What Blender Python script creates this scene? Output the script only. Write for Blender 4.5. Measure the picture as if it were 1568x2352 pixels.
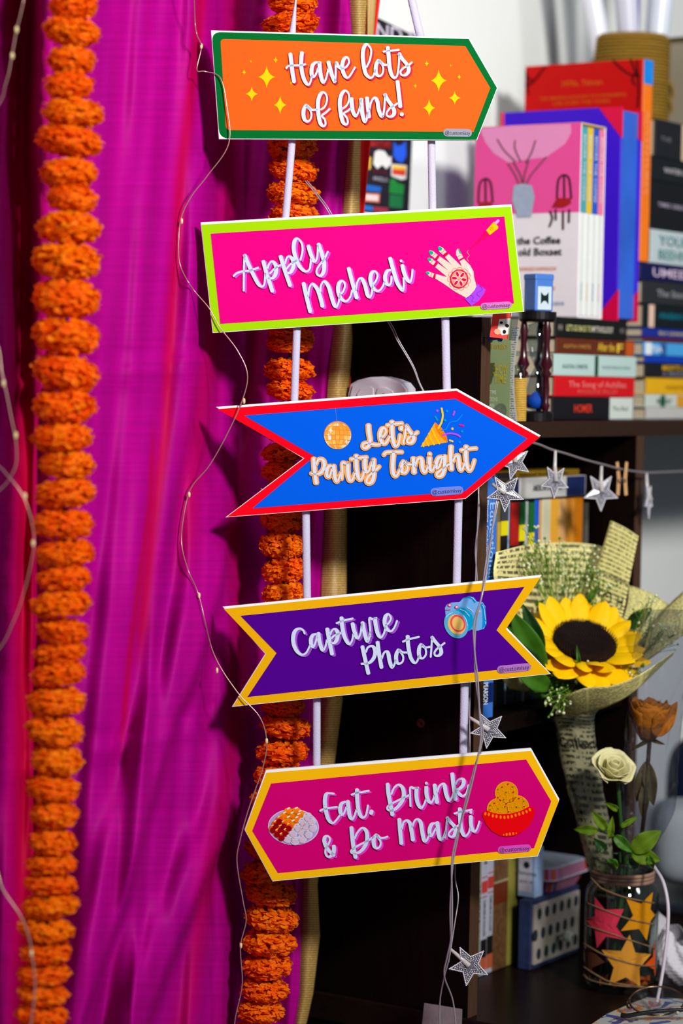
import bpy, bmesh, math, random
from mathutils import Vector, Matrix
for _o in list(bpy.data.objects):
    bpy.data.objects.remove(_o, do_unlink=True)
SC = bpy.context.scene
COL = SC.collection
random.seed(7)
PI = math.pi

# ------------------------------------------------------------------ camera
CAM = Vector((0.0, 0.0, 1.40))
FPX = 85.0 / 36.0 * 2352.0
PITCH = math.radians(3.05)
ROLL = math.radians(1.0)
F_ = Vector((0, math.cos(PITCH), -math.sin(PITCH)))
R0 = Vector((1, 0, 0)); U0 = Vector((0, math.sin(PITCH), math.cos(PITCH)))
R_ = R0 * math.cos(ROLL) + U0 * math.sin(ROLL)
U_ = -R0 * math.sin(ROLL) + U0 * math.cos(ROLL)
cd = bpy.data.cameras.new('camera'); cam = bpy.data.objects.new('camera', cd); COL.objects.link(cam)
cd.lens = 85.0; cd.sensor_width = 36.0; cd.sensor_fit = 'AUTO'; cd.clip_start = 0.05; cd.clip_end = 60
cd.dof.use_dof = True; cd.dof.focus_distance = 2.42; cd.dof.aperture_fstop = 3.0
M3 = Matrix((R_, U_, -F_)).transposed()
cam.matrix_world = Matrix.Translation(CAM) @ M3.to_4x4()
SC.camera = cam

# ------------------------------------------------------------------ world, lights, exposure
w = bpy.data.worlds.new('world'); SC.world = w; w.use_nodes = True
w.node_tree.nodes['Background'].inputs[0].default_value = (0.74, 0.84, 1.0, 1)
w.node_tree.nodes['Background'].inputs[1].default_value = 0.13
def area(name, loc, target, size, power, col, spread=180):
    l = bpy.data.lights.new(name, 'AREA'); l.shape = 'DISK'; l.size = size; l.energy = power; l.color = col; l.spread = math.radians(spread)
    o = bpy.data.objects.new(name, l); COL.objects.link(o)
    o.location = loc
    d = Vector(target) - Vector(loc)
    o.rotation_euler = d.to_track_quat('-Z', 'Y').to_euler()
    return o
area('key_lamp', (1.15, 0.35, 2.42), (0.05, 2.5, 1.74), 0.36, 21.5, (1.0, 0.985, 0.96), 95)
area('room_lamp', (2.3, 1.35, 2.55), (0.45, 2.9, 1.45), 0.5, 13, (0.97, 0.985, 1.0))
SC.view_settings.view_transform = 'Standard'
SC.view_settings.look = 'None'
SC.view_settings.gamma = 1.0
SC.view_settings.use_curve_mapping = False
SC.view_settings.exposure = 0.1

# ------------------------------------------------------------------ pixel rays
def ray(px, py):
    return F_ + R_ * ((px - 784.0) / FPX) - U_ * ((py - 1176.0) / FPX)
def P(px, py, d):
    return CAM + ray(px, py) * d
def hit(px, py, pt, n):
    r = ray(px, py)
    return CAM + r * ((Vector(pt) - CAM).dot(n) / r.dot(n))
# cabinet frame: u along the front edge, v into the shelf, z up
ANG = math.radians(33.4)
UH = Vector((math.sin(ANG), math.cos(ANG), 0)); VH = Vector((-math.cos(ANG), math.sin(ANG), 0))
_c = P(1092, 1500, 2.485); C0 = Vector((_c.x, _c.y, 0))
CROT = PI / 2 - ANG
def cab(u, v, z): return C0 + UH * u + VH * v + Vector((0, 0, z))
def tocab(p):
    q = Vector((p.x, p.y, 0)) - C0
    return q.dot(UH), q.dot(VH), p.z
def hv(px, py, v): return tocab(hit(px, py, cab(0, v, 0), VH))
def hu(px, py, u): return tocab(hit(px, py, cab(u, 0, 0), UH))
def hz(px, py, z): return tocab(hit(px, py, (0, 0, z), Vector((0, 0, 1))))

# ------------------------------------------------------------------ materials
def lin(c):
    return tuple(((x / 255.0) / 12.92 if x <= 10.3 else ((x / 255.0 + 0.055) / 1.055) ** 2.4) for x in c) + (1.0,)
_m = {}
def bsdf(m): return m.node_tree.nodes['Principled BSDF']
def mat(rgb, rough=0.55, metal=0.0, spec=0.4, key=None, var=0.0, scale=60.0, bump=0.0, bscale=300.0, stretch=None, coords='Object'):
    k = key or (rgb, rough, metal, spec, var, scale, bump, bscale, stretch)
    if k in _m: return _m[k]
    m = bpy.data.materials.new('m_' + str(len(_m))); m.use_nodes = True
    N = m.node_tree.nodes; L = m.node_tree.links; b = bsdf(m)
    b.inputs['Base Color'].default_value = lin(rgb); b.inputs['Roughness'].default_value = rough
    b.inputs['Metallic'].default_value = metal; b.inputs['Specular IOR Level'].default_value = spec
    tc = N.new('ShaderNodeTexCoord'); mp = N.new('ShaderNodeMapping'); L.new(tc.outputs[coords], mp.inputs[0])
    if stretch: mp.inputs['Scale'].default_value = stretch
    n = N.new('ShaderNodeTexNoise'); n.inputs['Scale'].default_value = scale; n.inputs['Detail'].default_value = 3
    L.new(mp.outputs[0], n.inputs[0])
    mx = N.new('ShaderNodeMix'); mx.data_type = 'RGBA'
    v = var if var else 0.04
    c = lin(rgb)
    mx.inputs[6].default_value = tuple(x * (1 - v) for x in c[:3]) + (1,)
    mx.inputs[7].default_value = tuple(min(1, x * (1 + v)) for x in c[:3]) + (1,)
    L.new(n.outputs[0], mx.inputs[0]); L.new(mx.outputs[2], b.inputs['Base Color'])
    if bump:
        n2 = N.new('ShaderNodeTexNoise'); n2.inputs['Scale'].default_value = bscale; L.new(mp.outputs[0], n2.inputs[0])
        bp = N.new('ShaderNodeBump'); bp.inputs['Strength'].default_value = bump; bp.inputs['Distance'].default_value = 0.002
        L.new(n2.outputs[0], bp.inputs['Height']); L.new(bp.outputs[0], b.inputs['Normal'])
    _m[k] = m
    return m
def glassy(rgb=(255, 255, 255), tint=0.95, base=0.04, rough=0.03, key=None):
    k = key or ('glass', rgb, tint, base, rough)
    if k in _m: return _m[k]
    m = bpy.data.materials.new('thin_glass_' + str(len(_m))); m.use_nodes = True
    N = m.node_tree.nodes; L = m.node_tree.links; N.clear()
    out = N.new('ShaderNodeOutputMaterial'); t = N.new('ShaderNodeBsdfTransparent'); g = N.new('ShaderNodeBsdfGlossy')
    c = lin(rgb); t.inputs[0].default_value = tuple(x * tint for x in c[:3]) + (1,)
    g.inputs['Roughness'].default_value = rough
    lw = N.new('ShaderNodeLayerWeight'); fr = N.new('ShaderNodeMath'); fr.operation = 'POWER'; fr.inputs[1].default_value = 4.0; L.new(lw.outputs['Facing'], fr.inputs[0])
    ml = N.new('ShaderNodeMath'); ml.operation = 'MULTIPLY'; ml.inputs[1].default_value = 0.7; L.new(fr.outputs[0], ml.inputs[0])
    ad = N.new('ShaderNodeMath'); ad.operation = 'ADD'; ad.inputs[1].default_value = base + 0.03
    L.new(ml.outputs[0], ad.inputs[0])
    mx = N.new('ShaderNodeMixShader'); L.new(ad.outputs[0], mx.inputs[0]); L.new(t.outputs[0], mx.inputs[1]); L.new(g.outputs[0], mx.inputs[2])
    L.new(mx.outputs[0], out.inputs[0])
    _m[k] = m
    return m

# ------------------------------------------------------------------ object helpers
WO = {}
def tag(o, label=None, cat=None, group=None, kind=None):
    if label: o['label'] = label
    if cat: o['category'] = cat
    if group: o['group'] = group
    if kind: o['kind'] = kind
    return o
def thing(name, label, cat, loc, group=None, rot=0.0):
    o = bpy.data.objects.new(name, None); COL.objects.link(o); o.location = loc; o.empty_display_size = 0.02
    o.rotation_euler = (0, 0, rot)
    WO[o.name] = Vector(loc)
    return tag(o, label, cat, group)
def obj(name, V, F, m, parent=None, smooth=False, fm=None, origin=None, uv=None, kind=None, label=None, auto=None):
    """V are world coordinates; a child keeps its parent's origin."""
    V = [Vector(v) for v in V]
    if parent is not None: org = WO[parent.name]
    elif origin is not None: org = Vector(origin)
    else:
        xs = [v.x for v in V]; ys = [v.y for v in V]; zs = [v.z for v in V]
        org = Vector(((min(xs) + max(xs)) / 2, (min(ys) + max(ys)) / 2, min(zs)))
    me = bpy.data.meshes.new(name)
    me.from_pydata([v - org for v in V], [], F)
    ms = m if isinstance(m, (list, tuple)) else [m]
    for x in ms: me.materials.append(x)
    if fm: me.polygons.foreach_set('material_index', fm)
    if smooth: me.polygons.foreach_set('use_smooth', [True] * len(me.polygons))
    if uv:
        ul = me.uv_layers.new(name='UVMap')
        for lp in me.loops: ul.data[lp.index].uv = uv[lp.vertex_index]
    me.update()
    o = bpy.data.objects.new(name, me); COL.objects.link(o)
    if parent is not None: o.parent = parent
    else: o.location = org
    WO[o.name] = org
    if kind: o['kind'] = kind
    if label: o['label'] = label
    return o
def place(name, me, parent, loc, rot=None, scale=None):
    """a copy that shares mesh data; loc in world coordinates"""
    o = bpy.data.objects.new(name, me); COL.objects.link(o)
    wl = Vector(loc)
    if parent is not None:
        o.parent = parent; o.location = wl - WO[parent.name]
    else: o.location = wl
    if rot is not None:
        o.rotation_mode = 'QUATERNION'; o.rotation_quaternion = rot
    if scale is not None: o.scale = scale
    WO[o.name] = wl
    return o
class MB:
    """collects shapes for ONE mesh"""
    def __init__(s): s.V = []; s.F = []; s.M = []; s.mats = []
    def mi(s, m):
        if m not in s.mats: s.mats.append(m)
        return s.mats.index(m)
    def add(s, V, F, m):
        k = len(s.V); i = s.mi(m)
        s.V += [Vector(v) for v in V]
        for f in F: s.F.append([a + k for a in f]); s.M.append(i)
        return s
    def build(s, name, parent=None, **kw):
        return obj(name, s.V, s.F, s.mats, parent, fm=s.M, **kw)
ID = lambda x, y, z: Vector((x, y, z))
_bx = {}
def box(x0, x1, y0, y1, z0, z1, bev=0.0, xf=ID, seg=1):
    bm = bmesh.new(); bmesh.ops.create_cube(bm, size=1)
    for v in bm.verts:
        v.co = Vector((x0 + (v.co.x + .5) * (x1 - x0), y0 + (v.co.y + .5) * (y1 - y0), z0 + (v.co.z + .5) * (z1 - z0)))
    bev = min(bev, 0.45 * min(abs(x1 - x0), abs(y1 - y0), abs(z1 - z0)))
    if bev > 0: bmesh.ops.bevel(bm, geom=list(bm.edges), offset=bev, segments=seg, profile=0.5, affect='EDGES')
    bm.verts.index_update()
    V = [xf(*v.co) for v in bm.verts]; F = [[v.index for v in f.verts] for f in bm.faces]
    bm.free()
    return V, F
def smoothpath(pts, n=8, closed=False):
    pts = [Vector(p) for p in pts]; out = []
    N = len(pts)
    rng = range(N if closed else N - 1)
    for i in rng:
        if closed: a, b, c, d = pts[(i - 1) % N], pts[i], pts[(i + 1) % N], pts[(i + 2) % N]
        else: a, b, c, d = pts[max(i - 1, 0)], pts[i], pts[i + 1], pts[min(i + 2, N - 1)]
        for k in range(n):
            t = k / n
            out.append(0.5 * ((2 * b) + (c - a) * t + (2 * a - 5 * b + 4 * c - d) * t * t + (3 * b - a - 3 * c + d) * t ** 3))
    if not closed: out.append(pts[-1])
    return out
def tube(pts, r, seg=6, closed=False, cap=True):
    pts = [Vector(p) for p in pts]; n = len(pts)
    rr = r if isinstance(r, (list, tuple)) else [r] * n
    V = []; F = []; nor = None
    for i in range(n):
        if closed: t = pts[(i + 1) % n] - pts[i - 1]
        else: t = pts[min(i + 1, n - 1)] - pts[max(i - 1, 0)]
        if t.length < 1e-9: t = Vector((0, 0, 1))
        t.normalize()
        if nor is None:
            nor = t.cross(Vector((0.3, 1, 0.2))); nor.normalize()
        else:
            nor = nor - t * nor.dot(t)
            if nor.length < 1e-6: nor = t.orthogonal()
            nor.normalize()
        bi = t.cross(nor)
        for k in range(seg):
            a = 2 * PI * k / seg
            V.append(pts[i] + (nor * math.cos(a) + bi * math.sin(a)) * rr[i])
    m = n if closed else n - 1
    for i in range(m):
        for k in range(seg):
            a = i * seg + k; b = i * seg + (k + 1) % seg; j = (i + 1) % n
            F.append([a, b, j * seg + (k + 1) % seg, j * seg + k])
    if cap and not closed:
        F.append(list(range(seg))[::-1]); F.append([(n - 1) * seg + k for k in range(seg)])
    return V, F
def lathe(prof, seg=32, xf=ID, a0=0.0, a1=2 * PI, capb=False, capt=False):
    full = abs(a1 - a0 - 2 * PI) < 1e-6
    V = []; F = []; n = len(prof); cols = seg if full else seg + 1
    for j in range(cols):
        a = a0 + (a1 - a0) * j / seg
        for (r, z) in prof: V.append(xf(r * math.cos(a), r * math.sin(a), z))
    for j in range(seg):
        k = (j + 1) % cols
        for i in range(n - 1): F.append([j * n + i, k * n + i, k * n + i + 1, j * n + i + 1])
    if capb: F.append([j * n for j in range(cols)][::-1])
    if capt: F.append([j * n + n - 1 for j in range(cols)])
    return V, F
def grid(fn, nu, nv, u0=0., u1=1., v0=0., v1=1.):
    V = []; F = []; UV = []
    for j in range(nv + 1):
        for i in range(nu + 1):
            a = u0 + (u1 - u0) * i / nu; b = v0 + (v1 - v0) * j / nv
            V.append(fn(a, b)); UV.append((a, b))
    for j in range(nv):
        for i in range(nu):
            k = j * (nu + 1) + i
            F.append([k, k + 1, k + nu + 2, k + nu + 1])
    return V, F, UV
def thicken(V, F, t, nrm=None):
    """closed sheet of thickness t from an open grid"""
    bm = bmesh.new(); vs = [bm.verts.new(v) for v in V]
    for f in F: bm.faces.new([vs[i] for i in f])
    bm.normal_update()
    nn = [v.normal.copy() for v in bm.verts]
    edges = {}
    for f in F:
        for i in range(len(f)):
            a, b = f[i], f[(i + 1) % len(f)]
            edges[(a, b)] = edges.get((a, b), 0) + 1
    bm.free()
    n = len(V)
    V2 = [Vector(V[i]) for i in range(n)] + [Vector(V[i]) - nn[i] * t for i in range(n)]
    F2 = [list(f) for f in F] + [[i + n for i in f][::-1] for f in F]
    for (a, b) in edges:
        if (b, a) not in edges: F2.append([b, a, a + n, b + n])
    return V2, F2
_tx = {}
def textmesh(s, bold=0.0, shear=0.0, sx=1.0):
    """flat lettering, x to the right, y up, cap height about 0.7; returned centred"""
    k = (s, bold, shear, sx)
    if k in _tx: return _tx[k]
    c = bpy.data.curves.new('lettering', 'FONT'); c.body = s; c.resolution_u = 2; c.offset = bold; c.shear = shear; c.size = 1.0
    o = bpy.data.objects.new('lettering', c)
    me = bpy.data.meshes.new_from_object(o)
    V = [(v.co.x * sx, v.co.y) for v in me.vertices]; F = [list(p.vertices) for p in me.polygons]
    bpy.data.objects.remove(o); bpy.data.curves.remove(c); bpy.data.meshes.remove(me)
    xs = [v[0] for v in V]; x0, x1 = min(xs), max(xs)
    V = [(v[0] - (x0 + x1) / 2, v[1] - 0.35) for v in V]
    _tx[k] = (V, F, x1 - x0)
    return _tx[k]
def addtext(mb, s, m, fn, size=None, width=None, bold=0.0, shear=0.0, sx=1.0):
    """fn maps flat (x,y) to a world point"""
    V, F, w = textmesh(s, bold, shear, sx)
    k = size if size else width / w
    mb.add([fn(x * k, y * k) for x, y in V], F, m)
# ================================================================== SETTING
def wood(rgb, key, sc=(40, 40, 3), var=0.45, rough=0.42):
    return mat(rgb, rough, 0, 0.06, key=key, var=var, scale=7.0, bump=0.15, bscale=30, stretch=sc)
W_DARK = wood((15, 7, 6), 'wenge')
W_EDGE = wood((74, 52, 38), 'edge_band', var=0.3)
W_DESK = wood((26, 16, 14), 'desk_wood', sc=(3, 40, 40), rough=0.3)
W_IN = wood((12, 7, 7), 'inner_wood')
WALLD = 0.29
ZD = hv(1078, 2338, 0)[2]
ZP = hv(1300, 968, 0)[2]
ZP0 = hv(1300, 1004, 0)[2]
ZT = hv(1100, 728, 0)[2]
wm = mat((238, 240, 236), 0.85, 0, 0.2, var=0.02, scale=4, bump=0.05, bscale=120)
V, F = box(-1.9, 2.6, WALLD, WALLD + 0.1, 0, 2.7, 0, cab); tag(obj('wall_back', V, F, wm), kind='structure')
V, F = box(-2.5, 3.0, -3.2, WALLD, -0.04, 0, 0, cab); tag(obj('floor', V, F, mat((120, 108, 98), 0.6, var=0.1, scale=5)), kind='structure')

# desk
dk = thing('desk', 'dark brown wooden desk carrying the jar, books and glasses', 'desk', cab(0.5, 0, 0))
V, F = box(-0.004, 1.9, -0.55, WALLD - .002, ZD - 0.03, ZD, 0.0015, cab); obj('desk_top', V, F, W_DESK, dk)
for a in (0.0, 1.85):
    V, F = box(a, a + 0.03, -0.5, WALLD - 0.01, 0, ZD - 0.03, 0.001, cab); obj('leg_panel', V, F, W_DARK, dk)
V, F = box(0.03, 1.85, WALLD - .04, WALLD - 0.02, 0.25, ZD - 0.03, 0.001, cab); obj('modesty_panel', V, F, W_DARK, dk)

# bookshelf on the desk
sh = thing('bookshelf', 'dark wooden bookshelf hutch standing on the desk', 'bookshelf', cab(0.4, 0.1, ZD))
V, F = box(0, 0.0175, 0.0012, WALLD - .004, ZD, ZT, 0.0, cab); obj('side_panel', V, F, W_DARK, sh)
V, F = box(0.0, 0.018, 0, 0.0012, ZD, ZT, 0.0003, cab); obj('edge_band', V, F, W_EDGE, sh)
V, F = box(0.018, 1.75, 0.001, WALLD - .004, ZP0, ZP, 0, cab); obj('top_shelf', V, F, W_DARK, sh)
V, F = box(0.018, 1.75, -0.0005, 0.001, ZP0, ZP, 0.0002, cab); obj('edge_band', V, F, wood((48, 32, 23), 'plank_edge', sc=(3, 40, 40), var=0.3), sh)
UPOST = hv(1458, 1200, 0)[0]
V, F = box(UPOST, UPOST + 0.018, 0.001, WALLD - .02, ZD, ZP0, 0, cab); obj('divider', V, F, W_DARK, sh)
V, F = box(UPOST, UPOST + 0.018, 0, 0.001, ZD, ZP0, 0.0002, cab); obj('edge_band', V, F, W_EDGE, sh)
V, F = box(1.73, 1.75, 0.0, WALLD - .02, ZD, ZP0, 0, cab); obj('side_panel', V, F, W_DARK, sh)
V, F = box(0.018, UPOST, WALLD - .012, WALLD - .004, ZD, ZP0, 0, cab); obj('back_panel', V, F, W_IN, sh)
ZM = hv(1118, 1646, 0.02)[2]
V, F = box(0.018, UPOST, 0.01, WALLD - .012, ZM - 0.018, ZM, 0.0005, cab); obj('middle_shelf', V, F, W_DARK, sh)
# cam-lock screw on the side panel
sc_ = hu(967, 1661, 0)
def panelxf(cu, cv, cz):
    o = cab(cu, cv, cz)
    return lambda x, y, z: o - VH * x + Vector((0, 0, y)) - UH * z      # x right, y up, z out of the panel
X = panelxf(*sc_)
V, F = lathe([(0.0001, 0.0012), (0.0015, 0.0012), (0.0018, 0.0022), (0.0042, 0.0024), (0.005, 0.0012), (0.005, 0)], 20, X)
obj('screw_cap', V, F, mat((95, 60, 48), 0.3, 0.6), sh, smooth=True)

# ================================================================== CURTAIN
def path(pts):
    def f(y):
        if y <= pts[0][1]: return pts[0][0]
        for (x0, y0), (x1, y1) in zip(pts, pts[1:]):
            if y <= y1: return x0 + (x1 - x0) * (y - y0) / (y1 - y0)
        return pts[-1][0]
    return f
def lerp_tab(tab):
    def f(x):
        if x <= tab[0][0]: return tab[0][1]
        for (x0, y0), (x1, y1) in zip(tab, tab[1:]):
            if x <= x1:
                t = (x - x0) / (x1 - x0); t = t * t * (3 - 2 * t) * 0.5 + t * 0.5
                return y0 + (y1 - y0) * t
        return tab[-1][1]
    return f
GL = path([(800, 0), (804, 80), (799, 330), (784, 490), (762, 760), (748, 900), (741, 1180), (734, 1370), (736, 1600), (717, 1760), (694, 2030), (688, 2150), (685, 2280), (670, 2380)])
GR = path([(845, 0), (846, 80), (828, 330), (826, 490), (812, 760), (801, 900), (797, 1180), (796, 1370), (788, 1600), (768, 1760), (729, 2030), (735, 2150), (720, 2280), (698, 2380)])
DB = lerp_tab([(-520, 2.0), (-140, 2.15), (0, 2.18), (100, 2.20), (170, 2.215), (300, 2.315), (430, 2.395), (470, 2.432), (505, 2.50), (560, 2.558), (620, 2.568), (700, 2.555), (860, 2.54)])
DB2 = lerp_tab([(-520, 2.04), (-140, 2.19), (0, 2.23), (100, 2.25), (170, 2.26), (300, 2.32), (430, 2.385), (500, 2.44), (560, 2.52), (620, 2.568), (700, 2.555), (860, 2.54)])
RID = [(path([(97, 0), (88, 600), (72, 1200), (66, 1800), (40, 2352)]), 0.035, 60, 12),
       (path([(474, 0), (470, 300), (458, 600), (452, 780), (440, 900), (400, 1100), (360, 1300), (330, 1700), (300, 2352)]), 0.018, 60, 16),
       (path([(640, 0), (625, 700), (590, 900), (540, 1100), (500, 1350), (440, 1560), (395, 1655), (360, 1780), (318, 1920), (285, 2060), (235, 2200), (180, 2352)]), 0.030, 75, 13),
       (path([(700, 800), (650, 1200), (618, 1500), (590, 1700), (540, 1860), (480, 1980), (430, 2100), (380, 2220), (330, 2352)]), 0.034, 85, 13),
       (path([(780, 0), (745, 700), (720, 1300), (690, 1800), (660, 2352)]), 0.010, 40, 12),
       (path([(330, 0), (320, 700), (300, 1200), (240, 1700), (190, 2352)]), 0.006, 40, 30)]
def fold(px, py):
    low = min(1, max(0, (py - 800) / 600))
    d = DB(px) * (1 - low) + DB2(px) * low
    if px < -60: d -= 0.016 * math.sin((px + 60) * .05) 
    for k, (f, a, wl, wr) in enumerate(RID):
        t = px - f(py); wd = wl if t < 0 else wr
        amp = a * ((1.0 + 0.5 * low) if k == 1 else 1.0) * ((0.25 + 1.15 * low) if k in (2, 3) else 1.0) * ((1 + 2.5 * low) if k == 5 else 1.0)
        if k in (2, 3):
            amp *= 1.25 * min(1, max(0, (620 - f(py)) / 140))
            if t < 0:
                d -= amp / (1 + math.exp(-(t + 98 - 10 * k) / 13.0))
            elif t < 60: d -= amp * math.exp(-(t / wd) ** 2)
        elif abs(t) < 4 * wd: d -= amp * math.exp(-(t / wd) ** 2)
    d += 0.06 * math.exp(-((px - 58) / 36) ** 2)
    d += 0.006 * math.sin(px * .021 + py * .0031 + 1.2) * math.sin(py * .0043 + px * .006) + 0.0025 * math.sin(py * .021 - px * .017)
    d += 0.004 * math.sin(px * 0.045 + py * 0.004) * (0.5 + low) + 0.003 * math.sin(px * 0.11 + py * 0.011)
    if px < 520:
        yc = 838 - (px - 200) * 0.14
        d -= 0.007 * math.exp(-((py - yc - 30) / 28) ** 2) - 0.006 * math.exp(-((py - yc) / 9) ** 2)
        yc = 1712 - (px - 170) * 0.25
        d -= 0.006 * math.exp(-((py - yc - 26) / 26) ** 2) - 0.006 * math.exp(-((py - yc) / 8) ** 2)
    return d
def curtain_mat():
    m = bpy.data.materials.new('shot_silk'); m.use_nodes = True
    N = m.node_tree.nodes; L = m.node_tree.links; b = bsdf(m)
    b.inputs['Roughness'].default_value = 0.6; b.inputs['Specular IOR Level'].default_value = 0.06
    b.inputs['Sheen Weight'].default_value = 0.0; b.inputs['Sheen Tint'].default_value = lin((200, 0, 255)); b.inputs['Sheen Roughness'].default_value = 0.4
    tc = N.new('ShaderNodeTexCoord'); mp = N.new('ShaderNodeMapping'); L.new(tc.outputs['UV'], mp.inputs[0]); mp.inputs['Scale'].default_value = (38, 2.3, 1)
    n1 = N.new('ShaderNodeTexNoise'); n1.inputs['Scale'].default_value = 1.0; n1.inputs['Detail'].default_value = 4; L.new(mp.outputs[0], n1.inputs[0])
    mp2 = N.new('ShaderNodeMapping'); L.new(tc.outputs['UV'], mp2.inputs[0]); mp2.inputs['Scale'].default_value = (5, 380, 1)
    n2 = N.new('ShaderNodeTexNoise'); n2.inputs['Scale'].default_value = 1.0; n2.inputs['Detail'].default_value = 2; L.new(mp2.outputs[0], n2.inputs[0])
    r1 = N.new('ShaderNodeValToRGB'); L.new(n1.outputs[0], r1.inputs[0])
    r1.color_ramp.elements[0].position = 0.30; r1.color_ramp.elements[0].color = lin((168, 0, 134))
    r1.color_ramp.elements[1].position = 0.70; r1.color_ramp.elements[1].color = lin((190, 0, 140))
    mx = N.new('ShaderNodeMix'); mx.data_type = 'RGBA'; mx.blend_type = 'MULTIPLY'; mx.inputs[0].default_value = 0.35
    L.new(r1.outputs[0], mx.inputs[6]); L.new(n2.outputs[0], mx.inputs[7])
    at = N.new('ShaderNodeAttribute'); at.attribute_name = 'red_sheen'
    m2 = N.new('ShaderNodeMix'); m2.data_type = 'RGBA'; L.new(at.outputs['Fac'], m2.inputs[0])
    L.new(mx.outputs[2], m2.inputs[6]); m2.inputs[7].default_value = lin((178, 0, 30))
    L.new(m2.outputs[2], b.inputs['Base Color'])
    bp = N.new('ShaderNodeBump'); bp.inputs['Strength'].default_value = 0.12; bp.inputs['Distance'].default_value = 0.001
    L.new(n2.outputs[0], bp.inputs['Height']); L.new(bp.outputs[0], b.inputs['Normal'])
    return m
ct = thing('curtain', 'magenta and purple silk drape with a woven gold border', 'curtain', P(400, 2900, 2.3))
YA, YB = -760, 2900
def cfn(a, b):
    py = YA + (YB - YA) * b
    px = -520 + (GL(py) + 3 + 520) * a
    return P(px, py, fold(px, py))
V, F, UV = grid(cfn, 250, 176)
UVc = UV
V2, F2 = thicken(V, F, -0.0012)
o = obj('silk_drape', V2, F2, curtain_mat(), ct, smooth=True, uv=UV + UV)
# red sheen of turned-away, shaded folds painted into the colour as fixed streaks
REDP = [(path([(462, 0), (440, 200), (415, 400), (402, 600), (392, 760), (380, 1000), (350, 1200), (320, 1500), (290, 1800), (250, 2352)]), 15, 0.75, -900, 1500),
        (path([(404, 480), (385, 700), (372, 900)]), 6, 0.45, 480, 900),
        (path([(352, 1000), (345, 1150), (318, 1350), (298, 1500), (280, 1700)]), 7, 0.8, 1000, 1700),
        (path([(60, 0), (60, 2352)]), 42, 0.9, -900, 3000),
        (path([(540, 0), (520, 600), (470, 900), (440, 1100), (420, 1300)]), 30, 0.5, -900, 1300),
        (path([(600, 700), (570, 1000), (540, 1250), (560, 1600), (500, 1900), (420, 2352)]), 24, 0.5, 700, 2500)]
at = o.data.attributes.new('red_sheen', 'FLOAT', 'POINT')
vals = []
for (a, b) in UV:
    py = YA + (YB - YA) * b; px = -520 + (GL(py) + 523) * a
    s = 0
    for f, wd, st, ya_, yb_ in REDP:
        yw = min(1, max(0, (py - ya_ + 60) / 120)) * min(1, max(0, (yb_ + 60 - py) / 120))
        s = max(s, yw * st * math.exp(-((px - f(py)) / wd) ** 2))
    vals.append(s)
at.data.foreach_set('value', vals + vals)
def gold_mat():
    m = bpy.data.materials.new('zari_gold'); m.use_nodes = True
    N = m.node_tree.nodes; L = m.node_tree.links; b = bsdf(m)
    b.inputs['Roughness'].default_value = 0.5; b.inputs['Metallic'].default_value = 0.08
    tc = N.new('ShaderNodeTexCoord'); mp = N.new('ShaderNodeMapping'); L.new(tc.outputs['UV'], mp.inputs[0]); mp.inputs['Scale'].default_value = (14, 610, 1)
    br = N.new('ShaderNodeTexBrick'); br.inputs['Scale'].default_value = 1.0; br.inputs['Mortar Size'].default_value = 0.12
    br.inputs['Brick Width'].default_value = 0.9; br.inputs['Row Height'].default_value = 0.9
    br.inputs['Color1'].default_value = lin((230, 190, 110)); br.inputs['Color2'].default_value = lin((208, 168, 86)); br.inputs['Mortar'].default_value = lin((140, 104, 46))
    L.new(mp.outputs[0], br.inputs[0])
    n = N.new('ShaderNodeTexNoise'); n.inputs['Scale'].default_value = 30; L.new(tc.outputs['UV'], n.inputs[0])
    mx = N.new('ShaderNodeMix'); mx.data_type = 'RGBA'; mx.blend_type = 'MULTIPLY'; mx.inputs[0].default_value = 0.4
    L.new(br.outputs[0], mx.inputs[6]); L.new(n.outputs[0], mx.inputs[7]); L.new(mx.outputs[2], b.inputs['Base Color'])
    bp = N.new('ShaderNodeBump'); bp.inputs['Strength'].default_value = 0.5; bp.inputs['Distance'].default_value = 0.0008; bp.invert = True
    L.new(br.outputs['Fac'], bp.inputs['Height']); L.new(bp.outputs[0], b.inputs['Normal'])
    return m
GOLD = gold_mat()
def gfn(a, b):
    py = YA + (YB - YA) * b
    px = GL(py) + (GR(py) - GL(py)) * a
    d = fold(GL(py), py) + 0.002 - 0.008 * math.sin(PI * a) + 0.004 * a * a + 0.003 * math.sin(py * 0.012)
    return P(px, py, d)
V, F, UV = grid(gfn, 12, 190)
V2, F2 = thicken(V, F, -0.0012); obj('gold_border', V2, F2, GOLD, ct, smooth=True, uv=UV + UV)
# narrow pleat of the border at the top, turned back
def g2(a, b):
    py = -760 + 1080 * b
    x0 = GR(py) - 2; x1 = path([(868, -60), (864, 0), (858, 80), (836, 320)])(py)
    return P(x0 + (x1 - x0) * a, py, 2.548 + 0.004 * a)
V, F, UV = grid(g2, 4, 60)
V2, F2 = thicken(V, F, -0.0012); obj('border_pleat', V2, F2, GOLD, ct, smooth=True, uv=UV + UV)
RR = path([(876, -60), (872, 0), (862, 80), (850, 330), (835, 490), (814, 760), (804, 880), (799, 960)])
def rfn(a, b):
    py = -760 + 1720 * b
    x0 = GR(py) - 14; x1 = RR(py)
    return P(x0 + (x1 - x0) * a, py, 2.557 + 0.003 * math.sin(a * 3))
V, F, UV = grid(rfn, 8, 68)
V2, F2 = thicken(V, F, -0.0008)
tag(obj('red_drape', V2, F2, mat((240, 8, 8), 0.6, var=0.06), smooth=True), 'narrow bright red cloth edge hanging behind the gold border', 'curtain')

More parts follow.
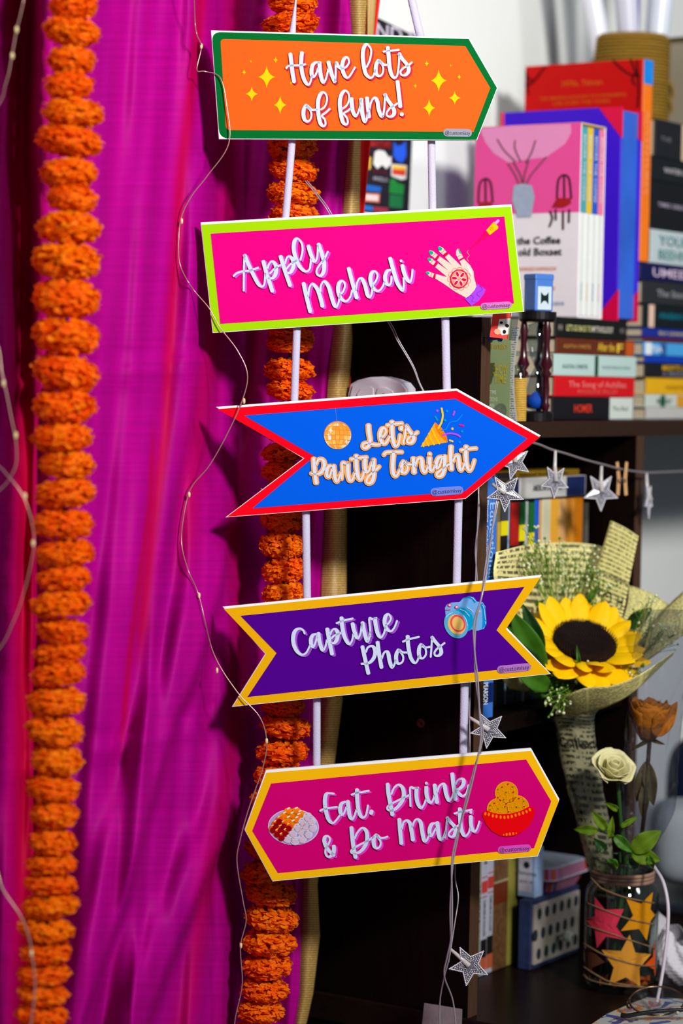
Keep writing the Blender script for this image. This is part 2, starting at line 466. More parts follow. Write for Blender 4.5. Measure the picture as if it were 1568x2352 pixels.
# ================================================================== MARIGOLD GARLANDS
def petal_mat():
    m = bpy.data.materials.new('marigold'); m.use_nodes = True
    N = m.node_tree.nodes; L = m.node_tree.links; b = bsdf(m)
    b.inputs['Roughness'].default_value = 0.6; b.inputs['Specular IOR Level'].default_value = 0.2
    b.inputs['Subsurface Weight'].default_value = 0.0
    at = N.new('ShaderNodeAttribute'); at.attribute_name = 'tone'
    r = N.new('ShaderNodeValToRGB'); L.new(at.outputs['Fac'], r.inputs[0])
    r.color_ramp.elements[0].color = lin((255, 76, 0)); r.color_ramp.elements[1].color = lin((255, 150, 0))
    oi = N.new('ShaderNodeObjectInfo'); hs = N.new('ShaderNodeHueSaturation')
    mr = N.new('ShaderNodeMapRange'); mr.inputs[3].default_value = 0.494; mr.inputs[4].default_value = 0.508
    L.new(oi.outputs['Random'], mr.inputs[0]); L.new(mr.outputs[0], hs.inputs['Hue']); L.new(r.outputs[0], hs.inputs['Color'])
    L.new(hs.outputs[0], b.inputs['Base Color'])
    tr = N.new('ShaderNodeBsdfTranslucent'); L.new(hs.outputs[0], tr.inputs[0]); ms = N.new('ShaderNodeMixShader'); ms.inputs[0].default_value = 0.42
    L.new(b.outputs[0], ms.inputs[1]); L.new(tr.outputs[0], ms.inputs[2]); L.new(ms.outputs[0], N['Material Output'].inputs[0])
    return m
PM = petal_mat()
CORE = mat((150, 44, 0), 0.8)
def make_flower(seed):
    rnd = random.Random(seed)
    V = []; F = []; T = []; M = []
    n = 360; ga = PI * (3 - math.sqrt(5))
    # core
    cv, cf = lathe([(0.001, -.5), (0.4, -.45), (0.62, -.2), (0.66, 0), (0.62, .2), (0.4, .45), (0.001, .5)], 14)
    V += cv; T += [0.0] * len(cv); F += cf; M += [1] * len(cf)
    for i in range(n):
        zz = 1 - 2 * (i + 0.5) / n
        th = i * ga + rnd.uniform(-.2, .2)
        if abs(zz) > 0.95: continue
        rr = math.sqrt(1 - zz * zz)
        D = Vector((rr ** 0.6 * math.cos(th), rr ** 0.6 * math.sin(th), zz * 0.80)); N_ = Vector((D.x, D.y, D.z * 1.5)).normalized()
        tdir = Vector((-math.sin(th), math.cos(th), 0))
        tdir = (tdir + Vector((0, 0, 1)) * rnd.uniform(-.9, .9) + N_ * rnd.uniform(-.2, .2)).normalized()
        out = (N_ + Vector((0, 0, rnd.uniform(-.45, .45))) + tdir * rnd.uniform(-.4, .4)).normalized()
        L_ = rnd.uniform(0.32, 0.46); wd = rnd.uniform(0.14, 0.22); base = D * rnd.uniform(0.64, 0.74)
        tone = rnd.random()
        k = len(V); cup = rnd.uniform(.03, .10)
        bi = out.cross(tdir); bs = rnd.choice((-1, 1)) * rnd.uniform(.6, 1.15)
        for j, (s, ww, bb) in enumerate(((0, .45, 0), (.66, .9, 0), (.93, 1.0, -.10), (.98, .6, -.27))):
            for q in (-1, 0, 1):
                p = base + out * (L_ * s + (rnd.uniform(-.05, .06) if j >= 2 else 0)) + tdir * (q * wd * ww) + bi * (cup * (q * q - .5) * s + rnd.uniform(-.025, .025) * s) + bi * (bb * bs)
                V.append(p); T.append(min(1, max(0, tone * 0.55 + 0.45 * s - .05)))
        for j in range(3):
            for q in range(2):
                a = k + j * 3 + q; F.append([a, a + 1, a + 4, a + 3]); M.append(0)
    me = bpy.data.meshes.new('marigold_head'); me.from_pydata(V, [], F); me.materials.append(PM); me.materials.append(CORE)
    me.polygons.foreach_set('material_index', M)
    at = me.attributes.new('tone', 'FLOAT', 'POINT'); at.data.foreach_set('value', T)
    return me
FL = [make_flower(s) for s in range(5)]
def garland(name, label, lst, d, kk):
    rnd = random.Random(len(lst))
    base = P(lst[-1][0], lst[-1][1] + 40, d)
    g = thing(name, label, 'garland', base, 'marigold garlands'); kk *= 1.03
    pts = [P(x, y, d) for x, y, w_ in lst]
    V, F = tube([pts[0] + Vector((0, 0, .04))] + pts, 0.0012, 5); obj('string', V, F, mat((60, 55, 30), 0.8), g)
    for i, (x, y, w_) in enumerate(lst):
        ya = lst[max(i - 1, 0)][1]; yb = lst[min(i + 1, len(lst) - 1)][1]; sp = (yb - ya) / (2 if 0 < i < len(lst) - 1 else 1)
        r = w_ * kk / 2 * d / FPX; hz_ = sp * 0.5 * 1.05 / 0.98 * d / FPX
        q = Matrix.Rotation(rnd.uniform(-.14, .14), 3, 'Y').to_quaternion() @ Matrix.Rotation(rnd.uniform(0, 6.28), 3, 'Z').to_quaternion()
        if rnd.random() < .5: q = q @ Matrix.Rotation(PI, 3, 'X').to_quaternion()
        place('flower_head', rnd.choice(FL), g, P(x, y, d), q, (r, r, hz_))
    return g
G1 = [(170, -48, 100), (168, 14, 96), (164, 73, 113), (164, 139, 96), (158, 197, 98), (167, 260, 122), (159, 324, 132), (158, 398, 113), (165, 456, 101), (159, 523, 128), (153, 600, 138), (152, 686, 134),
      (153, 772, 133), (151, 856, 133), (148, 934, 128), (142, 1004, 122), (155, 1066, 110), (150, 1133, 118), (145, 1203, 121), (150, 1271, 118), (147, 1328, 106), (141, 1387, 122), (145, 1449, 103), (138, 1499, 105),
      (135, 1547, 109), (129, 1611, 115), (126, 1678, 115), (132, 1746, 103), (122, 1810, 104), (125, 1870, 98), (122, 1933, 94), (118, 1985, 101), (116, 2029, 104), (115, 2079, 112), (107, 2134, 113), (106, 2186, 102),
      (101, 2237, 104), (99, 2283, 101), (96, 2331, 107), (93, 2383, 106)]
G2 = [(674, -42, 95), (672, 8, 98), (667, 56, 114), (668, 108, 98), (668, 162, 98), (668, 216, 98), (668, 270, 98), (671, 338, 97), (673, 390, 96), (673, 446, 104), (677, 496, 100), (670, 552, 96), (668, 608, 96), (668, 662, 96), (668, 714, 94),
      (668, 768, 94), (666, 790, 92), (664, 850, 100), (667, 897, 94), (660, 946, 92), (658, 992, 90), (653, 1038, 92), (654, 1084, 92), (650, 1140, 88), (648, 1192, 90), (649, 1252, 92), (652, 1310, 90), (653, 1364, 88), (652, 1420, 88), (652, 1475, 88),
      (650, 1530, 88), (650, 1580, 88), (651, 1622, 86), (655, 1668, 98), (648, 1728, 104), (640, 1780, 98), (632, 1835, 98), (626, 1890, 98), (618, 1945, 98), (608, 2003, 96), (622, 2052, 102), (624, 2108, 106), (619, 2164, 108), (613, 2219, 99), (608, 2273, 96), (598, 2322, 92), (590, 2372, 90)]
G1 = [(172 + (i % 3) * 2, -760 + i * 62, 100 + (i * 37) % 22) for i in range(12)] + G1 + [(92, 2436, 104), (90, 2490, 104)]
G2 = [(676, -740 + i * 54, 96 + (i * 29) % 12) for i in range(13)] + G2 + [(584, 2424, 92), (580, 2478, 92)]
garland('marigold_garland', 'thick orange marigold garland hanging at the far left of the purple curtain', G1, 2.11, 1.0)
garland('marigold_garland', 'orange marigold garland hanging behind the five painted signs', G2, 2.462, 1.0)
# ================================================================== PAINTED SIGNS
YAW = math.radians(7.0)
SN = (-F_ * math.cos(YAW) + R_ * math.sin(YAW)).normalized()      # signs turn a little to the right
SD = 2.40
WHITE = mat((236, 238, 240), 0.6)
def pr(rgb): return mat(tuple(int(c * .965) for c in rgb), 0.6, 0, 0.02, var=0.015, scale=20)
LET = pr((206, 218, 242))
class Sheet:
    """a sign's plane; pixels of the photograph become points of it, layers rise towards the viewer"""
    def __init__(s, px, py, d): s.o = P(px, py, d); s.n = SN
    def p(s, px, py, off=0.0): return hit(px, py, s.o + s.n * off, s.n)
EPS = 0.00022
def flat(mb, sh_, pts, m, lay): mb.add([sh_.p(x, y, EPS * lay) for x, y in pts], [list(range(len(pts)))[::-1]], m)
def ell(cx, cy, a, b, rot=0, n=24, a0=0, a1=2 * PI):
    c, s = math.cos(rot), math.sin(rot); r = []
    for i in range(n):
        t = a0 + (a1 - a0) * i / (n if abs(a1 - a0 - 2 * PI) < 1e-6 else n - 1)
        x, y = a * math.cos(t), b * math.sin(t); r.append((cx + x * c - y * s, cy + x * s + y * c))
    return r
def ringmesh(mb, sh_, outer, inner, m, lay):
    n = len(outer); V = [sh_.p(x, y, EPS * lay) for x, y in outer + inner]
    mb.add(V, [[(i + 1) % n, i, n + i, n + (i + 1) % n] for i in range(n)], m)
def stroke2d(pts, thick, thin, extra=0.0, n=7, const=None):
    """brush stroke outline: heavy on the way down, light on the way up"""
    q = smoothpath([(x, y, 0) for x, y in pts], n)
    m = len(q); W = []
    for i in range(m):
        t = q[min(i + 1, m - 1)] - q[max(i - 1, 0)]
        L_ = t.length or 1
        dn = max(0.0, t.y / L_)
        W.append((const if const else thin + (thick - thin) * (dn ** 1.2)))
    for _ in range(3): W = [(W[max(i - 1, 0)] + 2 * W[i] + W[min(i + 1, m - 1)]) / 4 for i in range(m)]
    V = []; F = []
    for i in range(m):
        t = q[min(i + 1, m - 1)] - q[max(i - 1, 0)]; t.normalize()
        nx, ny = -t.y, t.x; h = W[i] / 2 + extra
        V += [(q[i].x + nx * h, q[i].y + ny * h), (q[i].x - nx * h, q[i].y - ny * h)]
    for i in range(m - 1): F.append([2 * i, 2 * i + 1, 2 * i + 3, 2 * i + 2])
    for i, sg in ((0, -1), (m - 1, 1)):
        t = (q[1] - q[0]) if i == 0 else (q[-1] - q[-2]); t.normalize(); h = W[i] / 2 + extra
        k = len(V); ang = math.atan2(t.y * sg, t.x * sg)
        sq = 0.75 if W[i] > 6 else 1.0
        for j in range(9):
            a = -PI / 2 + PI * j / 8
            cx, cy = h * math.cos(a) * sq, h * math.sin(a)
            V.append((q[i].x + cx * math.cos(ang) - cy * math.sin(ang), q[i].y + cx * math.sin(ang) + cy * math.cos(ang)))
        F.append(list(range(k, k + 9)))
    return V, F
def strokes(mb, sh_, ss, m, lay, thick=8.2, thin=4.0, extra=0.0, dx=0, dy=0, const=None):
    for s in ss:
        if len(s) == 1:
            x, y, r = s[0]; pts = ell(x + dx, y + dy, r + extra, r + extra, 0, 16); flat(mb, sh_, pts, m, lay); continue
        V, F = stroke2d(s, thick, thin, extra, const=const)
        mb.add([sh_.p(x + dx, y + dy, EPS * lay) for x, y in V], F, m)
def Z(x0, y0, k, *ss):
    """strokes read off an enlarged view: back to photograph pixels"""
    out = []
    for s in ss:
        if len(s) == 1: out.append([(x0 + s[0][0] / k, y0 + s[0][1] / k, s[0][2] / k)])
        else: out.append([(x0 + x / k, y0 + y / k) for x, y in s])
    return out
A = (640, 90, 4.9)
HAVE = Z(*A, [(130, 168), (140, 250), (155, 380), (172, 478)], [(260, 152), (253, 220), (252, 300), (268, 400), (298, 480), (335, 513), (358, 475), (372, 410)], [(85, 325), (110, 302), (180, 295), (250, 293), (298, 283)],
    [(455, 265), (415, 262), (380, 295), (368, 350), (372, 405), (390, 425), (415, 400), (440, 330)], [(458, 264), (462, 330), (475, 420), (500, 488), (525, 460), (545, 390), (555, 340)],
    [(558, 258), (575, 320), (600, 410), (630, 478)], [(632, 478), (640, 400), (641, 265), (665, 300), (700, 330)], [(715, 330), (760, 310), (790, 260), (780, 215), (755, 205), (725, 240), (712, 310), (725, 370), (750, 420), (780, 432), (815, 390), (855, 318)])
LOTS = Z(*A, [(990, 310), (1025, 230), (1040, 130), (1015, 75), (985, 58), (955, 100), (945, 180), (955, 290), (980, 390), (1030, 435), (1065, 410), (1085, 350)],
    [(1120, 240), (1098, 280), (1090, 340), (1098, 390), (1130, 415), (1165, 390), (1175, 330), (1155, 270), (1122, 238), (1160, 272), (1195, 290), (1225, 285)],
    [(1225, 92), (1235, 180), (1245, 300), (1265, 390), (1300, 435), (1330, 410), (1345, 330), (1352, 250), (1355, 168)], [(1178, 140), (1240, 132), (1348, 120)],
    [(1355, 165), (1385, 215), (1430, 270), (1460, 320), (1455, 370), (1420, 405), (1380, 400), (1370, 365), (1400, 325), (1450, 300), (1495, 262)])
B = (680, 180, 5.6)
OF = Z(*B, [(130, 345), (100, 390), (92, 460), (108, 530), (150, 555), (185, 520), (195, 460), (175, 400), (132, 348), (170, 385), (205, 405), (265, 402)],
    [(320, 400), (370, 360), (395, 280), (385, 210), (345, 178), (305, 215), (282, 290), (280, 390), (290, 490), (312, 580), (350, 615), (376, 590), (368, 530), (330, 480), (380, 440), (430, 393)])
FUNS = Z(*B, [(595, 390), (650, 345), (680, 270), (672, 195), (630, 158), (585, 200), (562, 290), (565, 390), (580, 490), (602, 565), (640, 595), (662, 570), (652, 510), (612, 452), (660, 420), (700, 385)],
    [(710, 262), (715, 330), (728, 420), (765, 486), (800, 430), (825, 340), (834, 275)], [(836, 270), (842, 360), (852, 460), (880, 555), (905, 530), (918, 440)], [(910, 252), (918, 330), (935, 495)],
    [(938, 430), (955, 330), (985, 265), (1015, 250), (1045, 300), (1060, 400), (1095, 488), (1115, 480)], [(1115, 488), (1132, 380), (1142, 212)], [(1142, 210), (1165, 255), (1215, 330), (1255, 400), (1255, 460), (1215, 493), (1170, 480), (1165, 440), (1200, 390), (1250, 355), (1303, 322)],
    [(1302, 40), (1320, 200), (1338, 362)], [(1357, 462, 26)])
C = (530, 540, 6.533)
APPLY = Z(*C, [(192, 832), (195, 500), (206, 305)], [(208, 305), (260, 430), (330, 580), (410, 730), (465, 772), (500, 740), (512, 650), (516, 580)], [(42, 612), (90, 570), (170, 545), (270, 533), (350, 510), (408, 490)],
    [(487, 395), (530, 560), (570, 680), (622, 840)], [(555, 490), (575, 430), (615, 394), (660, 428), (680, 500), (668, 590), (625, 642), (570, 650)], [(588, 575), (625, 532), (680, 485), (745, 450)],
    [(745, 320), (790, 470), (830, 590), (888, 755)], [(815, 420), (835, 350), (870, 318), (915, 350), (940, 420), (930, 500), (890, 560), (850, 572)], [(840, 500), (880, 450), (920, 420), (985, 380)],
    [(1045, 370), (1075, 230), (1060, 120), (1000, 52), (955, 90), (942, 200), (972, 340), (1025, 460), (1090, 530), (1140, 543), (1180, 510), (1195, 430), (1200, 360)],
    [(1163, 165), (1190, 260), (1225, 350), (1255, 398), (1288, 360), (1300, 280), (1305, 155)], [(1315, 138), (1370, 300), (1398, 420), (1392, 540), (1352, 606), (1302, 598), (1284, 540), (1320, 460), (1400, 360), (1453, 250)])
D = (680, 580, 5.6)
MEH = Z(*D, [(95, 400), (130, 560), (180, 758)], [(155, 560), (165, 470), (195, 408), (225, 412), (275, 480), (310, 580), (338, 690)], [(312, 500), (316, 430), (345, 377), (375, 377), (420, 450), (455, 570), (490, 675), (518, 698), (543, 650), (558, 560)],
    [(565, 535), (600, 505), (625, 440), (618, 385), (582, 365), (545, 410), (540, 500), (568, 580), (612, 620), (655, 620), (695, 570), (718, 490)], [(675, 205), (720, 380), (778, 582)],
    [(765, 480), (790, 370), (825, 330), (855, 352), (890, 440), (915, 540), (943, 573), (968, 540), (982, 440)], [(985, 415), (1025, 365), (1045, 300), (1030, 255), (998, 240), (965, 272), (953, 340), (970, 420), (1012, 480), (1065, 490), (1110, 440), (1135, 380)],
    [(1205, 225), (1168, 240), (1142, 310), (1155, 390), (1190, 418), (1218, 390), (1225, 310)], [(1207, 75), (1250, 230), (1300, 390), (1366, 488), (1382, 440), (1380, 330)], [(1364, 168), (1387, 260), (1422, 340), (1463, 378), (1485, 320), (1495, 222)], [(1348, 107, 18)])
E_ = (820, 930, 5.6)
LETS = Z(*E_, [(145, 265), (150, 350), (165, 450), (150, 520), (105, 558), (72, 545), (77, 505), (120, 490), (190, 505), (250, 515), (293, 503)], [(300, 430), (345, 392), (370, 340), (352, 302), (318, 312), (295, 370), (300, 440), (322, 490), (360, 498), (395, 450), (420, 410)],
    [(447, 220), (447, 330), (457, 440), (490, 530), (530, 490), (550, 392)], [(385, 265), (450, 250), (573, 238)], [(572, 285), (562, 312)], [(592, 492), (612, 400), (628, 275)], [(628, 272), (665, 330), (718, 400), (722, 450), (690, 488), (648, 485), (642, 450), (680, 410), (735, 380), (773, 354)])
G_ = (700, 1010, 7.467)
PARTY = Z(*G_, [(150, 328), (160, 480), (175, 620), (193, 742)], [(190, 420), (220, 352), (270, 332), (318, 365), (332, 440), (310, 520), (250, 578), (180, 590), (112, 580)], [(450, 452), (408, 462), (375, 520), (375, 600), (402, 642), (430, 610), (460, 510)],
    [(490, 450), (500, 540), (512, 640), (545, 716), (580, 670), (615, 570)], [(628, 668), (640, 540), (640, 405), (700, 408), (742, 405)], [(735, 410), (732, 520), (747, 640), (780, 706), (820, 670), (855, 580)],
    [(880, 278), (877, 380), (887, 520), (912, 640), (950, 686), (990, 630), (1015, 540)], [(792, 335), (880, 320), (1056, 302)], [(1030, 332), (1026, 430), (1042, 540), (1070, 558), (1110, 500), (1165, 350)], [(1176, 345), (1176, 480), (1180, 600), (1150, 715), (1092, 750), (1053, 720), (1072, 650), (1130, 590), (1200, 530), (1272, 462)])
H_ = (870, 1010, 6.533)
TON = Z(*H_, [(72, 228), (110, 192), (200, 187), (342, 186)], [(220, 195), (208, 300), (204, 420), (218, 510), (250, 547), (290, 500), (325, 430)], [(372, 330), (342, 380), (338, 450), (352, 490), (385, 498), (420, 460), (425, 400), (376, 330), (410, 365), (488, 372)],
    [(515, 280), (520, 390), (525, 492)], [(540, 400), (570, 310), (610, 277), (640, 310), (650, 420), (680, 488), (710, 460), (740, 380)], [(758, 272), (756, 380), (772, 450), (795, 468), (820, 430), (840, 380)], [(760, 217, 19)],
    [(950, 257), (898, 272), (863, 340), (858, 400), (880, 428), (910, 390), (945, 280)], [(985, 250), (985, 350), (975, 450), (945, 528), (902, 553), (868, 538), (872, 502), (920, 460), (990, 410), (1045, 370)],
    [(1080, 105), (1075, 250), (1085, 445)], [(1105, 330), (1140, 260), (1178, 237), (1195, 300), (1205, 400), (1230, 458), (1260, 420), (1285, 350)], [(1308, 105), (1300, 230), (1312, 370), (1355, 463), (1395, 420), (1430, 312)], [(1232, 160), (1310, 145), (1455, 130)])
I_ = (660, 1400, 5.807)
CAPT = Z(*I_, [(228, 318), (205, 272), (160, 254), (108, 278), (80, 340), (77, 430), (104, 520), (152, 583), (205, 602), (255, 570), (300, 480)], [(385, 327), (338, 342), (312, 400), (318, 470), (345, 497), (370, 450), (395, 355)], [(413, 320), (425, 420), (465, 540), (500, 510), (525, 410)],
    [(530, 260), (550, 380), (593, 592)], [(570, 330), (600, 272), (640, 264), (668, 310), (662, 390), (630, 440), (588, 448)], [(590, 382), (630, 345), (715, 315)], [(720, 112), (730, 230), (762, 370), (820, 460), (858, 420), (878, 330)], [(656, 182), (740, 150), (868, 119)],
    [(868, 190), (887, 280), (930, 382), (970, 330), (992, 190)], [(1000, 176), (1022, 290), (1060, 420), (1085, 400), (1100, 300)], [(1105, 358), (1100, 250), (1090, 122), (1130, 125), (1186, 114)], [(1166, 122), (1180, 230), (1207, 330), (1245, 372), (1285, 320), (1305, 240)],
    [(1312, 205), (1350, 180), (1378, 120), (1360, 72), (1335, 64), (1303, 100), (1295, 180), (1325, 260), (1380, 288), (1425, 240), (1460, 152)])
J_ = (810, 1440, 6.817)
PHOT = Z(*J_, [(150, 312), (180, 450), (243, 726)], [(205, 390), (235, 322), (285, 302), (330, 322), (350, 400), (330, 480), (280, 545), (220, 573), (137, 576)], [(387, 242), (412, 430), (448, 632)], [(455, 490), (485, 410), (525, 382), (555, 420), (575, 530), (613, 633), (650, 590), (670, 520)],
    [(715, 362), (684, 420), (676, 500), (694, 560), (740, 573), (783, 530), (783, 450), (720, 362), (770, 396), (848, 400)], [(858, 148), (866, 290), (902, 470), (965, 563), (1010, 530), (1035, 450)], [(786, 230), (870, 195), (1033, 156)],
    [(1070, 277), (1040, 330), (1034, 420), (1054, 478), (1100, 488), (1143, 430), (1135, 340), (1075, 277), (1130, 320), (1213, 310)], [(1219, 468), (1232, 300), (1237, 165)], [(1238, 162), (1290, 230), (1363, 320), (1383, 400), (1345, 448), (1292, 448), (1278, 400), (1320, 340), (1380, 295), (1434, 252)])
K_ = (720, 1780, 8.711)
EAT = Z(*K_, [(402, 374), (330, 367), (265, 374), (232, 440), (226, 560), (246, 720), (293, 880), (368, 960), (430, 930), (530, 800)], [(132, 716), (190, 687), (300, 665), (463, 640)], [(625, 540), (560, 572), (530, 660), (540, 760), (575, 797), (610, 760), (650, 650)],
    [(682, 530), (700, 680), (722, 820), (770, 886), (810, 830), (855, 700)], [(868, 295), (872, 480), (892, 680), (942, 820), (998, 850), (1050, 790), (1085, 612)], [(762, 395), (860, 360), (1102, 319)], [(1160, 722), (1146, 768)])
L_k = (870, 1760, 7.127)
DRINK = Z(*L_k, [(142, 295), (152, 430), (187, 620), (220, 792)], [(205, 450), (250, 350), (320, 302), (383, 350), (406, 450), (383, 560), (310, 660), (230, 720), (155, 718), (135, 680), (172, 635), (300, 565), (490, 475)], [(515, 652), (510, 500), (510, 354), (570, 356), (642, 352)],
    [(615, 362), (612, 480), (633, 600), (685, 681), (730, 640), (770, 540)], [(775, 345), (777, 450), (802, 550), (850, 598), (885, 550), (905, 480)], [(775, 277, 24)], [(910, 308), (925, 440), (949, 592)], [(955, 420), (985, 330), (1040, 287), (1075, 320), (1097, 450), (1145, 562), (1190, 520), (1215, 450)],
    [(1200, 125), (1215, 280), (1253, 542)], [(1255, 290), (1290, 230), (1345, 203), (1386, 232), (1373, 310), (1320, 365), (1272, 397), (1312, 450), (1370, 487), (1430, 440), (1465, 312)])
M_k = (730, 1890, 8.711)
ANDO = Z(*M_k, [(316, 468), (318, 560), (290, 630), (220, 682), (165, 650), (146, 570), (168, 480), (220, 400), (238, 310), (195, 266), (145, 282), (125, 350), (155, 460), (222, 560), (322, 650)], [(668, 96), (682, 260), (712, 500), (752, 690)],
    [(735, 310), (790, 190), (880, 102), (957, 150), (984, 270), (966, 400), (900, 520), (800, 600), (692, 608), (660, 570), (700, 520), (830, 440), (1010, 350), (1110, 280)], [(1168, 243), (1120, 300), (1112, 400), (1135, 480), (1190, 507), (1243, 460), (1248, 370), (1172, 247), (1240, 300), (1320, 300), (1388, 276)])
N_k = (890, 1840, 6.817)
MAST = Z(*N_k, [(182, 288), (192, 440), (214, 662)], [(225, 430), (245, 340), (295, 302), (345, 345), (372, 460), (395, 608)], [(385, 400), (420, 312), (465, 285), (513, 330), (535, 450), (562, 590), (588, 632), (620, 600), (650, 520)],
    [(740, 347), (690, 362), (655, 440), (660, 520), (686, 547), (715, 500), (750, 430)], [(777, 338), (787, 440), (802, 550), (835, 606), (870, 570), (905, 470)], [(900, 572), (915, 430), (930, 265)], [(932, 262), (975, 320), (1047, 400), (1060, 480), (1030, 547), (982, 557), (953, 520), (990, 460), (1060, 410), (1113, 376)],
    [(1128, 122), (1132, 260), (1148, 420), (1182, 520), (1220, 547), (1265, 500), (1290, 420)], [(1047, 195), (1130, 170), (1312, 136)], [(1300, 242), (1302, 350), (1322, 440), (1365, 477), (1400, 430), (1435, 322)], [(1300, 175, 23)])

def grow(poly, e):
    """offset outline outwards by e pixels"""
    n = len(poly); out = []
    ar = sum(poly[i][0] * poly[(i + 1) % n][1] - poly[(i + 1) % n][0] * poly[i][1] for i in range(n))
    sg = 1 if ar > 0 else -1
    for i in range(n):
        p0, p1, p2 = Vector(poly[i - 1]), Vector(poly[i]), Vector(poly[(i + 1) % n])
        d1 = (p1 - p0).normalized(); d2 = (p2 - p1).normalized()
        n1 = Vector((d1.y, -d1.x)) * sg; n2 = Vector((d2.y, -d2.x)) * sg
        b = (n1 + n2); b.normalize(); c = max(0.35, b.dot(n1))
        q = p1 + b * (e / c); out.append((q.x, q.y))
    return out
def roundcorner(poly, idx, r, n=5):
    out = []
    for i, p in enumerate(poly):
        if i not in idx: out.append(p); continue
        p0, p1, p2 = Vector(poly[i - 1]), Vector(p), Vector(poly[(i + 1) % len(poly)])
        a = p1 + (p0 - p1).normalized() * r; c = p1 + (p2 - p1).normalized() * r
        for k in range(n + 1):
            t = k / n; q = a * (1 - t) ** 2 + p1 * 2 * t * (1 - t) + c * t * t; out.append((q.x, q.y))
    return out
SERIF = pr((60, 62, 70))
def make_sign(name, label, outer, inner, cb, cp, words, badge, up=3.0, d=SD, rnd=None, lett=LET):
    cx = sum(p[0] for p in outer) / len(outer); cy = sum(p[1] for p in outer) / len(outer)
    S_ = Sheet(cx, cy, d)
    bot = max(outer, key=lambda p: p[1])
    g = thing(name, label, 'sign', S_.p(cx, bot[1]), 'hanging painted party signs')
    bo = grow(outer, 1.2)
    bo = [(x, y - (up if y < cy else 0)) for x, y in bo]
    n = len(bo)
    V = [S_.p(x, y, 0) for x, y in bo] + [S_.p(x, y, 0) - S_.n * 0.005 for x, y in bo]
    F = [list(range(n))[::-1], [i + n for i in range(n)]] + [[i, (i + 1) % n, n + (i + 1) % n, n + i] for i in range(n)]
    obj('foam_board', V, F, WHITE, g)
    po = roundcorner(outer, rnd[0], rnd[1]) if rnd else outer
    pi_ = roundcorner(inner, rnd[0], rnd[1] * .45) if rnd else inner
    mb = MB(); flat(mb, S_, po, pr(cb), 1); mb.build('printed_border', g)
    mb = MB(); flat(mb, S_, pi_, pr(cp), 2); mb.build('printed_panel', g)
    for nm, ss, shc, dx, dy, ol in words:
        mb = MB(); strokes(mb, S_, ss, lett, 10, thick=ol[0], thin=ol[1]); o = mb.build(nm, g)
        if shc:
            mb = MB()
            if ol[2]: strokes(mb, S_, ss, pr(shc), 8, thick=ol[0], thin=ol[1], extra=ol[2])
            else: strokes(mb, S_, ss, pr(shc), 8, thick=ol[0], thin=ol[1], dx=dx, dy=dy)
            mb.build('letter_outline' if ol[2] else 'letter_shadow', o)
    bx, by, bw, bh, ba, bc = badge
    ca, sa = math.cos(ba), math.sin(ba)
    mb = MB(); pts = []
    for sx in (1, -1):
        for k in range(7):
            a = -PI / 2 + PI * k / 6
            x, y = sx * (bw / 2 - bh / 2 + bh / 2 * math.cos(a)), sx * bh / 2 * math.sin(a)
            pts.append((bx + x * ca - y * sa, by + x * sa + y * ca))
    flat(mb, S_, pts, pr(bc), 4); bd = mb.build('maker_badge', g)
    mb = MB()
    addtext(mb, '@customissy', SERIF, lambda x, y: S_.p(bx + x * ca + y * sa, by + x * sa - y * ca, EPS * 5), width=bw - 8, sx=0.92)
    mb.build('badge_lettering', bd)
    return g, S_
WD = (9.2, 4.6, 0)
S1o = [(486, 73), (1076, 89.5), (1141, 202), (1094, 321), (504, 318)]; S1i = [(506, 89.5), (1068, 105.6), (1125.5, 202), (1087, 303), (519, 298.5)]
red_sh = (196, 44, 62)
g1, sh1 = make_sign('arrow_sign', 'orange arrow sign with green border reading Have lots of funs!', S1o, S1i, (0, 104, 42), (255, 96, 26),
    [('word_have', HAVE, red_sh, 4, 4, WD), ('word_lots', LOTS, red_sh, 4, 4, WD), ('word_of', OF, red_sh, 4, 4, WD), ('word_funs', FUNS, red_sh, 4, 4, WD)], (1050.5, 305, 66, 18, .02, (150, 150, 165)), up=2, rnd=((0, 4), 22))
YST = pr((255, 200, 14))
for x, y, hh, hw in [(375, 385, 57, 42), (300, 470, 36, 32), (442, 525, 48, 32), (420, 300, 17, 11), (262, 362, 16, 10), (296, 307, 8, 6), (498, 415, 12, 9), (1235, 403, 57, 40), (1315, 490, 35, 30), (1187, 540, 46, 30), (1175, 318, 16, 11), (1338, 385, 14, 10), (1295, 328, 7, 6), (1118, 430, 12, 8)]:
    x = 440 + x / 2.178; y = y / 2.178; hh /= 2.178; hw /= 2.178; pts = []
    tips = [(0, -hh), (hw, 0), (0, hh), (-hw, 0)]
    for i in range(4):
        a = Vector(tips[i]); c = Vector(tips[(i + 1) % 4]); m_ = (a + c) * 0.16
        for k in range(5):
            t = k / 5; q = a * (1 - t) ** 2 + m_ * 2 * t * (1 - t) + c * t * t; pts.append((x + q.x, y + q.y))
    mb = MB(); flat(mb, sh1, pts, YST, 4); mb.build('printed_sparkle', g1)

S2o = [(462, 516), (1173, 474.5), (1201.5, 715), (489.5, 763.5)]; S2i = [(483.5, 536.5), (1158, 497), (1180, 697), (505.5, 744)]
pk = (214, 78, 214)
g2s, sh2 = make_sign('rectangular_sign', 'magenta rectangular sign with lime border reading Apply Mehedi', S2o, S2i, (160, 214, 4), (230, 0, 128),
    [('word_apply', APPLY, pk, 4.5, 3, WD), ('word_mehedi', MEH, pk, 4.5, 3, WD)], (1139, 702, 72, 16, -.06, (205, 120, 190)), up=4)
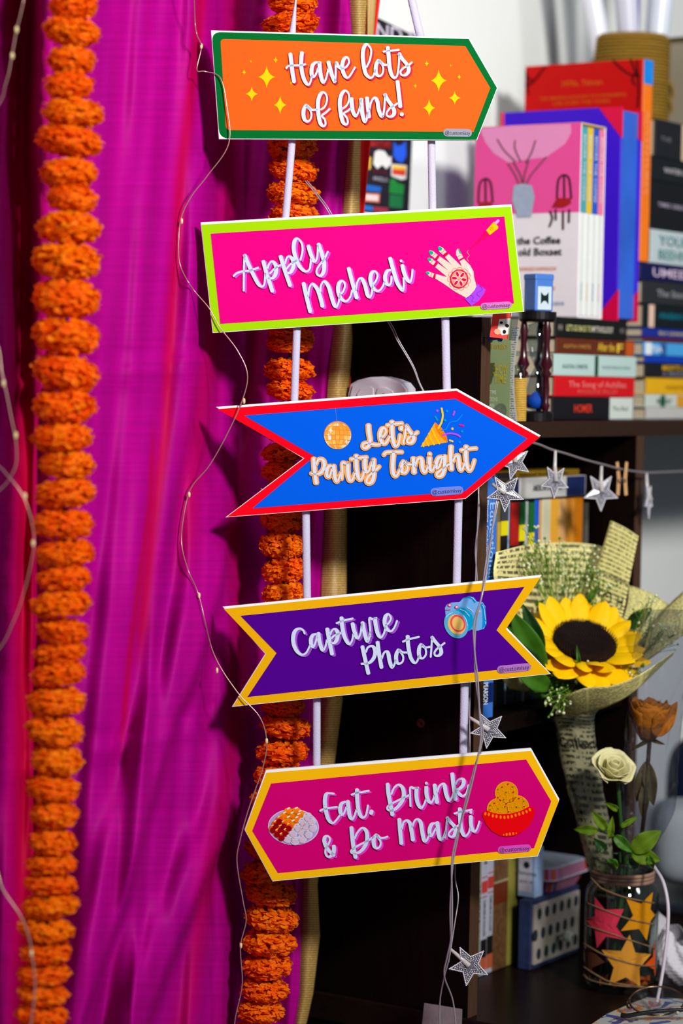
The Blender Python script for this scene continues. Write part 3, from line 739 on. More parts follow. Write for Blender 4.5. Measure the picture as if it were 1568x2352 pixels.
# henna hand, cone
def ic(mb, S_, x0, y0, k):
    def f(pts, rgb, lay): flat(mb, S_, [(x0 + x / k, y0 + y / k) for x, y in pts], pr(rgb), lay)
    def l(pts, rgb, lay, w_): strokes(mb, S_, [[(x0 + x / k, y0 + y / k) for x, y in pts]], pr(rgb), lay, const=w_ / k)
    def r(o, i, rgb, lay): ringmesh(mb, S_, [(x0 + x / k, y0 + y / k) for x, y in o], [(x0 + x / k, y0 + y / k) for x, y in i], pr(rgb), lay)
    return f, l, r
SK = (240, 204, 188); RB = (226, 0, 70); RB2 = (226, 120, 90); GN = (0, 178, 140)
mb = MB(); f, l, r = ic(mb, sh2, 960, 490, 7.127)
f([(280, 1068), (290, 992), (420, 1030), (470, 1040), (278, 880), (325, 820), (455, 910), (500, 945), (310, 768), (350, 702), (515, 815), (560, 860), (438, 715), (500, 665), (640, 800), (715, 875), (680, 780), (750, 745), (850, 850), (905, 950), (915, 1050), (955, 1190), (900, 1310), (790, 1385), (600, 1280), (400, 1140)], SK, 4)
for tip in ([(130, 985), (125, 960), (165, 948), (262, 985), (240, 1055), (190, 1035)], [(150, 745), (175, 725), (235, 745), (285, 795), (248, 850), (190, 810)], [(172, 630), (190, 605), (235, 612), (320, 680), (275, 740), (200, 680)], [(322, 560), (350, 537), (400, 560), (465, 630), (405, 678), (350, 630)], [(640, 580), (665, 578), (705, 660), (738, 718), (665, 760), (620, 680), (622, 620)]):
    f(tip, SK, 4)
for nail in (ell(157, 978, 30, 24, .3, 12), ell(188, 755, 34, 24, .6, 12), ell(212, 642, 40, 30, .6, 12), ell(358, 577, 38, 30, .6, 12), [(650, 580), (668, 580), (705, 655), (685, 665)]): f(nail, GN, 5)
for bnd in ([(262, 990), (288, 995), (275, 1065), (250, 1055)], [(288, 800), (322, 825), (282, 872), (252, 850)], [(320, 690), (350, 705), (312, 765), (280, 742)], [(465, 640), (495, 665), (440, 712), (410, 680)], [(740, 722), (750, 745), (690, 775), (690, 755)]): f(bnd, RB, 5)
for a_, b_ in (((222, 970), (208, 1040)), ((245, 762), (208, 812)), ((282, 655), (240, 700)), ((432, 600), (380, 650)), ((705, 680), (640, 710))): l([a_, b_], RB2, 5, 10)
for i in range(11):
    a = i * 2 * PI / 11 + .2; cx, cy = 672 + 172 * math.cos(a), 1072 + 172 * math.sin(a)
    tx, ty = -math.sin(a), math.cos(a); ox, oy = math.cos(a), math.sin(a)
    l([(cx - tx * 42 - ox * 20, cy - ty * 42 - oy * 20), (cx - tx * 26 + ox * 12, cy - ty * 26 + oy * 12), (cx + tx * 26 + ox * 12, cy + ty * 26 + oy * 12), (cx + tx * 42 - ox * 20, cy + ty * 42 - oy * 20)], RB2, 5, 8)
f(ell(672, 1072, 140, 146), (255, 150, 118), 6); r(ell(672, 1072, 150, 156), ell(672, 1072, 130, 136), RB, 7)
for i in range(6):
    a = i * PI / 3 + .15
    f(ell(672 + 78 * math.cos(a), 1072 + 80 * math.sin(a), 54, 32, a, 14), (255, 215, 200), 7); f(ell(672 + 80 * math.cos(a), 1072 + 82 * math.sin(a), 44, 22, a, 14), RB, 8)
f(ell(672, 1072, 22, 24), (255, 150, 118), 9)
f([(785, 870), (820, 868), (870, 940), (890, 1000), (870, 1018), (845, 990), (825, 930)], (236, 220, 226), 5)
f([(970, 1158), (1105, 1248), (1080, 1310), (990, 1430), (870, 1515), (762, 1395), (840, 1350), (930, 1250)], (166, 66, 236), 6)
l([(800, 1390), (860, 1340), (900, 1380), (880, 1440), (950, 1450)], (120, 40, 200), 7, 8); l([(1010, 1185), (1050, 1250), (960, 1310), (1010, 1370)], (120, 40, 200), 7, 8)
mb.build('printed_henna_hand', g2s)
mb = MB(); f, l, r = ic(mb, sh2, 960, 490, 7.127)
f([(1110, 285), (1165, 350), (830, 600)], (246, 0, 92), 4); f([(1240, 135), (1310, 215), (1308, 250), (1170, 357), (1112, 278)], (250, 190, 4), 5)
l([(1270, 160), (1312, 118)], (224, 150, 240), 6, 46); l([(1205, 250), (1195, 235), (1220, 228), (1228, 258), (1195, 275), (1175, 245), (1205, 215)], (214, 140, 0), 6, 7)
l([(820, 605), (805, 640), (835, 690), (800, 740), (825, 785)], (255, 150, 110), 4, 9)
mb.build('printed_henna_cone', g2s)

S3o = [(499, 939.5), (1048, 897.5), (1239.5, 1004.5), (1068.5, 1144.5), (521, 1187), (699, 1052.5)]; S3i = [(561, 954.5), (1045.5, 916), (1210, 1007.5), (1067, 1128), (579.5, 1167.5), (722, 1048)]
og = (250, 172, 84); WO3 = (7.6, 4.2, 3.4)
g3, sh3 = make_sign('ribbon_arrow_sign', "blue swallow-tailed arrow sign with red border reading Let's Party Tonight", S3o, S3i, (250, 2, 28), (0, 92, 226),
    [('word_lets', LETS, og, 0, 0, WO3), ('word_party', PARTY, og, 0, 0, WO3), ('word_tonight', TON, og, 0, 0, WO3)], (1026, 1128, 76, 19, -.075, (112, 128, 220)), up=4, lett=pr((214, 216, 232)))
mb = MB(); f, l, r = ic(mb, sh3, 730, 930, 4.3556)
R1 = random.Random(5); bc_ = (196, 301); Rb = 136
f(ell(bc_[0], bc_[1], Rb + 2, Rb + 4, 0, 32), (210, 130, 80), 4); l([(175, 33), (186, 165)], (120, 120, 214), 4, 4)
lat = [-85, -64, -44, -22, 0, 22, 44, 64, 85]; shades = [(255, 178, 70), (255, 160, 50), (250, 205, 140), (236, 222, 200), (255, 190, 100), (255, 150, 40)]
for i in range(8):
    nn_ = 9
    for j in range(nn_):
        q = []
        for (la, lo) in ((lat[i], -90 + j * 20), (lat[i + 1], -90 + j * 20), (lat[i + 1], -70 + j * 20), (lat[i], -70 + j * 20)):
            la = math.radians(la * .97); lo = math.radians(lo * .98 + (1 if lo < 0 else -1)); q.append((bc_[0] + Rb * math.cos(la) * math.sin(lo), bc_[1] - Rb * (math.sin(la) + 0.06 * math.cos(la) * math.cos(lo) - .06)))
        c_ = (sum(p[0] for p in q) / 4, sum(p[1] for p in q) / 4)
        f([(c_[0] + (p[0] - c_[0]) * .93, c_[1] + (p[1] - c_[1]) * .9) for p in q], R1.choice(shades), 5)
def spark(f, x, y, s, rgb, lay): f([(x, y - s), (x + s * .22, y - s * .22), (x + s * .8, y), (x + s * .22, y + s * .22), (x, y + s), (x - s * .22, y + s * .22), (x - s * .8, y), (x - s * .22, y - s * .22)], rgb, lay)
spark(f, 128, 258, 34, (240, 236, 232), 6); spark(f, 103, 298, 20, (240, 236, 232), 6); spark(f, 284, 370, 26, (240, 236, 232), 6)
mb.build('printed_disco_ball', g3)
mb = MB(); f, l, r = ic(mb, sh3, 820, 930, 5.6)
f([(1000, 222), (1165, 480), (815, 540)], (255, 158, 40), 4); f([(1000, 222), (1090, 300), (1150, 400), (1165, 482), (1110, 440), (1050, 370), (1010, 290)], (255, 122, 0), 5)
for t in (0.12, .3, .5, .7):
    a = Vector((815, 540)).lerp(Vector((1000, 222)), t + .05); b_ = Vector((815, 540)).lerp(Vector((1165, 480)), t)
    l([(a.x + 6, a.y + 6), ((a.x + b_.x) / 2 - 8, (a.y + b_.y) / 2), (b_.x - 4, b_.y - 2)], (255, 190, 0), 5, 24)
l([(1085, 45), (1100, 130), (1085, 220), (1045, 300)], (255, 196, 20), 6, 24); l([(1100, 390), (1180, 368), (1270, 378), (1322, 408)], (190, 70, 226), 6, 22)
l([(1085, 325), (1140, 310), (1190, 230), (1280, 205), (1350, 128)], (0, 128, 236), 6, 16)
for x, y, rgb in ((1030, 75, (190, 70, 226)), (1155, 80, (0, 140, 236)), (1130, 198, (0, 150, 190)), (1224, 306, (255, 180, 40)), (1348, 340, (0, 140, 200)), (1316, 478, (0, 128, 236))): f(ell(x, y, 17, 17, 0, 8), rgb, 5)
for a_, b_, rgb in (((1250, 85), (1236, 130), (190, 70, 226)), ((1005, 150), (1030, 195), (0, 150, 190)), ((1320, 258), (1365, 268), (230, 10, 140)), ((1190, 455), (1228, 470), (255, 196, 40))): l([a_, b_], rgb, 5, 22)
mb.build('printed_party_popper', g3)

S4o = [(514, 1398.5), (1241, 1326), (1161.5, 1445), (1262, 1547), (535, 1622), (610.5, 1501.5)]; S4i = [(552, 1414.5), (1204, 1348), (1140, 1447.5), (1220, 1530), (568, 1601), (635, 1500)]
pu = (158, 82, 206)
g4, sh4 = make_sign('banner_sign', 'purple swallow-tailed banner sign with yellow border reading Capture Photos', S4o, S4i, (238, 176, 8), (80, 0, 140),
    [('word_capture', CAPT, pu, 4.5, 3, WD), ('word_photos', PHOT, None, 0, 0, WD)], (1180, 1535, 78, 18, -.095, (176, 112, 190)), up=4)
mb = MB(); f, l, r = ic(mb, sh4, 1000, 1350, 11.2)
CB = (110, 168, 226); CL = (88, 168, 212); CT = (0, 152, 200)
f([(240, 520), (290, 430), (420, 380), (610, 370), (700, 270), (850, 215), (980, 240), (1055, 340), (1080, 360), (1210, 370), (1280, 480), (1310, 900), (1250, 1050), (1090, 1105), (940, 1085), (700, 700), (260, 720)], CB, 4)
f([(1150, 420), (1210, 400), (1285, 520), (1308, 950), (1190, 1070), (1210, 900), (1205, 600)], (0, 140, 220), 5)
f(ell(740, 800, 265, 330, -.35, 32), (84, 160, 214), 5); f(ell(700, 830, 268, 318, -.35, 32), CT, 6)
f(ell(530, 945, 300, 368, -.42, 36), CL, 7); f(ell(545, 945, 225, 268, -.42, 32), (226, 186, 98), 8); r(ell(575, 915, 190, 226, -.42, 32), ell(575, 920, 148, 180, -.42, 32), (236, 74, 86), 9)
f([(610, 370), (700, 275), (850, 215), (980, 240), (1055, 345), (1000, 400), (940, 300), (820, 255), (700, 290)], (0, 140, 216), 5)
for x, y in ((362, 448), (540, 495)): f(ell(x, y, 52, 44), (222, 70, 120), 8); f(ell(x + 4, y, 26, 22), (250, 220, 220), 9)
l([(272, 565), (320, 572), (378, 560)], (222, 70, 120), 8, 26); f(ell(1112, 602, 44, 34), (226, 160, 200), 6)
for i in range(9): l([(640 + i * 40, 500 + i * i * 4.5), (600 + i * 40, 530 + i * i * 4.5)], (60, 130, 196), 7, 10)
for s in ([(915, 240), (980, 290), (1020, 340)], [(1210, 450), (1250, 560), (1278, 820)], [(640, 560), (760, 610), (865, 730)], [(270, 760), (330, 690), (435, 640)], [(700, 710), (780, 810), (815, 970)], [(1280, 870), (1280, 925)], [(820, 515), (900, 560), (960, 620)]): l(s, (206, 230, 248), 9, 14)
mb.build('printed_camera', g4)

S5o = [(611.5, 1775), (1218.5, 1724.5), (1283, 1840.5), (1234, 1965.5), (626.5, 2023), (563, 1906)]; S5i = [(622.5, 1799.5), (1208, 1744.5), (1265.5, 1840.5), (1226, 1948), (638, 2005.5), (579, 1908.5)]
p5 = (232, 60, 200)
g5, sh5 = make_sign('hexagonal_sign', 'magenta six-sided sign with yellow border reading Eat, Drink & Do Masti', S5o, S5i, (250, 188, 10), (210, 0, 112),
    [('word_eat', EAT, p5, 4, 3, WD), ('word_drink', DRINK, p5, 4, 3, WD), ('words_and_do', ANDO, p5, 4, 3, WD), ('word_masti', MAST, p5, 4, 3, WD)], (1181, 1950, 77, 17, -.075, (214, 80, 190)), up=5)
mb = MB(); f, l, r = ic(mb, sh5, 600, 1840, 10.453)
f(ell(770, 620, 612, 432, .05, 40), (214, 204, 234), 4); f(ell(770, 618, 590, 412, .05, 40), (184, 154, 214), 5)
for row in ([(650, 250), (840, 240), (930, 310)], [(560, 350), (740, 350), (900, 380)], [(650, 450), (850, 460)], [(760, 540)]):
    for x, y in row: f(ell(x, y, 112, 92, 0, 14), (255, 142, 0), 6); f(ell(x, y + 18, 62, 40, 0, 10), (255, 116, 10), 7); l([(x - 25, y - 62), (x + 22, y - 84)], (240, 236, 226), 8, 32)
for x, y in ((430, 460), (340, 560), (530, 570), (280, 665), (470, 665), (660, 625), (380, 765), (580, 750), (485, 855)):
    f(ell(x, y, 98, 98, 0, 16), (240, 84, 20), 8); f(ell(x, y + 36, 72, 72, 0, 14), (150, 0, 14), 9); l([(x - 32, y - 70), (x + 5, y - 92)], (255, 220, 120), 10, 24)
for x, y in ((1110, 380), (1000, 500), (1200, 480), (880, 640), (1060, 590), (1230, 640), (760, 760), (960, 720), (1120, 790), (640, 900), (810, 950), (980, 900)):
    f(ell(x, y, 112, 112, 0, 16), (202, 204, 232), 8); f(ell(x, y + 32, 70, 72, 0, 14), (214, 184, 210), 9); l([(x - 20, y - 66), (x + 18, y - 92)], (216, 170, 130), 10, 30); l([(x - 14, y - 70), (x + 12, y - 88)], (248, 238, 220), 11, 14)
mb.build('printed_sweets_plate', g5)
mb = MB(); f, l, r = ic(mb, sh5, 1100, 1790, 11.2)
for cx, cy, ra in ((705, 350, 296), (480, 770, 280), (980, 715, 302)):
    f(ell(cx, cy, ra, ra, 0, 36), (226, 142, 0), 4); r(ell(cx, cy, ra, ra, 0, 36), ell(cx, cy, ra - 20, ra - 20, 0, 36), (246, 164, 10), 5)
R1 = random.Random(3)
for _ in range(90):
    a, q = R1.uniform(0, 6.28), R1.uniform(0, 1) ** .5 * 255; c_ = R1.choice(((705, 350), (480, 740), (980, 700))); f(ell(c_[0] + q * math.cos(a), c_[1] + q * math.sin(a), 22, 24, 0, 8), (240, 154, 6), 6)
f([(85, 930), (110, 840), (200, 800), (350, 860), (560, 892), (800, 880), (1040, 820), (1280, 705), (1370, 710), (1432, 800), (1400, 970), (1300, 1180), (1100, 1360), (900, 1455), (720, 1475), (540, 1450), (340, 1340), (180, 1160)], (236, 4, 14), 7)
for i, (x, y) in enumerate([(160, 885), (250, 902), (352, 938), (445, 955), (552, 972), (650, 978), (745, 970), (838, 955), (937, 922), (1030, 893), (1127, 866), (1218, 828), (1303, 780)]): f(ell(x, y, 29, 46, .2 - i * .05, 12), (248, 128, 8), 8)
for x, y, s in ((632, 1428, 22), (705, 1418, 36), (790, 1406, 40), (875, 1395, 36), (955, 1387, 22)): f(ell(x, y, s * .75, s, 0, 10), (248, 128, 8), 8)
for x, y in ((745, 120), (594, 200), (880, 330), (485, 468), (547, 535), (875, 552), (698, 625), (394, 614), (1025, 492), (1158, 700), (666, 704), (757, 835)): f(ell(x, y, 19, 22, 0, 8), (206, 0, 0), 8)
for x, y in ((865, 195), (487, 255), (690, 340), (634, 520), (285, 670), (487, 754), (967, 710), (1145, 568)): f(ell(x, y, 17, 20, 0, 8), (64, 118, 8), 8)
mb.build('printed_laddoo_bowl', g5)

# ------------------------------------------------------------------ white satin ribbons
def sat():
    m = mat((196, 190, 216), 0.45, 0, 0.2, key='satin', var=0.05, scale=400, bump=0.25, bscale=900)
    return m
SAT = sat()
def ribbon(label, a, b, wpx, wob=0.0, wf=None, off=0.0065):
    """between two boards; ends glued to their backs"""
    shs = Sheet(800, 1176, SD)
    N = 60 if wf else 14
    wa, wb = wpx if isinstance(wpx, tuple) else (wpx, wpx)
    def fn(s, t):
        x = a[0] + (b[0] - a[0]) * t + (wf(t) if wf else (wa + (wb - wa) * t)) * (s - .5); y = a[1] + (b[1] - a[1]) * t
        return shs.p(x, y, -off - wob * math.sin(PI * t) - 0.0008 * math.cos(2 * PI * s))
    V, F, UV = grid(fn, 4, N); V2, F2 = thicken(V, F, 0.0004)
    return tag(obj('satin_ribbon', V2, F2, SAT, smooth=True), label, 'ribbon', 'white ribbons holding the signs')
ribbon('white satin ribbon rising from the upper left of the orange sign', (747, -660), (669, 96), 17, .001, wf=lambda t: 14 if t < .72 else (14 - (t - .72) / .15 * 11 if t < .87 else 3 + (t - .87) / .13 * 15))
ribbon('white satin ribbon rising from the upper right of the orange sign', (791, -660), (971, 110), (17, 19), .001)
ribbon('left white ribbon between the orange sign and the Mehedi sign', (672, 305), (654, 520), 16.5)
ribbon('right white ribbon between the orange sign and the Mehedi sign', (990, 305), (993, 500), 17)
ribbon('left white ribbon between the Mehedi sign and the blue arrow sign', (682, 740), (675, 940), 17)
ribbon('right white ribbon between the Mehedi sign and the blue arrow sign', (1022, 720), (1026, 915), 18)
ribbon('left white ribbon between the blue arrow sign and the purple sign', (702, 1160), (705, 1400), 17.5)
ribbon('right white ribbon between the blue arrow sign and the purple sign', (1053, 1130), (1048, 1360), 18)
ribbon('left white ribbon between the purple sign and the six-sided sign', (727, 1590), (727, 1785), 17)
ribbon('right white ribbon between the purple sign and the six-sided sign', (1067, 1550), (1063, 1755), 18)
# ================================================================== BOOKS AND THINGS ON THE SHELF
INK = {}
def ink(rgb): return mat(rgb, 0.6, 0, 0.1)
PAGE = mat((206, 190, 160), 0.9, 0, 0.05, key='pages', var=0.25, scale=3, stretch=(4, 4, 300), coords='Object')
PAGEV = mat((206, 190, 160), 0.9, 0, 0.05, key='pagesv', var=0.25, scale=3, stretch=(300, 4, 4), coords='Object')
def book(name, label, u0, u1, v0, v1, z0, z1, lie, cover, texts=(), bands=(), group=None, cat='book', cm=None):
    g = thing(name, label, cat, cab((u0 + u1) / 2, (v0 + v1) / 2, z0), group)
    m = cm or mat(cover, 0.45, 0, 0.2, var=0.04, scale=30)
    t = 0.0016; mb = MB()
    mb.add(*box(u0, u1, v0, v0 + t, z0, z1, 0.0007, cab), m)
    if lie:
        mb.add(*box(u0, u1, v0 + t * .5, v1, z0, z0 + t, 0.0005, cab), m); mb.add(*box(u0, u1, v0 + t * .5, v1, z1 - t, z1, 0.0005, cab), m)
        V, F = box(u0 + .002, u1 - .002, v0 + t, v1 - .002, z0 + t, z1 - t, 0, cab)
    else:
        mb.add(*box(u0, u0 + t, v0 + t * .5, v1, z0, z1, 0.0005, cab), m); mb.add(*box(u1 - t, u1, v0 + t * .5, v1, z0, z1, 0.0005, cab), m)
        V, F = box(u0 + t, u1 - t, v0 + t, v1 - .002, z0 + .002, z1 - .002, 0, cab)
    mb.build('cover', g); obj('page_block', V, F, PAGE if lie else PAGEV, g)
    Ls = (u1 - u0) if lie else (z1 - z0); Hs = (z1 - z0) if lie else (u1 - u0)
    for f0, f1, rgb in bands:
        if lie: V, F = box(u0 + Ls * f0, u0 + Ls * f1, v0 - .0004, v0 + .0005, z0 + .0006, z1 - .0006, 0, cab)
        else: V, F = box(u0 + .0004, u1 - .0004, v0 - .0004, v0 + .0005, z1 - Ls * f1, z1 - Ls * f0, 0, cab)
        obj('spine_band', V, F, mat(rgb, 0.45, 0, 0.2, var=0.04, scale=30), g)
    if texts:
        for s, pos, off, size, rgb, wd in texts:
            mb = MB(); h = Hs * size / 0.72
            if lie: fn = lambda x, y: cab(u0 + Ls * pos + x, v0 - .0007, (z0 + z1) / 2 + Hs * off + y)
            else: fn = lambda x, y: cab((u0 + u1) / 2 + Hs * off + y, v0 - .0007, z1 - Ls * pos - x)
            if wd:
                V, F, w0 = textmesh(s, 0.01)
                kx = Ls * wd / w0
                mb.add([fn(x * kx, y * h) for x, y in V], F, ink(rgb))
            else: addtext(mb, s, ink(rgb), fn, size=h, bold=0.01)
            mb.build('spine_lettering', g)
    return g
def pxbook(name, label, xl, xr, yt, yb, v, dep, cover, texts=(), bands=(), group=None, length=None, z0=None, z1=None):
    a = hv(xl, (yt + yb) / 2, v); u0 = a[0]
    u1 = u0 + length if length else hv(xr, (yt + yb) / 2, v)[0]
    z0 = hv(xl, yb, v)[2] if z0 is None else z0
    z1 = hv(xl, yt, v)[2] if z1 is None else z1
    return book(name, label, u0, u1, v, v + dep, z0, z1, True, cover, texts, bands, group), u0, u1, z0, z1
ga = 'paperbacks lying in the stack beside the hourglass'
zc = ZP
STK = [('black paperback lettered HOMER lying at the bottom of the stack', 1268, 1455, 911, 962, (22, 20, 24), [('HOMER', .36, 0, .36, (222, 60, 40), .22), ('The Iliad', .82, .0, .2, (120, 126, 120), .2)], [(.69, .985, (204, 212, 204))]),
       ('red paperback lettered The Song of Achilles in the book stack', 1273, 1457, 863, 908, (206, 16, 24), [('The Song of Achilles', .52, .12, .3, (236, 120, 120), .72), ('MADELINE MILLER', .52, -.24, .2, (226, 84, 84), .5)], ()),
       ('pale mint paperback in the middle of the book stack', 1272, 1461, 812, 857, (182, 206, 200), [('AGATHA CHRISTIE', .24, -.05, .2, (120, 150, 146), .3), ('THE MYSTERIOUS AFFAIR', .74, -.05, .15, (150, 176, 172), .36)], [(.48, .52, (10, 66, 48))]),
       ('brown paperback with yellow title lettering in the book stack', 1277, 1457, 775, 809, (96, 40, 22), [('AGATHA CHRISTIE', .25, 0, .26, (190, 130, 60), .34), ('After the', .62, .05, .55, (230, 190, 50), .22), ('F', .8, 0, .6, (240, 200, 60), .08)], [(.88, .985, (190, 80, 20))]),
       ('black paperback on Greek mythology at the top of the stack', 1275, 1440, 727, 771, (20, 20, 18), [('LET\'S GO BACK TO', .31, 0, .3, (206, 206, 130), .34), ('MYTHOLOGY', .64, 0, .3, (214, 206, 190), .3), ('HHH', .06, 0, .3, (150, 140, 130), .06), ('III', .92, 0, .25, (120, 110, 110), .06)], ())]
for lab, xl, xr, yt, yb, cov, tx, bn in STK:
    v = 0.05; top = hv(xl, yt, v)[2]
    _, ua, ub, za, zc = pxbook('stacked_paperback', lab, xl, xr, yt, yb, v, 0.128, cov, tx, bn, ga, z0=zc + .0003, z1=top)
ZG = zc
gb = 'books lying in the tall stack at the right edge'
STB = [('white book lying at the bottom of the right-edge stack', 1484, 936, 952, (190, 188, 184), [], ()),
       ('green and white book with an orange end in the right-edge stack', 1482, 906, 934, (196, 206, 196), [('RED LILY', .25, 0, .4, (30, 70, 50), .2)], [(.2, .26, (20, 90, 60)), (.42, .9, (214, 150, 40))]),
       ('yellow book in the right-edge stack', 1484, 868, 904, (226, 170, 16), [('watering', .4, 0, .35, (180, 130, 10), .3)], ()),
       ('black book with yellow title capitals in the right-edge stack', 1481, 833, 866, (26, 24, 28), [('MISFITS AND', .45, .2, .36, (222, 170, 40), .45), ('A MANIFESTO', .5, -.2, .3, (130, 130, 150), .55)], ()),
       ('deep blue thin book in the right-edge stack', 1481, 816, 832, (10, 56, 170), [], ()),
       ('sky blue book with white lettering in the right-edge stack', 1478, 785, 815, (70, 160, 220), [('TEA', .16, 0, .5, (230, 236, 240), .16)], [(.02, .1, (226, 232, 236)), (.22, .3, (40, 90, 150))]),
       ('thin maroon book in the right-edge stack', 1478, 774, 784, (86, 30, 44), [], ()),
       ('royal blue book with yellow lettering in the right-edge stack', 1476, 752, 773, (24, 44, 140), [('SELF LEARNER', .4, 0, .35, (210, 190, 110), .4)], ()),
       ('black book with teal title in the right-edge stack', 1477, 697, 750, (12, 24, 26), [('ARABIAN NIGHTS', .5, .05, .26, (10, 120, 140), .6)], [(.07, .14, (226, 190, 170))]),
       ('charcoal book with silver script title in the right-edge stack', 1476, 643, 694, (40, 42, 44), [('The Story of a', .48, 0, .3, (150, 152, 154), .6)], ()),
       ('navy book with pale pink lettering in the right-edge stack', 1470, 601, 640, (14, 20, 70), [('UMEED', .44, 0, .5, (214, 190, 216), .56)], ()),
       ('white book lettered YOUR in teal in the right-edge stack', 1493, 525, 599, (186, 200, 202), [('YOUR', .32, .2, .3, (60, 120, 126), .42), ('BEEHIVE', .34, -.22, .3, (60, 130, 130), .46)], [(.66, .72, (230, 130, 90))]),
       ('thick black book with small silver lettering in the right-edge stack', 1492, 412, 523, (20, 22, 24), [('TIMES GREAT', .3, .02, .09, (170, 160, 180), .4), ('BOOK', .66, .0, .12, (150, 150, 160), .2)], ()),
       ('thin black book above the thickest one in the right-edge stack', 1494, 357, 409, (24, 27, 30), [('WATER DRAGON', .45, 0, .22, (190, 186, 190), .56)], ()),
       ('black book with an owl picture topping the right-edge stack', 1504, 271, 352, (28, 30, 34), [('THE', .14, 0, .12, (110, 110, 116), .14)], [(.36, .56, (214, 186, 150)), (.40, .52, (226, 150, 60))])]
zc = ZP
for lab, xl, yt, yb, cov, tx, bn in STB:
    v = 0.06; top = hv(xl, yt, v)[2]
    _, ua, ub, za, zc = pxbook('stacked_book', lab, xl, 1600, yt, yb, v, 0.15 if yt > 590 else 0.17, cov, tx, bn, gb, length=0.205, z0=zc + .0003, z1=top)
    if 'navy' in lab: ZN = zc; UN = ua
ZB1 = zc

# ---- boxed set of four novels, pink front
def ufn(u, vc, z): return lambda x, y: cab(u, vc - x, z + y)
UC = hv(1330, 500, .05)[0]; UC1 = hv(1387, 500, .05)[0]
VC1 = hu(1088, 500, UC)[1]; ZC1 = hv(1330, 279, .05)[2]
bs = thing('boxed_book_set', 'pink and white boxed set of four novels with chairs on its front', 'box set', cab((UC + UC1) / 2, .12, ZG))
mb = MB(); mm = mat((240, 232, 236), 0.5, 0, .1); H0 = ZC1 - ZG
mb.add(*box(UC, UC + .0022, .05, VC1, ZG + .0003, ZC1, .0004, cab), mm); mb.add(*box(UC1 - .0022, UC1, .05, VC1, ZG + .0003, ZC1, .0004, cab), mm)
mb.add(*box(UC, UC1, .05, VC1, ZG + .0003, ZG + .0025, .0003, cab), mm); mb.add(*box(UC, UC1, .05, VC1, ZC1 - .0022, ZC1, .0003, cab), mat((206, 170, 110), .6)); mb.add(*box(UC, UC1, VC1 - .002, VC1, ZG + .0003, ZC1, .0003, cab), mm)
mb.build('slipcase', bs)
def zy(py): return hv(1330, py, .05)[2]
zpk = zy(487)
V, F = box(UC - .0004, UC + .001, .0502, VC1 - .0002, zpk, ZC1 - .0004, 0, cab); obj('pink_panel', V, F, mat((242, 84, 160), .55, 0, .1, var=.03), bs)
def fr(px, py): a = hu(px, py, UC - .0005); return a[1], a[2]
def upoly(mb, pts, m, lay, u=None):
    u = UC if u is None else u
    mb.add([cab(u - .0005 - lay * .0002, *fr(x, y)) for x, y in pts], [list(range(len(pts)))[::-1]], m)
def zb(pts, x0=1080, y0=0, k=3.213): return [(x0 + x / k, y0 + y / k) for x, y in pts]
mb = MB()
PK2 = mat((240, 150, 200), .6)
upoly(mb, zb([(70, 950), (300, 930), (740, 915), (745, 980), (700, 1060), (560, 1160), (400, 1180), (280, 1200), (170, 1130), (110, 1050)]), PK2, 1)
for a_ in ([(280, 1210), (330, 1290), (360, 1360)], [(320, 1200), (370, 1290), (385, 1360)], [(430, 1190), (400, 1290), (395, 1360)], [(560, 1160), (450, 1290), (415, 1360)], [(200, 1030), (250, 1110), (330, 1190)], [(330, 1040), (330, 1100), (370, 1190)], [(480, 1040), (450, 1130), (410, 1200)]):
    V, F = stroke2d(zb(a_), 4, 3, const=3.6); mb.add([cab(UC - .001, *fr(x, y)) for x, y in V], F, mat((120, 70, 90), .6))
upoly(mb, zb([(320, 1370), (390, 1355), (455, 1370), (475, 1450), (450, 1600), (350, 1605), (310, 1480)]), mat((164, 178, 200), .6, var=.2, scale=200), 3)
for cx in (0, 1):
    ox, oy = (0, 0) if cx == 0 else (580, -28)
    ch = [[(60 + ox, 1490 + oy), (70 + ox, 1360 + oy), (110 + ox, 1320 + oy), (150 + ox, 1350 + oy), (165 + ox, 1490 + oy)], [(112 + ox, 1330 + oy), (114 + ox, 1490 + oy)]]
    if cx: ch += [[(590, 1560), (605, 1610), (585, 1670)], [(685, 1560), (685, 1690)], [(730, 1550), (728, 1640)], [(630, 1550), (632, 1620)]]
    for s in ch:
        V, F = stroke2d(zb(s), 4, 4, const=4.6); mb.add([cab(UC - .001, *fr(x, y)) for x, y in V], F, mat((66, 14, 26), .6))
    upoly(mb, zb([(62 + ox, 1490 + oy), (160 + ox, 1490 + oy), (165 + ox, 1530 + oy), (110 + ox, 1560 + oy), (20 + ox if cx else 62, 1560 + oy)]), mat((170, 10, 24), .6, var=.5, scale=300), 4)
mb.build('front_picture', bs)
mb = MB(); bk = ink((50, 44, 50))
for s, x, y, wd in (('the Coffee', 1237, 552, 100), ('old Boxset', 1240, 578, 100)):
    V, F, w0 = textmesh(s, .02); vk = (fr(x - wd / 2, y)[0] - fr(x + wd / 2, y)[0]) / w0; hk = abs(fr(x, y)[1] - fr(x, y + 24)[1])
    c_ = fr(x, y); mb.add([cab(UC - .001, c_[0] - a * vk, c_[1] + b * hk) for a, b in V], F, bk)
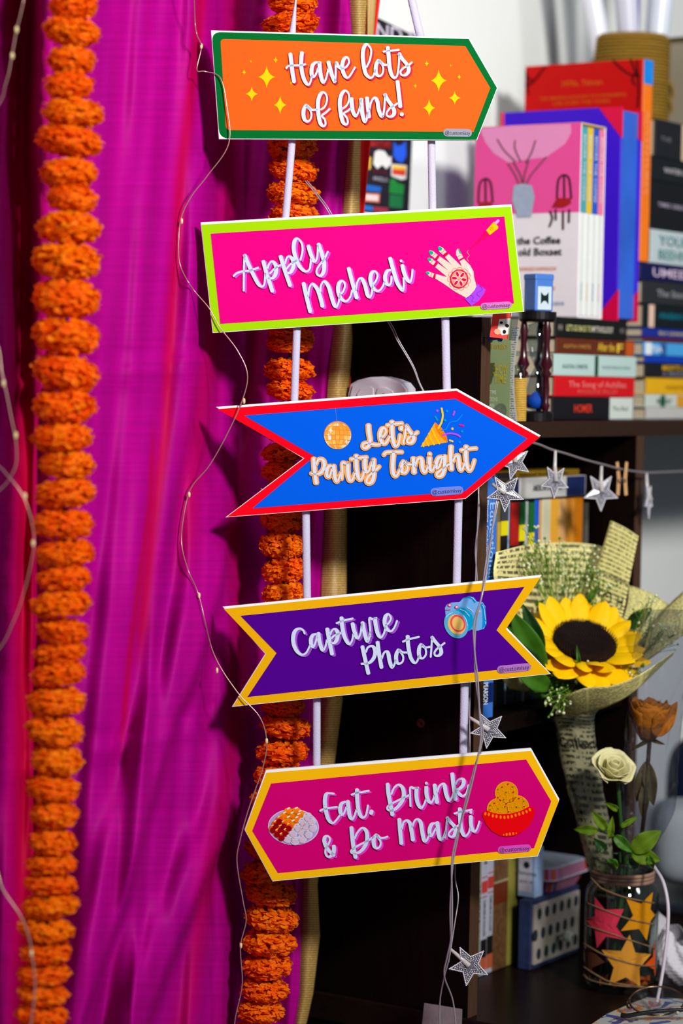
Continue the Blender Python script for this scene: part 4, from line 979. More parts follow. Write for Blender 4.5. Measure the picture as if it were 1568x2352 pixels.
for s, x, y, wd, rgb in (('TOSHIKAZU KAWAGUCHI', 1232, 617, 90, (226, 120, 90)), ('JAPAN', 1260, 645, 18, (226, 110, 90)), ('1 MILLION', 1262, 662, 26, (226, 110, 90)), ('PICADOR', 1279, 697, 34, (110, 150, 180))):
    V, F, w0 = textmesh(s, .01); vk = (fr(x - wd / 2, y)[0] - fr(x + wd / 2, y)[0]) / w0; hk = abs(fr(x, y)[1] - fr(x, y + 12)[1])
    c_ = fr(x, y); mb.add([cab(UC - .001, c_[0] - a * vk, c_[1] + b * hk) for a, b in V], F, ink(rgb))
mb.build('front_lettering', bs)
ws = (UC1 - UC - .0046) / 4
for i, rgb in enumerate(((72, 160, 170), (226, 190, 40), (30, 84, 196), (232, 120, 160))):
    a = UC + .0023 + i * ws
    V, F = box(a + .0003, a + ws - .0003, .0506, VC1 - .004, ZG + .0028, ZC1 - .004, .001, cab); nb = obj('novel', V, F, mat((224, 226, 222), .5), bs)
    V, F = box(a + .0004, a + ws - .0004, .0501, .0512, zpk, ZC1 - .0042, 0, cab); obj('coloured_spine', V, F, mat(rgb, .5), nb)
    mb = MB(); addtext(mb, 'BEFORE THE COFFEE', ink((210, 220, 220)), lambda x, y: cab(a + ws / 2 + y, .0498, (zpk + ZC1) / 2 - x), width=.075); mb.build('spine_lettering', nb); mb = MB(); addtext(mb, 'PICADOR', ink(rgb), lambda x, y: cab(a + ws / 2 + y, .0503, ZG + .03 - x), width=.02)
    mb.build('spine_lettering', nb)

# ---- violet slipcase
UPV = hv(1418, 500, .052)[0]; UPV1 = hv(1466, 500, .052)[0]; VPV = hu(1150, 300, UPV)[1]; ZPV = hv(1418, 243, .052)[2]
vs = thing('hardback_book', 'tall violet hardback with pink corners behind the pink box set', 'book', cab((UPV + UPV1) / 2, .12, ZG))
vm = mat((66, 24, 204), .4, 0, .2, var=.15, scale=15)
V, F = box(UPV, UPV + .003, .05, VPV, ZG + .0003, ZPV, .0008, cab); obj('front_board', V, F, vm, vs)
V, F = box(UPV1 - .003, UPV1, .05, VPV, ZG + .0003, ZPV, .0008, cab); obj('back_board', V, F, vm, vs)
V, F = box(UPV + .003, UPV1 - .003, .054, VPV - .002, ZG + .003, ZPV - .003, .0005, cab); obj('book_block', V, F, mat((44, 96, 200), .5, var=.5, scale=14), vs)
V, F = box(UPV + .002, UPV1 - .002, VPV - .004, VPV, ZG + .0003, ZPV, .0008, cab); obj('spine', V, F, vm, vs)
pkm = mat((226, 0, 66), .45)
for u_, zz, sg in ((UPV, ZPV, -1), (UPV, ZG, 1), (UPV1 - .003, ZPV, -1), (UPV1 - .003, ZG, 1)):
    V = [cab(u_ - .0004, .0497, zz), cab(u_ - .0004, .0497 + .03, zz), cab(u_ - .0004, .0497, zz + sg * .036), cab(u_ + .0034, .0497, zz), cab(u_ + .0034, .0497 + .03, zz), cab(u_ + .0034, .0497, zz + sg * .036)]
    obj('pink_corner', V, [[0, 1, 2], [3, 5, 4], [0, 2, 5, 3], [1, 4, 5, 2], [0, 3, 4, 1]], pkm, vs)
V, F = box(UPV - .0006, UPV + .003, VPV - .004, VPV + .001, ZPV - .016, ZPV + .0004, .0006, cab); obj('pink_corner', V, F, pkm, vs)

# ---- red picture book with orange spine
UR = hv(1471, 400, .06)[0]; UR1 = hv(1492, 400, .06)[0] - .0008; VR = hu(1205, 200, UR)[1]; ZR = hv(1471, 133, .06)[2]
rb = thing('picture_book', 'tall red hardback with an orange and blue spine standing behind the violet book', 'book', cab((UR + UR1) / 2, .12, ZN))
V, F = box(UR, UR + .002, .0606, VR, ZN + .0003, ZR, .0005, cab); obj('front_cover', V, F, mat((196, 8, 6), .5, 0, .15, var=.08, scale=12), rb)
V, F = box(UR1 - .002, UR1, .0606, VR, ZN + .0003, ZR, .0005, cab); obj('back_cover', V, F, mat((196, 8, 6), .5, 0, .15), rb)
V, F = box(UR + .002, UR1 - .002, .063, VR - .003, ZN + .003, ZR - .003, 0, cab); obj('page_block', V, F, PAGEV, rb)
V, F = box(UR, UR1, .059, .0606, ZN + .0003, ZR, .0006, cab); sp = obj('spine', V, F, mat((255, 120, 8), .45, var=.2, scale=30), rb)
zq = hv(1480, 192, .06)[2]
V, F = box(UR + .0002, UR1 - .0002, .0585, .0592, zq, ZR - .0004, 0, cab); obj('blue_spine_picture', V, F, mat((10, 130, 255), .45, var=.5, scale=40), sp)
mb = MB(); addtext(mb, 'ADVENTURES', ink((240, 150, 100)), lambda x, y: cab((UR + UR1) / 2 + y, .0586, (ZR + ZN) / 2 + .01 - x), width=.10); mb.build('spine_lettering', sp)
mb = MB()
def rr_(px, py): a = hu(px, py, UR - .0004); return a[1], a[2]
for s, x, y, wd, hgt in (('1970s, Tehran.', 1338, 190, 95, 18), ('THE AMAZING ACCOUNT OF A WONDERFUL', 1338, 222, 200, 11), ('LIFE OVER THE YEARS', 1335, 235, 130, 11)):
    V, F, w0 = textmesh(s, .01); vk = (rr_(x - wd / 2, y)[0] - rr_(x + wd / 2, y)[0]) / w0; hk = abs(rr_(x, y)[1] - rr_(x, y + hgt)[1])
    c_ = rr_(x, y); mb.add([cab(UR - .0006, c_[0] - a * vk, c_[1] + b * hk + (a * vk * .0)) for a, b in V], F, ink((216, 96, 20)))
mb.build('front_lettering', rb)
mb = MB()
for s in ([(1408, 138), (1420, 152), (1445, 170), (1468, 174)], [(1448, 136), (1455, 155), (1462, 175)], [(1462, 140), (1466, 200), (1464, 245)], [(1455, 172), (1452, 185), (1458, 195)], [(1208, 175), (1225, 185), (1240, 168)], [(1207, 195), (1222, 190), (1250, 155)], [(1208, 165), (1212, 215)]):
    V, F = stroke2d(s, 4, 4, const=4.2); mb = MB(); mb.add([cab(UR - .0006, *rr_(x, y)) for x, y in V], F, ink((50, 6, 10))); mb.build('branch_drawing', rb)

# ---- jute pot with rolled sheets
cu, cv, _z = hv(1447, 180, .15); ZJ = ZB1; zt = hv(1450, 84, .15)[2]; RJ = .0465
JUTE = mat((150, 116, 44), .9, 0, .05, key='jute', var=.4, scale=5, bump=.9, bscale=9, stretch=(3, 3, 160))
jp = thing('jute_pot', 'jute-wrapped pot holding rolled sheets on top of the book stack', 'pot', cab(cu, cv, ZJ + .0004))
jx = lambda x, y, z: cab(cu + x, cv + y, z)
V, F = lathe([(.001, ZJ + .0004), (RJ * .92, ZJ + .0004), (RJ, ZJ + .006), (RJ, zt - .003), (RJ * .97, zt), (RJ * .9, zt), (RJ * .88, zt - .02), (RJ * .86, ZJ + .01), (.001, ZJ + .01)], 40, jx); obj('pot_body', V, F, mat((140, 110, 50), .9), jp, smooth=True)
zz = ZJ + .006; k = 0
while zz < zt - .004:
    V, F = tube([jx((RJ + .001) * math.cos(a * 2 * PI / 36), (RJ + .001) * math.sin(a * 2 * PI / 36), zz + .0012 * a / 36) for a in range(36)], .0021, 5, closed=True)
    obj('rope_turn', V, F, JUTE, jp, smooth=True); zz += .0042; k += 1
hank = thing('rope_hank', 'loose looped hank of jute rope hanging on the right of the pot', 'rope', P(1515, 262, 2.78))
dh = (P(1447, 180, 1) and (cab(cu, cv, 0) - CAM).dot(F_)) - .052
for i, s in enumerate(([(1500, 100), (1520, 118), (1516, 150), (1506, 190), (1502, 235), (1500, 266)], [(1512, 108), (1530, 140), (1520, 175), (1504, 200), (1497, 240)], [(1506, 104), (1532, 130), (1526, 160), (1508, 185), (1496, 215), (1494, 258)], [(1522, 165), (1540, 195), (1545, 220), (1530, 228), (1514, 218), (1512, 190), (1524, 170)], [(1520, 222), (1538, 232), (1542, 255), (1526, 262), (1514, 246), (1518, 226)], [(1508, 102), (1522, 112), (1534, 128), (1530, 150), (1514, 180), (1498, 205)], [(1499, 120), (1512, 150), (1500, 185), (1490, 225)])):
    V, F = tube(smoothpath([P(x, y, dh + i * .0025) for x, y in s], 7), .0019, 5); obj('rope_loop', V, F, JUTE, hank, smooth=True)
def roll(label, b, t, r0, r1, rgb, glass=False):
    a = jx(*b, ZJ + .014); c = jx(*t, ZJ + .26); N = 14
    pts = [a.lerp(c, i / N) for i in range(N + 1)]
    V, F = tube(pts, [r0 + (r1 - r0) * i / N for i in range(N + 1)], 16, cap=False)
    V2, F2 = thicken(V, F, .0004)
    return tag(obj('rolled_sheet', V2, F2, mat(rgb, .3, 0, .5, var=.05, scale=15), smooth=True), label, 'rolled sheet', 'rolled sheets standing in the jute pot')
roll('glossy white rolled sheet leaning left in the jute pot', (-.012, .016), (-.05, .055), .012, .015, (226, 228, 236))
roll('pale grey rolled sheet in the middle of the jute pot', (.004, -.004), (-.02, .008), .011, .0165, (206, 206, 220))
roll('bluish white rolled sheet at the right of the jute pot', (.02, -.018), (.035, -.03), .012, .019, (216, 222, 234))
V, F = tube([jx(.026, .006, ZJ + .014), jx(.026, .006, ZJ + .24)], .0035, 10); tag(obj('purple_rod', V, F, mat((92, 66, 176), .4)), 'thin purple rod standing upright in the jute pot', 'rod')
V, F = box(hv(1560, 150, .12)[0], hv(1560, 150, .12)[0] + .02, .1, .2, ZB1 + .0005, ZB1 + .125, .002, cab)
fo = thing('framed_picture', 'dark olive picture frame edge standing at the right edge above the books', 'frame', cab(hv(1560, 150, .12)[0], .15, ZB1)); obj('frame', V, F, mat((74, 64, 30), .6), fo)
V, F = box(hv(1560, 150, .12)[0] - .001, hv(1560, 150, .12)[0] + .002, .108, .192, ZB1 + .008, ZB1 + .117, 0, cab); obj('backing', V, F, mat((150, 140, 120), .7), fo)

# ---- hourglass with a blue tin on top
hu_, hv_, _z = hv(1229, 955, .022); zt = hv(1229, 716, .022)[2]; hx = lambda x, y, z: cab(hu_ + x, hv_ + y, z)
hg = thing('hourglass', 'hourglass with dark red turned posts and blue sand', 'hourglass', cab(hu_, hv_, ZP))
BLK = mat((16, 12, 14), .35, 0, .3); POST = mat((58, 8, 22), .2, 0, .5)
HH = zt - ZP
V, F = lathe([(.001, ZP + .0003), (.0195, ZP + .0003), (.0195, ZP + .009), (.017, ZP + .011), (.001, ZP + .011)], 28, hx); obj('base', V, F, BLK, hg)
V, F = lathe([(.001, zt - .011), (.018, zt - .011), (.0205, zt - .008), (.0205, zt), (.001, zt)], 28, hx); obj('top_plate', V, F, BLK, hg)
pp = [(.0022, 0), (.0035, .06), (.0025, .1), (.0030, .25), (.0024, .38), (.0045, .42), (.0026, .46), (.0052, .52), (.0030, .62), (.0024, .75), (.0034, .9), (.0022, 1)]
for a in (0.25, 0.25 + 2 * PI / 3, 0.25 + 4 * PI / 3):
    cx, cy = .0148 * math.cos(a), .0148 * math.sin(a)
    V, F = lathe([(r * 1.35, ZP + .011 + f_ * (HH - .022)) for r, f_ in pp], 12, lambda x, y, z: hx(cx + x, cy + y, z)); obj('turned_post', V, F, POST, hg, smooth=True)
zm = ZP + HH / 2
V, F = lathe([(.002, ZP + .0112), (.010, ZP + .014), (.0115, ZP + HH * .25), (.008, ZP + HH * .4), (.0016, zm), (.008, ZP + HH * .6), (.0115, ZP + HH * .75), (.010, zt - .014), (.002, zt - .0112)], 24, hx); obj('glass_bulb', V, F, glassy((220, 232, 236), .9, .06), hg, smooth=True)
V, F = lathe([(.001, ZP + .013), (.0095, ZP + .0145), (.0105, ZP + .024), (.001, ZP + .032)], 20, hx); obj('sand', V, F, mat((10, 96, 226), .7), hg, smooth=True)
tn = thing('blue_tin', 'small blue tin with a white label standing on the hourglass', 'tin', hx(0, 0, zt))
BL = mat((70, 120, 200), .35, .1, .4)
def rz(cx, cy, ang, xf=hx):
    c, s = math.cos(ang), math.sin(ang); return lambda x, y, z: xf(cx + x * c - y * s, cy + x * s + y * c, z)
tx_ = rz(0, 0, -.45)
ztt = hv(1229, 629, .022)[2]
V, F = box(-.012, .012, -.012, .010, zt + .0003, ztt - .004, .002, tx_, 2); obj('tin_body', V, F, BL, tn); V, F = box(-.0124, .0124, -.0124, .0104, ztt - .007, ztt, .0015, tx_, 2); obj('lid', V, F, BL, tn)
V, F = box(-.009, .009, -.0126, -.0118, zt + .002, zt + .027, .0002, tx_); lb = obj('label', V, F, mat((190, 206, 214), .5), tn)
mb = MB(); q = [(-.005, .008), (-.0015, .0115), (.0015, .0115), (.005, .008), (.005, .021), (.0015, .0175), (-.0015, .0175), (-.005, .021)]
mb.add([tx_(x, -.0128, zt + y) for x, y in q], [list(range(8))], ink((8, 34, 30))); mb.build('label_emblem', lb)

# ---- twine-wrapped bottle, leaflets, card, pin
bu, bv, _z = hv(1190, 960, .012); bx_ = lambda x, y, z: cab(bu + x, bv + y, z); zb_ = hv(1190, 858, .012)[2]; zbt = hv(1190, 838, .012)[2]
bt = thing('twine_bottle', 'tiny glass bottle wrapped in yellow twine beside the leaflet', 'bottle', cab(bu, bv, ZP))
V, F = lathe([(.001, ZP + .0003), (.0066, ZP + .0003), (.0068, zb_ - .004), (.0052, zb_), (.0050, zbt - .003), (.0062, zbt - .002), (.0062, zbt), (.0045, zbt)], 20, bx_); obj('glass_body', V, F, glassy((220, 230, 220), .85, .06), bt, smooth=True)
TW = mat((200, 160, 66), .85, var=.3, scale=300)
zz = ZP + .0012
while zz < zb_ - .004:
    V, F = tube([bx_(.0075 * math.cos(a * PI / 12), .0075 * math.sin(a * PI / 12), zz) for a in range(24)], .0010, 5, closed=True); obj('twine_turn', V, F, TW, bt, smooth=True); zz += .0019
lf = thing('leaflet', 'pale green film leaflet reading SHOW TIME behind the shelf edge', 'leaflet', cab(.07, .04, ZP))
vR = hu(1171, 900, .07)[1]; zl = hu(1160, 735, .07)[2]
V, F = box(.07, .0704, vR, vR + .085, ZP + .0003, zl, 0, cab); obj('sheet', V, F, mat((142, 160, 112), .55, var=.18, scale=25), lf)
def lfn(px, py):
    a = hu(px, py, .0698); return a[1], a[2]
mb = MB()
for s, x, y, wd, hgt, rgb in (('SHOW', 1149, 848, 34, 21, (196, 176, 50)), ('TIME', 1148, 870, 28, 21, (196, 176, 50)), ('MOVIE COLLECT', 1138, 796, 54, 11, (196, 160, 40)), ('FIRST TIME', 1123, 901, 32, 9, (220, 226, 200)), ('THE SCREENS', 1125, 917, 34, 9, (220, 226, 200)), ('SUMMER', 1122, 932, 26, 9, (220, 226, 200))):
    V, F, w0 = textmesh(s, .01); vk = (lfn(x - wd / 2, y)[0] - lfn(x + wd / 2, y)[0]) / w0; hk = abs(lfn(x, y)[1] - lfn(x, y + hgt)[1]) / .72
    c_ = lfn(x, y); mb.add([cab(.0696, c_[0] - a * vk, c_[1] + b * hk) for a, b in V], F, ink(rgb))
mb.build('leaflet_lettering', lf)
mb = MB()
mb.add([cab(.0696, *lfn(x, y)) for x, y in [(1112, 835), (1136, 833), (1137, 850), (1128, 882), (1112, 885)]], [[4, 3, 2, 1, 0]], mat((74, 84, 50), .6, var=.6, scale=150)); mb.add([cab(.0697, *lfn(x, y)) for x, y in ell(1148, 945, 15, 19, .3)], [list(range(24))[::-1]], mat((110, 118, 96), .5, var=.5, scale=200)); mb.build('leaflet_pictures', lf)
NEWS = None
def news_mat(key, sx, sy, base=(206, 196, 140), dark=(44, 44, 34)):
    if key in _m: return _m[key]
    m = bpy.data.materials.new('newsprint_' + key); m.use_nodes = True
    N = m.node_tree.nodes; L = m.node_tree.links; b = bsdf(m); b.inputs['Roughness'].default_value = .7; b.inputs['Specular IOR Level'].default_value = .1
    tc = N.new('ShaderNodeTexCoord'); sep = N.new('ShaderNodeSeparateXYZ'); L.new(tc.outputs['UV'], sep.inputs[0])
    def mth(op, a, b_=None):
        n = N.new('ShaderNodeMath'); n.operation = op
        for i, q in enumerate((a, b_)):
            if q is None: continue
            if isinstance(q, (int, float)): n.inputs[i].default_value = q
            else: L.new(q, n.inputs[i])
        return n.outputs[0]
    row = mth('MULTIPLY', sep.outputs[1], sy); fr_ = mth('FRACT', row); fl = mth('FLOOR', row)
    inline = mth('MULTIPLY', mth('GREATER_THAN', fr_, .25), mth('LESS_THAN', fr_, .78))
    cmb = N.new('ShaderNodeCombineXYZ'); L.new(mth('MULTIPLY', sep.outputs[0], sx), cmb.inputs[0]); L.new(mth('MULTIPLY', fl, 7.31), cmb.inputs[1])
    L.new(mth('MULTIPLY', fr_, .9), cmb.inputs[2])
    n1 = N.new('ShaderNodeTexNoise'); n1.inputs['Scale'].default_value = 1.0; n1.inputs['Detail'].default_value = 2.0; L.new(cmb.outputs[0], n1.inputs[0])
    word = mth('GREATER_THAN', n1.outputs[0], .46)
    col = mth('FRACT', mth('MULTIPLY', sep.outputs[0], 2.5)); colm = mth('GREATER_THAN', col, .06)
    fac = mth('MULTIPLY', mth('MULTIPLY', inline, word), colm)
    mx = N.new('ShaderNodeMix'); mx.data_type = 'RGBA'; L.new(mth('MULTIPLY', fac, .85), mx.inputs[0]); mx.inputs[6].default_value = lin(base); mx.inputs[7].default_value = lin(dark)
    L.new(mx.outputs[2], b.inputs['Base Color'])
    _m[key] = m
    return m
def nfn(a, b): return cab(.0725 + .004 * b, vR - .008 + .06 * a + .006 * math.sin(b * 3), ZP + .0003 + (zl - ZP) * .93 * b)
V, F, UV = grid(nfn, 6, 12); V2, F2 = thicken(V, F, .0003)
tag(obj('newspaper_clipping', V2, F2, news_mat('clip', 60, 40, (196, 196, 190), (60, 60, 60)), uv=UV + UV), 'grey newspaper clipping standing behind the film leaflet', 'paper')
pin = hv(1102, 775, 0); pd = lambda r, a, t: cab(pin[0] + .006 + r * math.cos(a), -t, pin[2] + r * math.sin(a))
pn = thing('push_pin', 'blue plastic push pin stuck in the shelf edge', 'push pin', cab(pin[0] + .006, -.0, pin[2]))
V, F = lathe([(.0005, -.002), (.0005, .008)], 6, lambda x, y, z: cab(pin[0] + .006 + x, -z, pin[2] + y)); obj('needle', V, F, mat((60, 60, 64), .3, .9), pn)
V, F = lathe([(.0004, .008), (.0050, .008), (.0052, .0095), (.0028, .011), (.0024, .017), (.0042, .019), (.0042, .021), (.0005, .0215)], 20, lambda x, y, z: cab(pin[0] + .006 + x, -z, pin[2] + y)); obj('pin_head', V, F, mat((8, 60, 130), .25, 0, .5), pn, smooth=True)
DC = 2.452
cd_ = thing('card_keychain', 'red and white cow picture card in clear plastic above the push pin', 'keychain', P(1152, 790, DC))
def cardm(pts, m, dd, nm, t=.0006):
    n = len(pts); V = [P(x, y, dd) for x, y in pts] + [P(x, y, dd + t) for x, y in pts]
    return obj(nm, V, [list(range(n))[::-1], [i + n for i in range(n)]] + [[i, (i + 1) % n, n + (i + 1) % n, n + i] for i in range(n)], m, cd_)
cardm([(1132, 716), (1174, 716), (1166, 779), (1124, 774)], mat((222, 44, 26), .4), DC, 'card')
cardm([(1146, 733), (1172, 731), (1168, 768), (1152, 770), (1142, 758)], mat((226, 222, 214), .5), DC - .0004, 'cow_picture', .0003)
for e in (ell(1151, 741, 4, 3), ell(1164, 748, 5, 4, .5), ell(1158, 762, 4, 5)): cardm(e[::3], ink((20, 20, 20)), DC - .0007, 'cow_patch', .0002)
cardm(ell(1142, 762, 8, 7)[::3], mat((226, 160, 120), .5), DC - .0007, 'print_figure', .0002)
cardm([(1176, 714), (1192, 714), (1184, 783), (1168, 781)], glassy((235, 240, 245), .85, .10, .1), DC - .004, 'plastic_sleeve', .004)

# ---- poster on the wall
po = thing('poster', 'black poster with coloured emblems on the white wall beside the red cloth', 'poster', cab(.15, WALLD - .002, 1.5))
VW = WALLD - .0012
def wf(px, py, lay=0): a = hv(px, py, VW - lay * .0003); return cab(a[0], VW - lay * .0003, a[2])
def wpoly(nm, pts, m, lay):
    n = len(pts); V = [wf(x, y, lay) for x, y in pts]; V += [v + VH * .0003 for v in V[:n]]
    return obj(nm, V, [list(range(n)), [i + n for i in range(n)][::-1]] + [[i, n + i, n + (i + 1) % n, (i + 1) % n] for i in range(n)], m, po)
wpoly('poster_sheet', [(800, 8), (958, 85), (946, 330), (938, 505), (790, 478)], mat((26, 26, 32), .5), 0)
zp = lambda pts: [(740 + x / 4.3556, y / 4.3556) for x, y in pts]
wpoly('emblem', zp([(525, 1520), (560, 1500), (620, 1510), (670, 1580), (690, 1560), (690, 1640), (640, 1690), (600, 1650), (550, 1690), (510, 1640)]), mat((230, 230, 226), .6), 1)
wpoly('emblem', zp([(715, 1420), (750, 1460), (800, 1450), (835, 1410), (840, 1560), (800, 1630), (750, 1610), (710, 1560)]), mat((30, 90, 226), .6), 1)
wpoly('emblem', zp([(690, 1640), (845, 1655), (838, 1790), (790, 1800), (690, 1760)]), mat((220, 220, 216), .6), 1)
wpoly('emblem', zp([(705, 1655), (838, 1668), (834, 1700), (703, 1690)]), mat((250, 190, 20), .6), 2); wpoly('emblem', zp([(703, 1692), (834, 1702), (830, 1760), (703, 1745)]), mat((214, 60, 30), .6), 2)
wpoly('emblem', zp([(680, 1790), (720, 1790), (750, 1830), (820, 1850), (810, 1950), (670, 1930)]), mat((20, 130, 50), .6), 1); wpoly('emblem', zp([(675, 1945), (810, 1960), (800, 2085), (670, 2070)]), mat((16, 110, 60), .6), 1)
wpoly('emblem', zp([(440, 1845), (590, 1870), (580, 1925), (440, 1910)]), mat((20, 96, 190), .6), 1); wpoly('emblem', zp([(425, 1930), (575, 1940), (570, 2025), (425, 2015)]), mat((226, 120, 90), .6), 1); wpoly('emblem', zp([(435, 1945), (560, 1955), (556, 2010), (435, 2000)]), mat((230, 214, 214), .6), 2)
wpoly('emblem', zp([(480, 1410), (685, 1425), (685, 1490), (480, 1460)]), mat((190, 36, 34), .6), 1); wpoly('emblem', zp([(415, 2050), (505, 2065), (500, 2110), (415, 2100)]), mat((30, 110, 200), .6), 1); wpoly('emblem', zp([(510, 2065), (660, 2080), (655, 2130), (510, 2115)]), mat((150, 40, 60), .6), 1); wpoly('emblem', zp([(462, 1570), (490, 1570), (485, 1690), (460, 1700)]), mat((220, 180, 60), .6), 1)
mb = MB()
for s, x, y, wd, hgt, rgb in (('ND S', 910, 79, 90, 34, (214, 206, 224)), ('T CHANDLER', 875, 332, 46, 13, (30, 20, 22)), ('ARNEZILLO', 873, 411, 34, 9, (170, 170, 180)), ('BRODIE', 872, 395, 34, 8, (110, 30, 50))):
    V, F, w0 = textmesh(s, .01); c_ = wf(x, y, 3); uu = (wf(x + wd / 2, y, 3) - wf(x - wd / 2, y, 3)).dot(UH) / w0; hk = abs((wf(x, y, 3) - wf(x, y + hgt, 3)).z) / .72
    mb = MB(); mb.add([c_ + UH * (a * uu) + Vector((0, 0, b * hk)) for a, b in V], F, ink(rgb)); mb.build('poster_lettering', po)

# ---- white plastic remote holder on the side panel
hc = hu(868, 930, -.002); hX = panelxf(0, 0, 0)
rm = thing('remote_control', 'white plastic remote with two grey-edged buttons on the dark side panel', 'remote', cab(-.002, hc[1], hc[2]))
def panelpoly(nm, pts, m, u0, u1, par):
    n = len(pts); V = []
    for u_ in (u0, u1):
        for x, y in pts: a = hu(x, y, u0); V.append(cab(u_, a[1], a[2]))
    return obj(nm, V, [list(range(n))[::-1], [i + n for i in range(n)]] + [[i, (i + 1) % n, n + (i + 1) % n, n + i] for i in range(n)], m, par)
RM = mat((204, 200, 212), .35, 0, .4)
body = [(800, 905), (806, 882), (822, 873), (850, 866), (880, 865), (905, 871), (925, 879), (936, 893), (936, 975), (800, 985)]
bo = panelpoly('body', body, RM, -.016, -.0006, rm)
cx, cy = 868, 925
face = [(cx + (x - cx) * .93, cy + (y - cy) * .93) for x, y in body]; panelpoly('face_plate', face, mat((214, 210, 220), .35, 0, .4), -.018, -.0155, rm)
panelpoly('button', [(819, 960), (820, 905), (828, 893), (850, 889), (856, 892), (857, 960)], mat((222, 218, 226), .35), -.0192, -.0178, rm); panelpoly('button', [(864, 960), (864, 900), (868, 891), (884, 890), (900, 898), (904, 908), (904, 960)], mat((222, 218, 226), .35), -.0192, -.0178, rm)
panelpoly('button_mark', [(829, 910), (850, 909), (850, 916), (829, 917)], ink((40, 36, 44)), -.0195, -.0191, rm); panelpoly('button_mark', ell(881, 912, 8, 8), ink((40, 36, 44)), -.0195, -.0191, rm); panelpoly('button_mark', ell(881, 913, 5.5, 5.5), mat((222, 218, 226), .35), -.0197, -.0194, rm)

# ---- middle compartment
gm = 'books standing on the middle shelf'
def stand(label, xl, xr, yt, v, dep, cover, texts=(), bands=(), z0=None, group=gm, name='upright_book', ym=None):
    ym = ym or 1200
    u0 = hv(xl, ym, v)[0]; u1 = hv(xr, ym, v)[0]; z1 = hv(xl, yt, v)[2]
    return book(name, label, u0 + .0002, u1 - .0002, v, v + dep, (ZM if z0 is None else z0) + .0003, z1, False, cover, texts, bands, group)
W_ = (224, 228, 236)
stand('tall blue textbook lettered Educational Research by the shelf edge', 1103, 1141, 1094, .012, .19, (56, 112, 200), [('Educational Research', .40, .2, .36, (150, 190, 240), .58), ('Planning, Conducting, and Evaluating', .30, -.12, .14, W_, .4), ('Qualitative Research', .30, -.34, .15, W_, .3), ('PEARSON', .895, .0, .28, W_, .09)], [(.855, .935, (14, 34, 96))], name='textbook')
ROW = [('thin grey and yellow book beside the blue textbook', 1141, 1149, 1152, (110, 104, 70), (), [(.1, .3, (200, 160, 60))]),
       ('black classic with a yellow band lettered Jonathan', 1149.5, 1167, 1150, (20, 20, 22), [('JONATHAN SWIFT', .5, 0, .36, W_, .5)], [(.02, .1, (60, 62, 66)), (.1, .17, (226, 210, 10))]),
       ('thin pale blue booklet between the black classics', 1167.5, 1170.5, 1152, (140, 170, 200), (), ()),
       ('black classic with a red block lettered Charles', 1171, 1191, 1150, (20, 20, 22), [('Charles Dickens', .5, 0, .36, W_, .5)], [(.01, .22, (170, 22, 18))]),
       ('black classic with a green top and yellow band beside the red one', 1191.5, 1206, 1150, (20, 20, 22), [('Currer Bell', .5, 0, .36, (130, 130, 120), .5)], [(.01, .12, (20, 96, 40)), (.12, .2, (226, 210, 10))]),
       ('thin pale grey book between two green-topped classics', 1206.5, 1213, 1152, (170, 176, 176), (), ()),
       ('narrow black classic with a green top next to the blue spine', 1213.5, 1227, 1150, (20, 20, 22), [('S. R. V. Roy', .5, 0, .4, W_, .5)], [(.01, .16, (20, 96, 40)), (.16, .24, (226, 210, 10))]),
       ('narrow bright blue book in the middle shelf row', 1227.5, 1238, 1148, (24, 84, 200), (), ()),
       ('thin orange cream book in the middle shelf row', 1238.5, 1244, 1148, (206, 150, 70), (), ()),
       ('cream white book in the middle shelf row', 1244.5, 1264, 1146, (206, 200, 170), [('collected stories', .4, 0, .25, (130, 130, 110), .3)], ()),
       ('yellow orange book right of the cream one', 1264.5, 1283, 1146, (222, 160, 50), [('THE NOVELS', .4, 0, .25, (160, 110, 30), .3)], ()),
       ('tan book in the middle shelf row', 1283.5, 1300, 1146, (210, 160, 96), [('THE TALES', .4, 0, .25, (150, 100, 40), .3)], ()),
       ('orange book second from the right of the middle row', 1300.5, 1318, 1145, (214, 140, 44), [('ESSAYS', .4, 0, .25, (150, 90, 20), .2)], ()),
       ('dark amber book at the right of the middle row', 1318.5, 1338, 1143, (190, 110, 12), [('LETTERS', .4, 0, .25, (130, 70, 4), .2)], ()),
       ('thin grey book standing apart at the end of the middle row', 1346, 1352, 1155, (90, 86, 78), (), ())]
for lab, xl, xr, yt, cov, tx, bn in ROW: stand(lab, xl, xr, yt, .05, .125, cov, tx, bn)
zt1 = max(hv(x, y, .05)[2] for x, y in ((1149.5, 1150), (1244, 1146), (1318, 1143))) + .0006
_, a, b, c, zt2 = pxbook('lying_book', 'white and navy book lying across the tops of the row', 1180, 1345, 1099, 1131, .045, .12, (190, 188, 184), [('AMERICAN LITERATURE', .45, 0, .3, (90, 90, 96), .4)], [(.0, .06, (20, 26, 70)), (.72, .985, (24, 36, 80))], None, z0=zt1)
pxbook('lying_book', 'dark yellow book lying on the white and navy one', 1143, 1330, 1080, 1097, .045, .12, (120, 92, 14), [('Selected Stories of India', .55, 0, .4, (60, 44, 8), .6)], [(.0, .2, (26, 26, 26))], None, z0=zt2 + .0004, z1=zt2 + .0075)

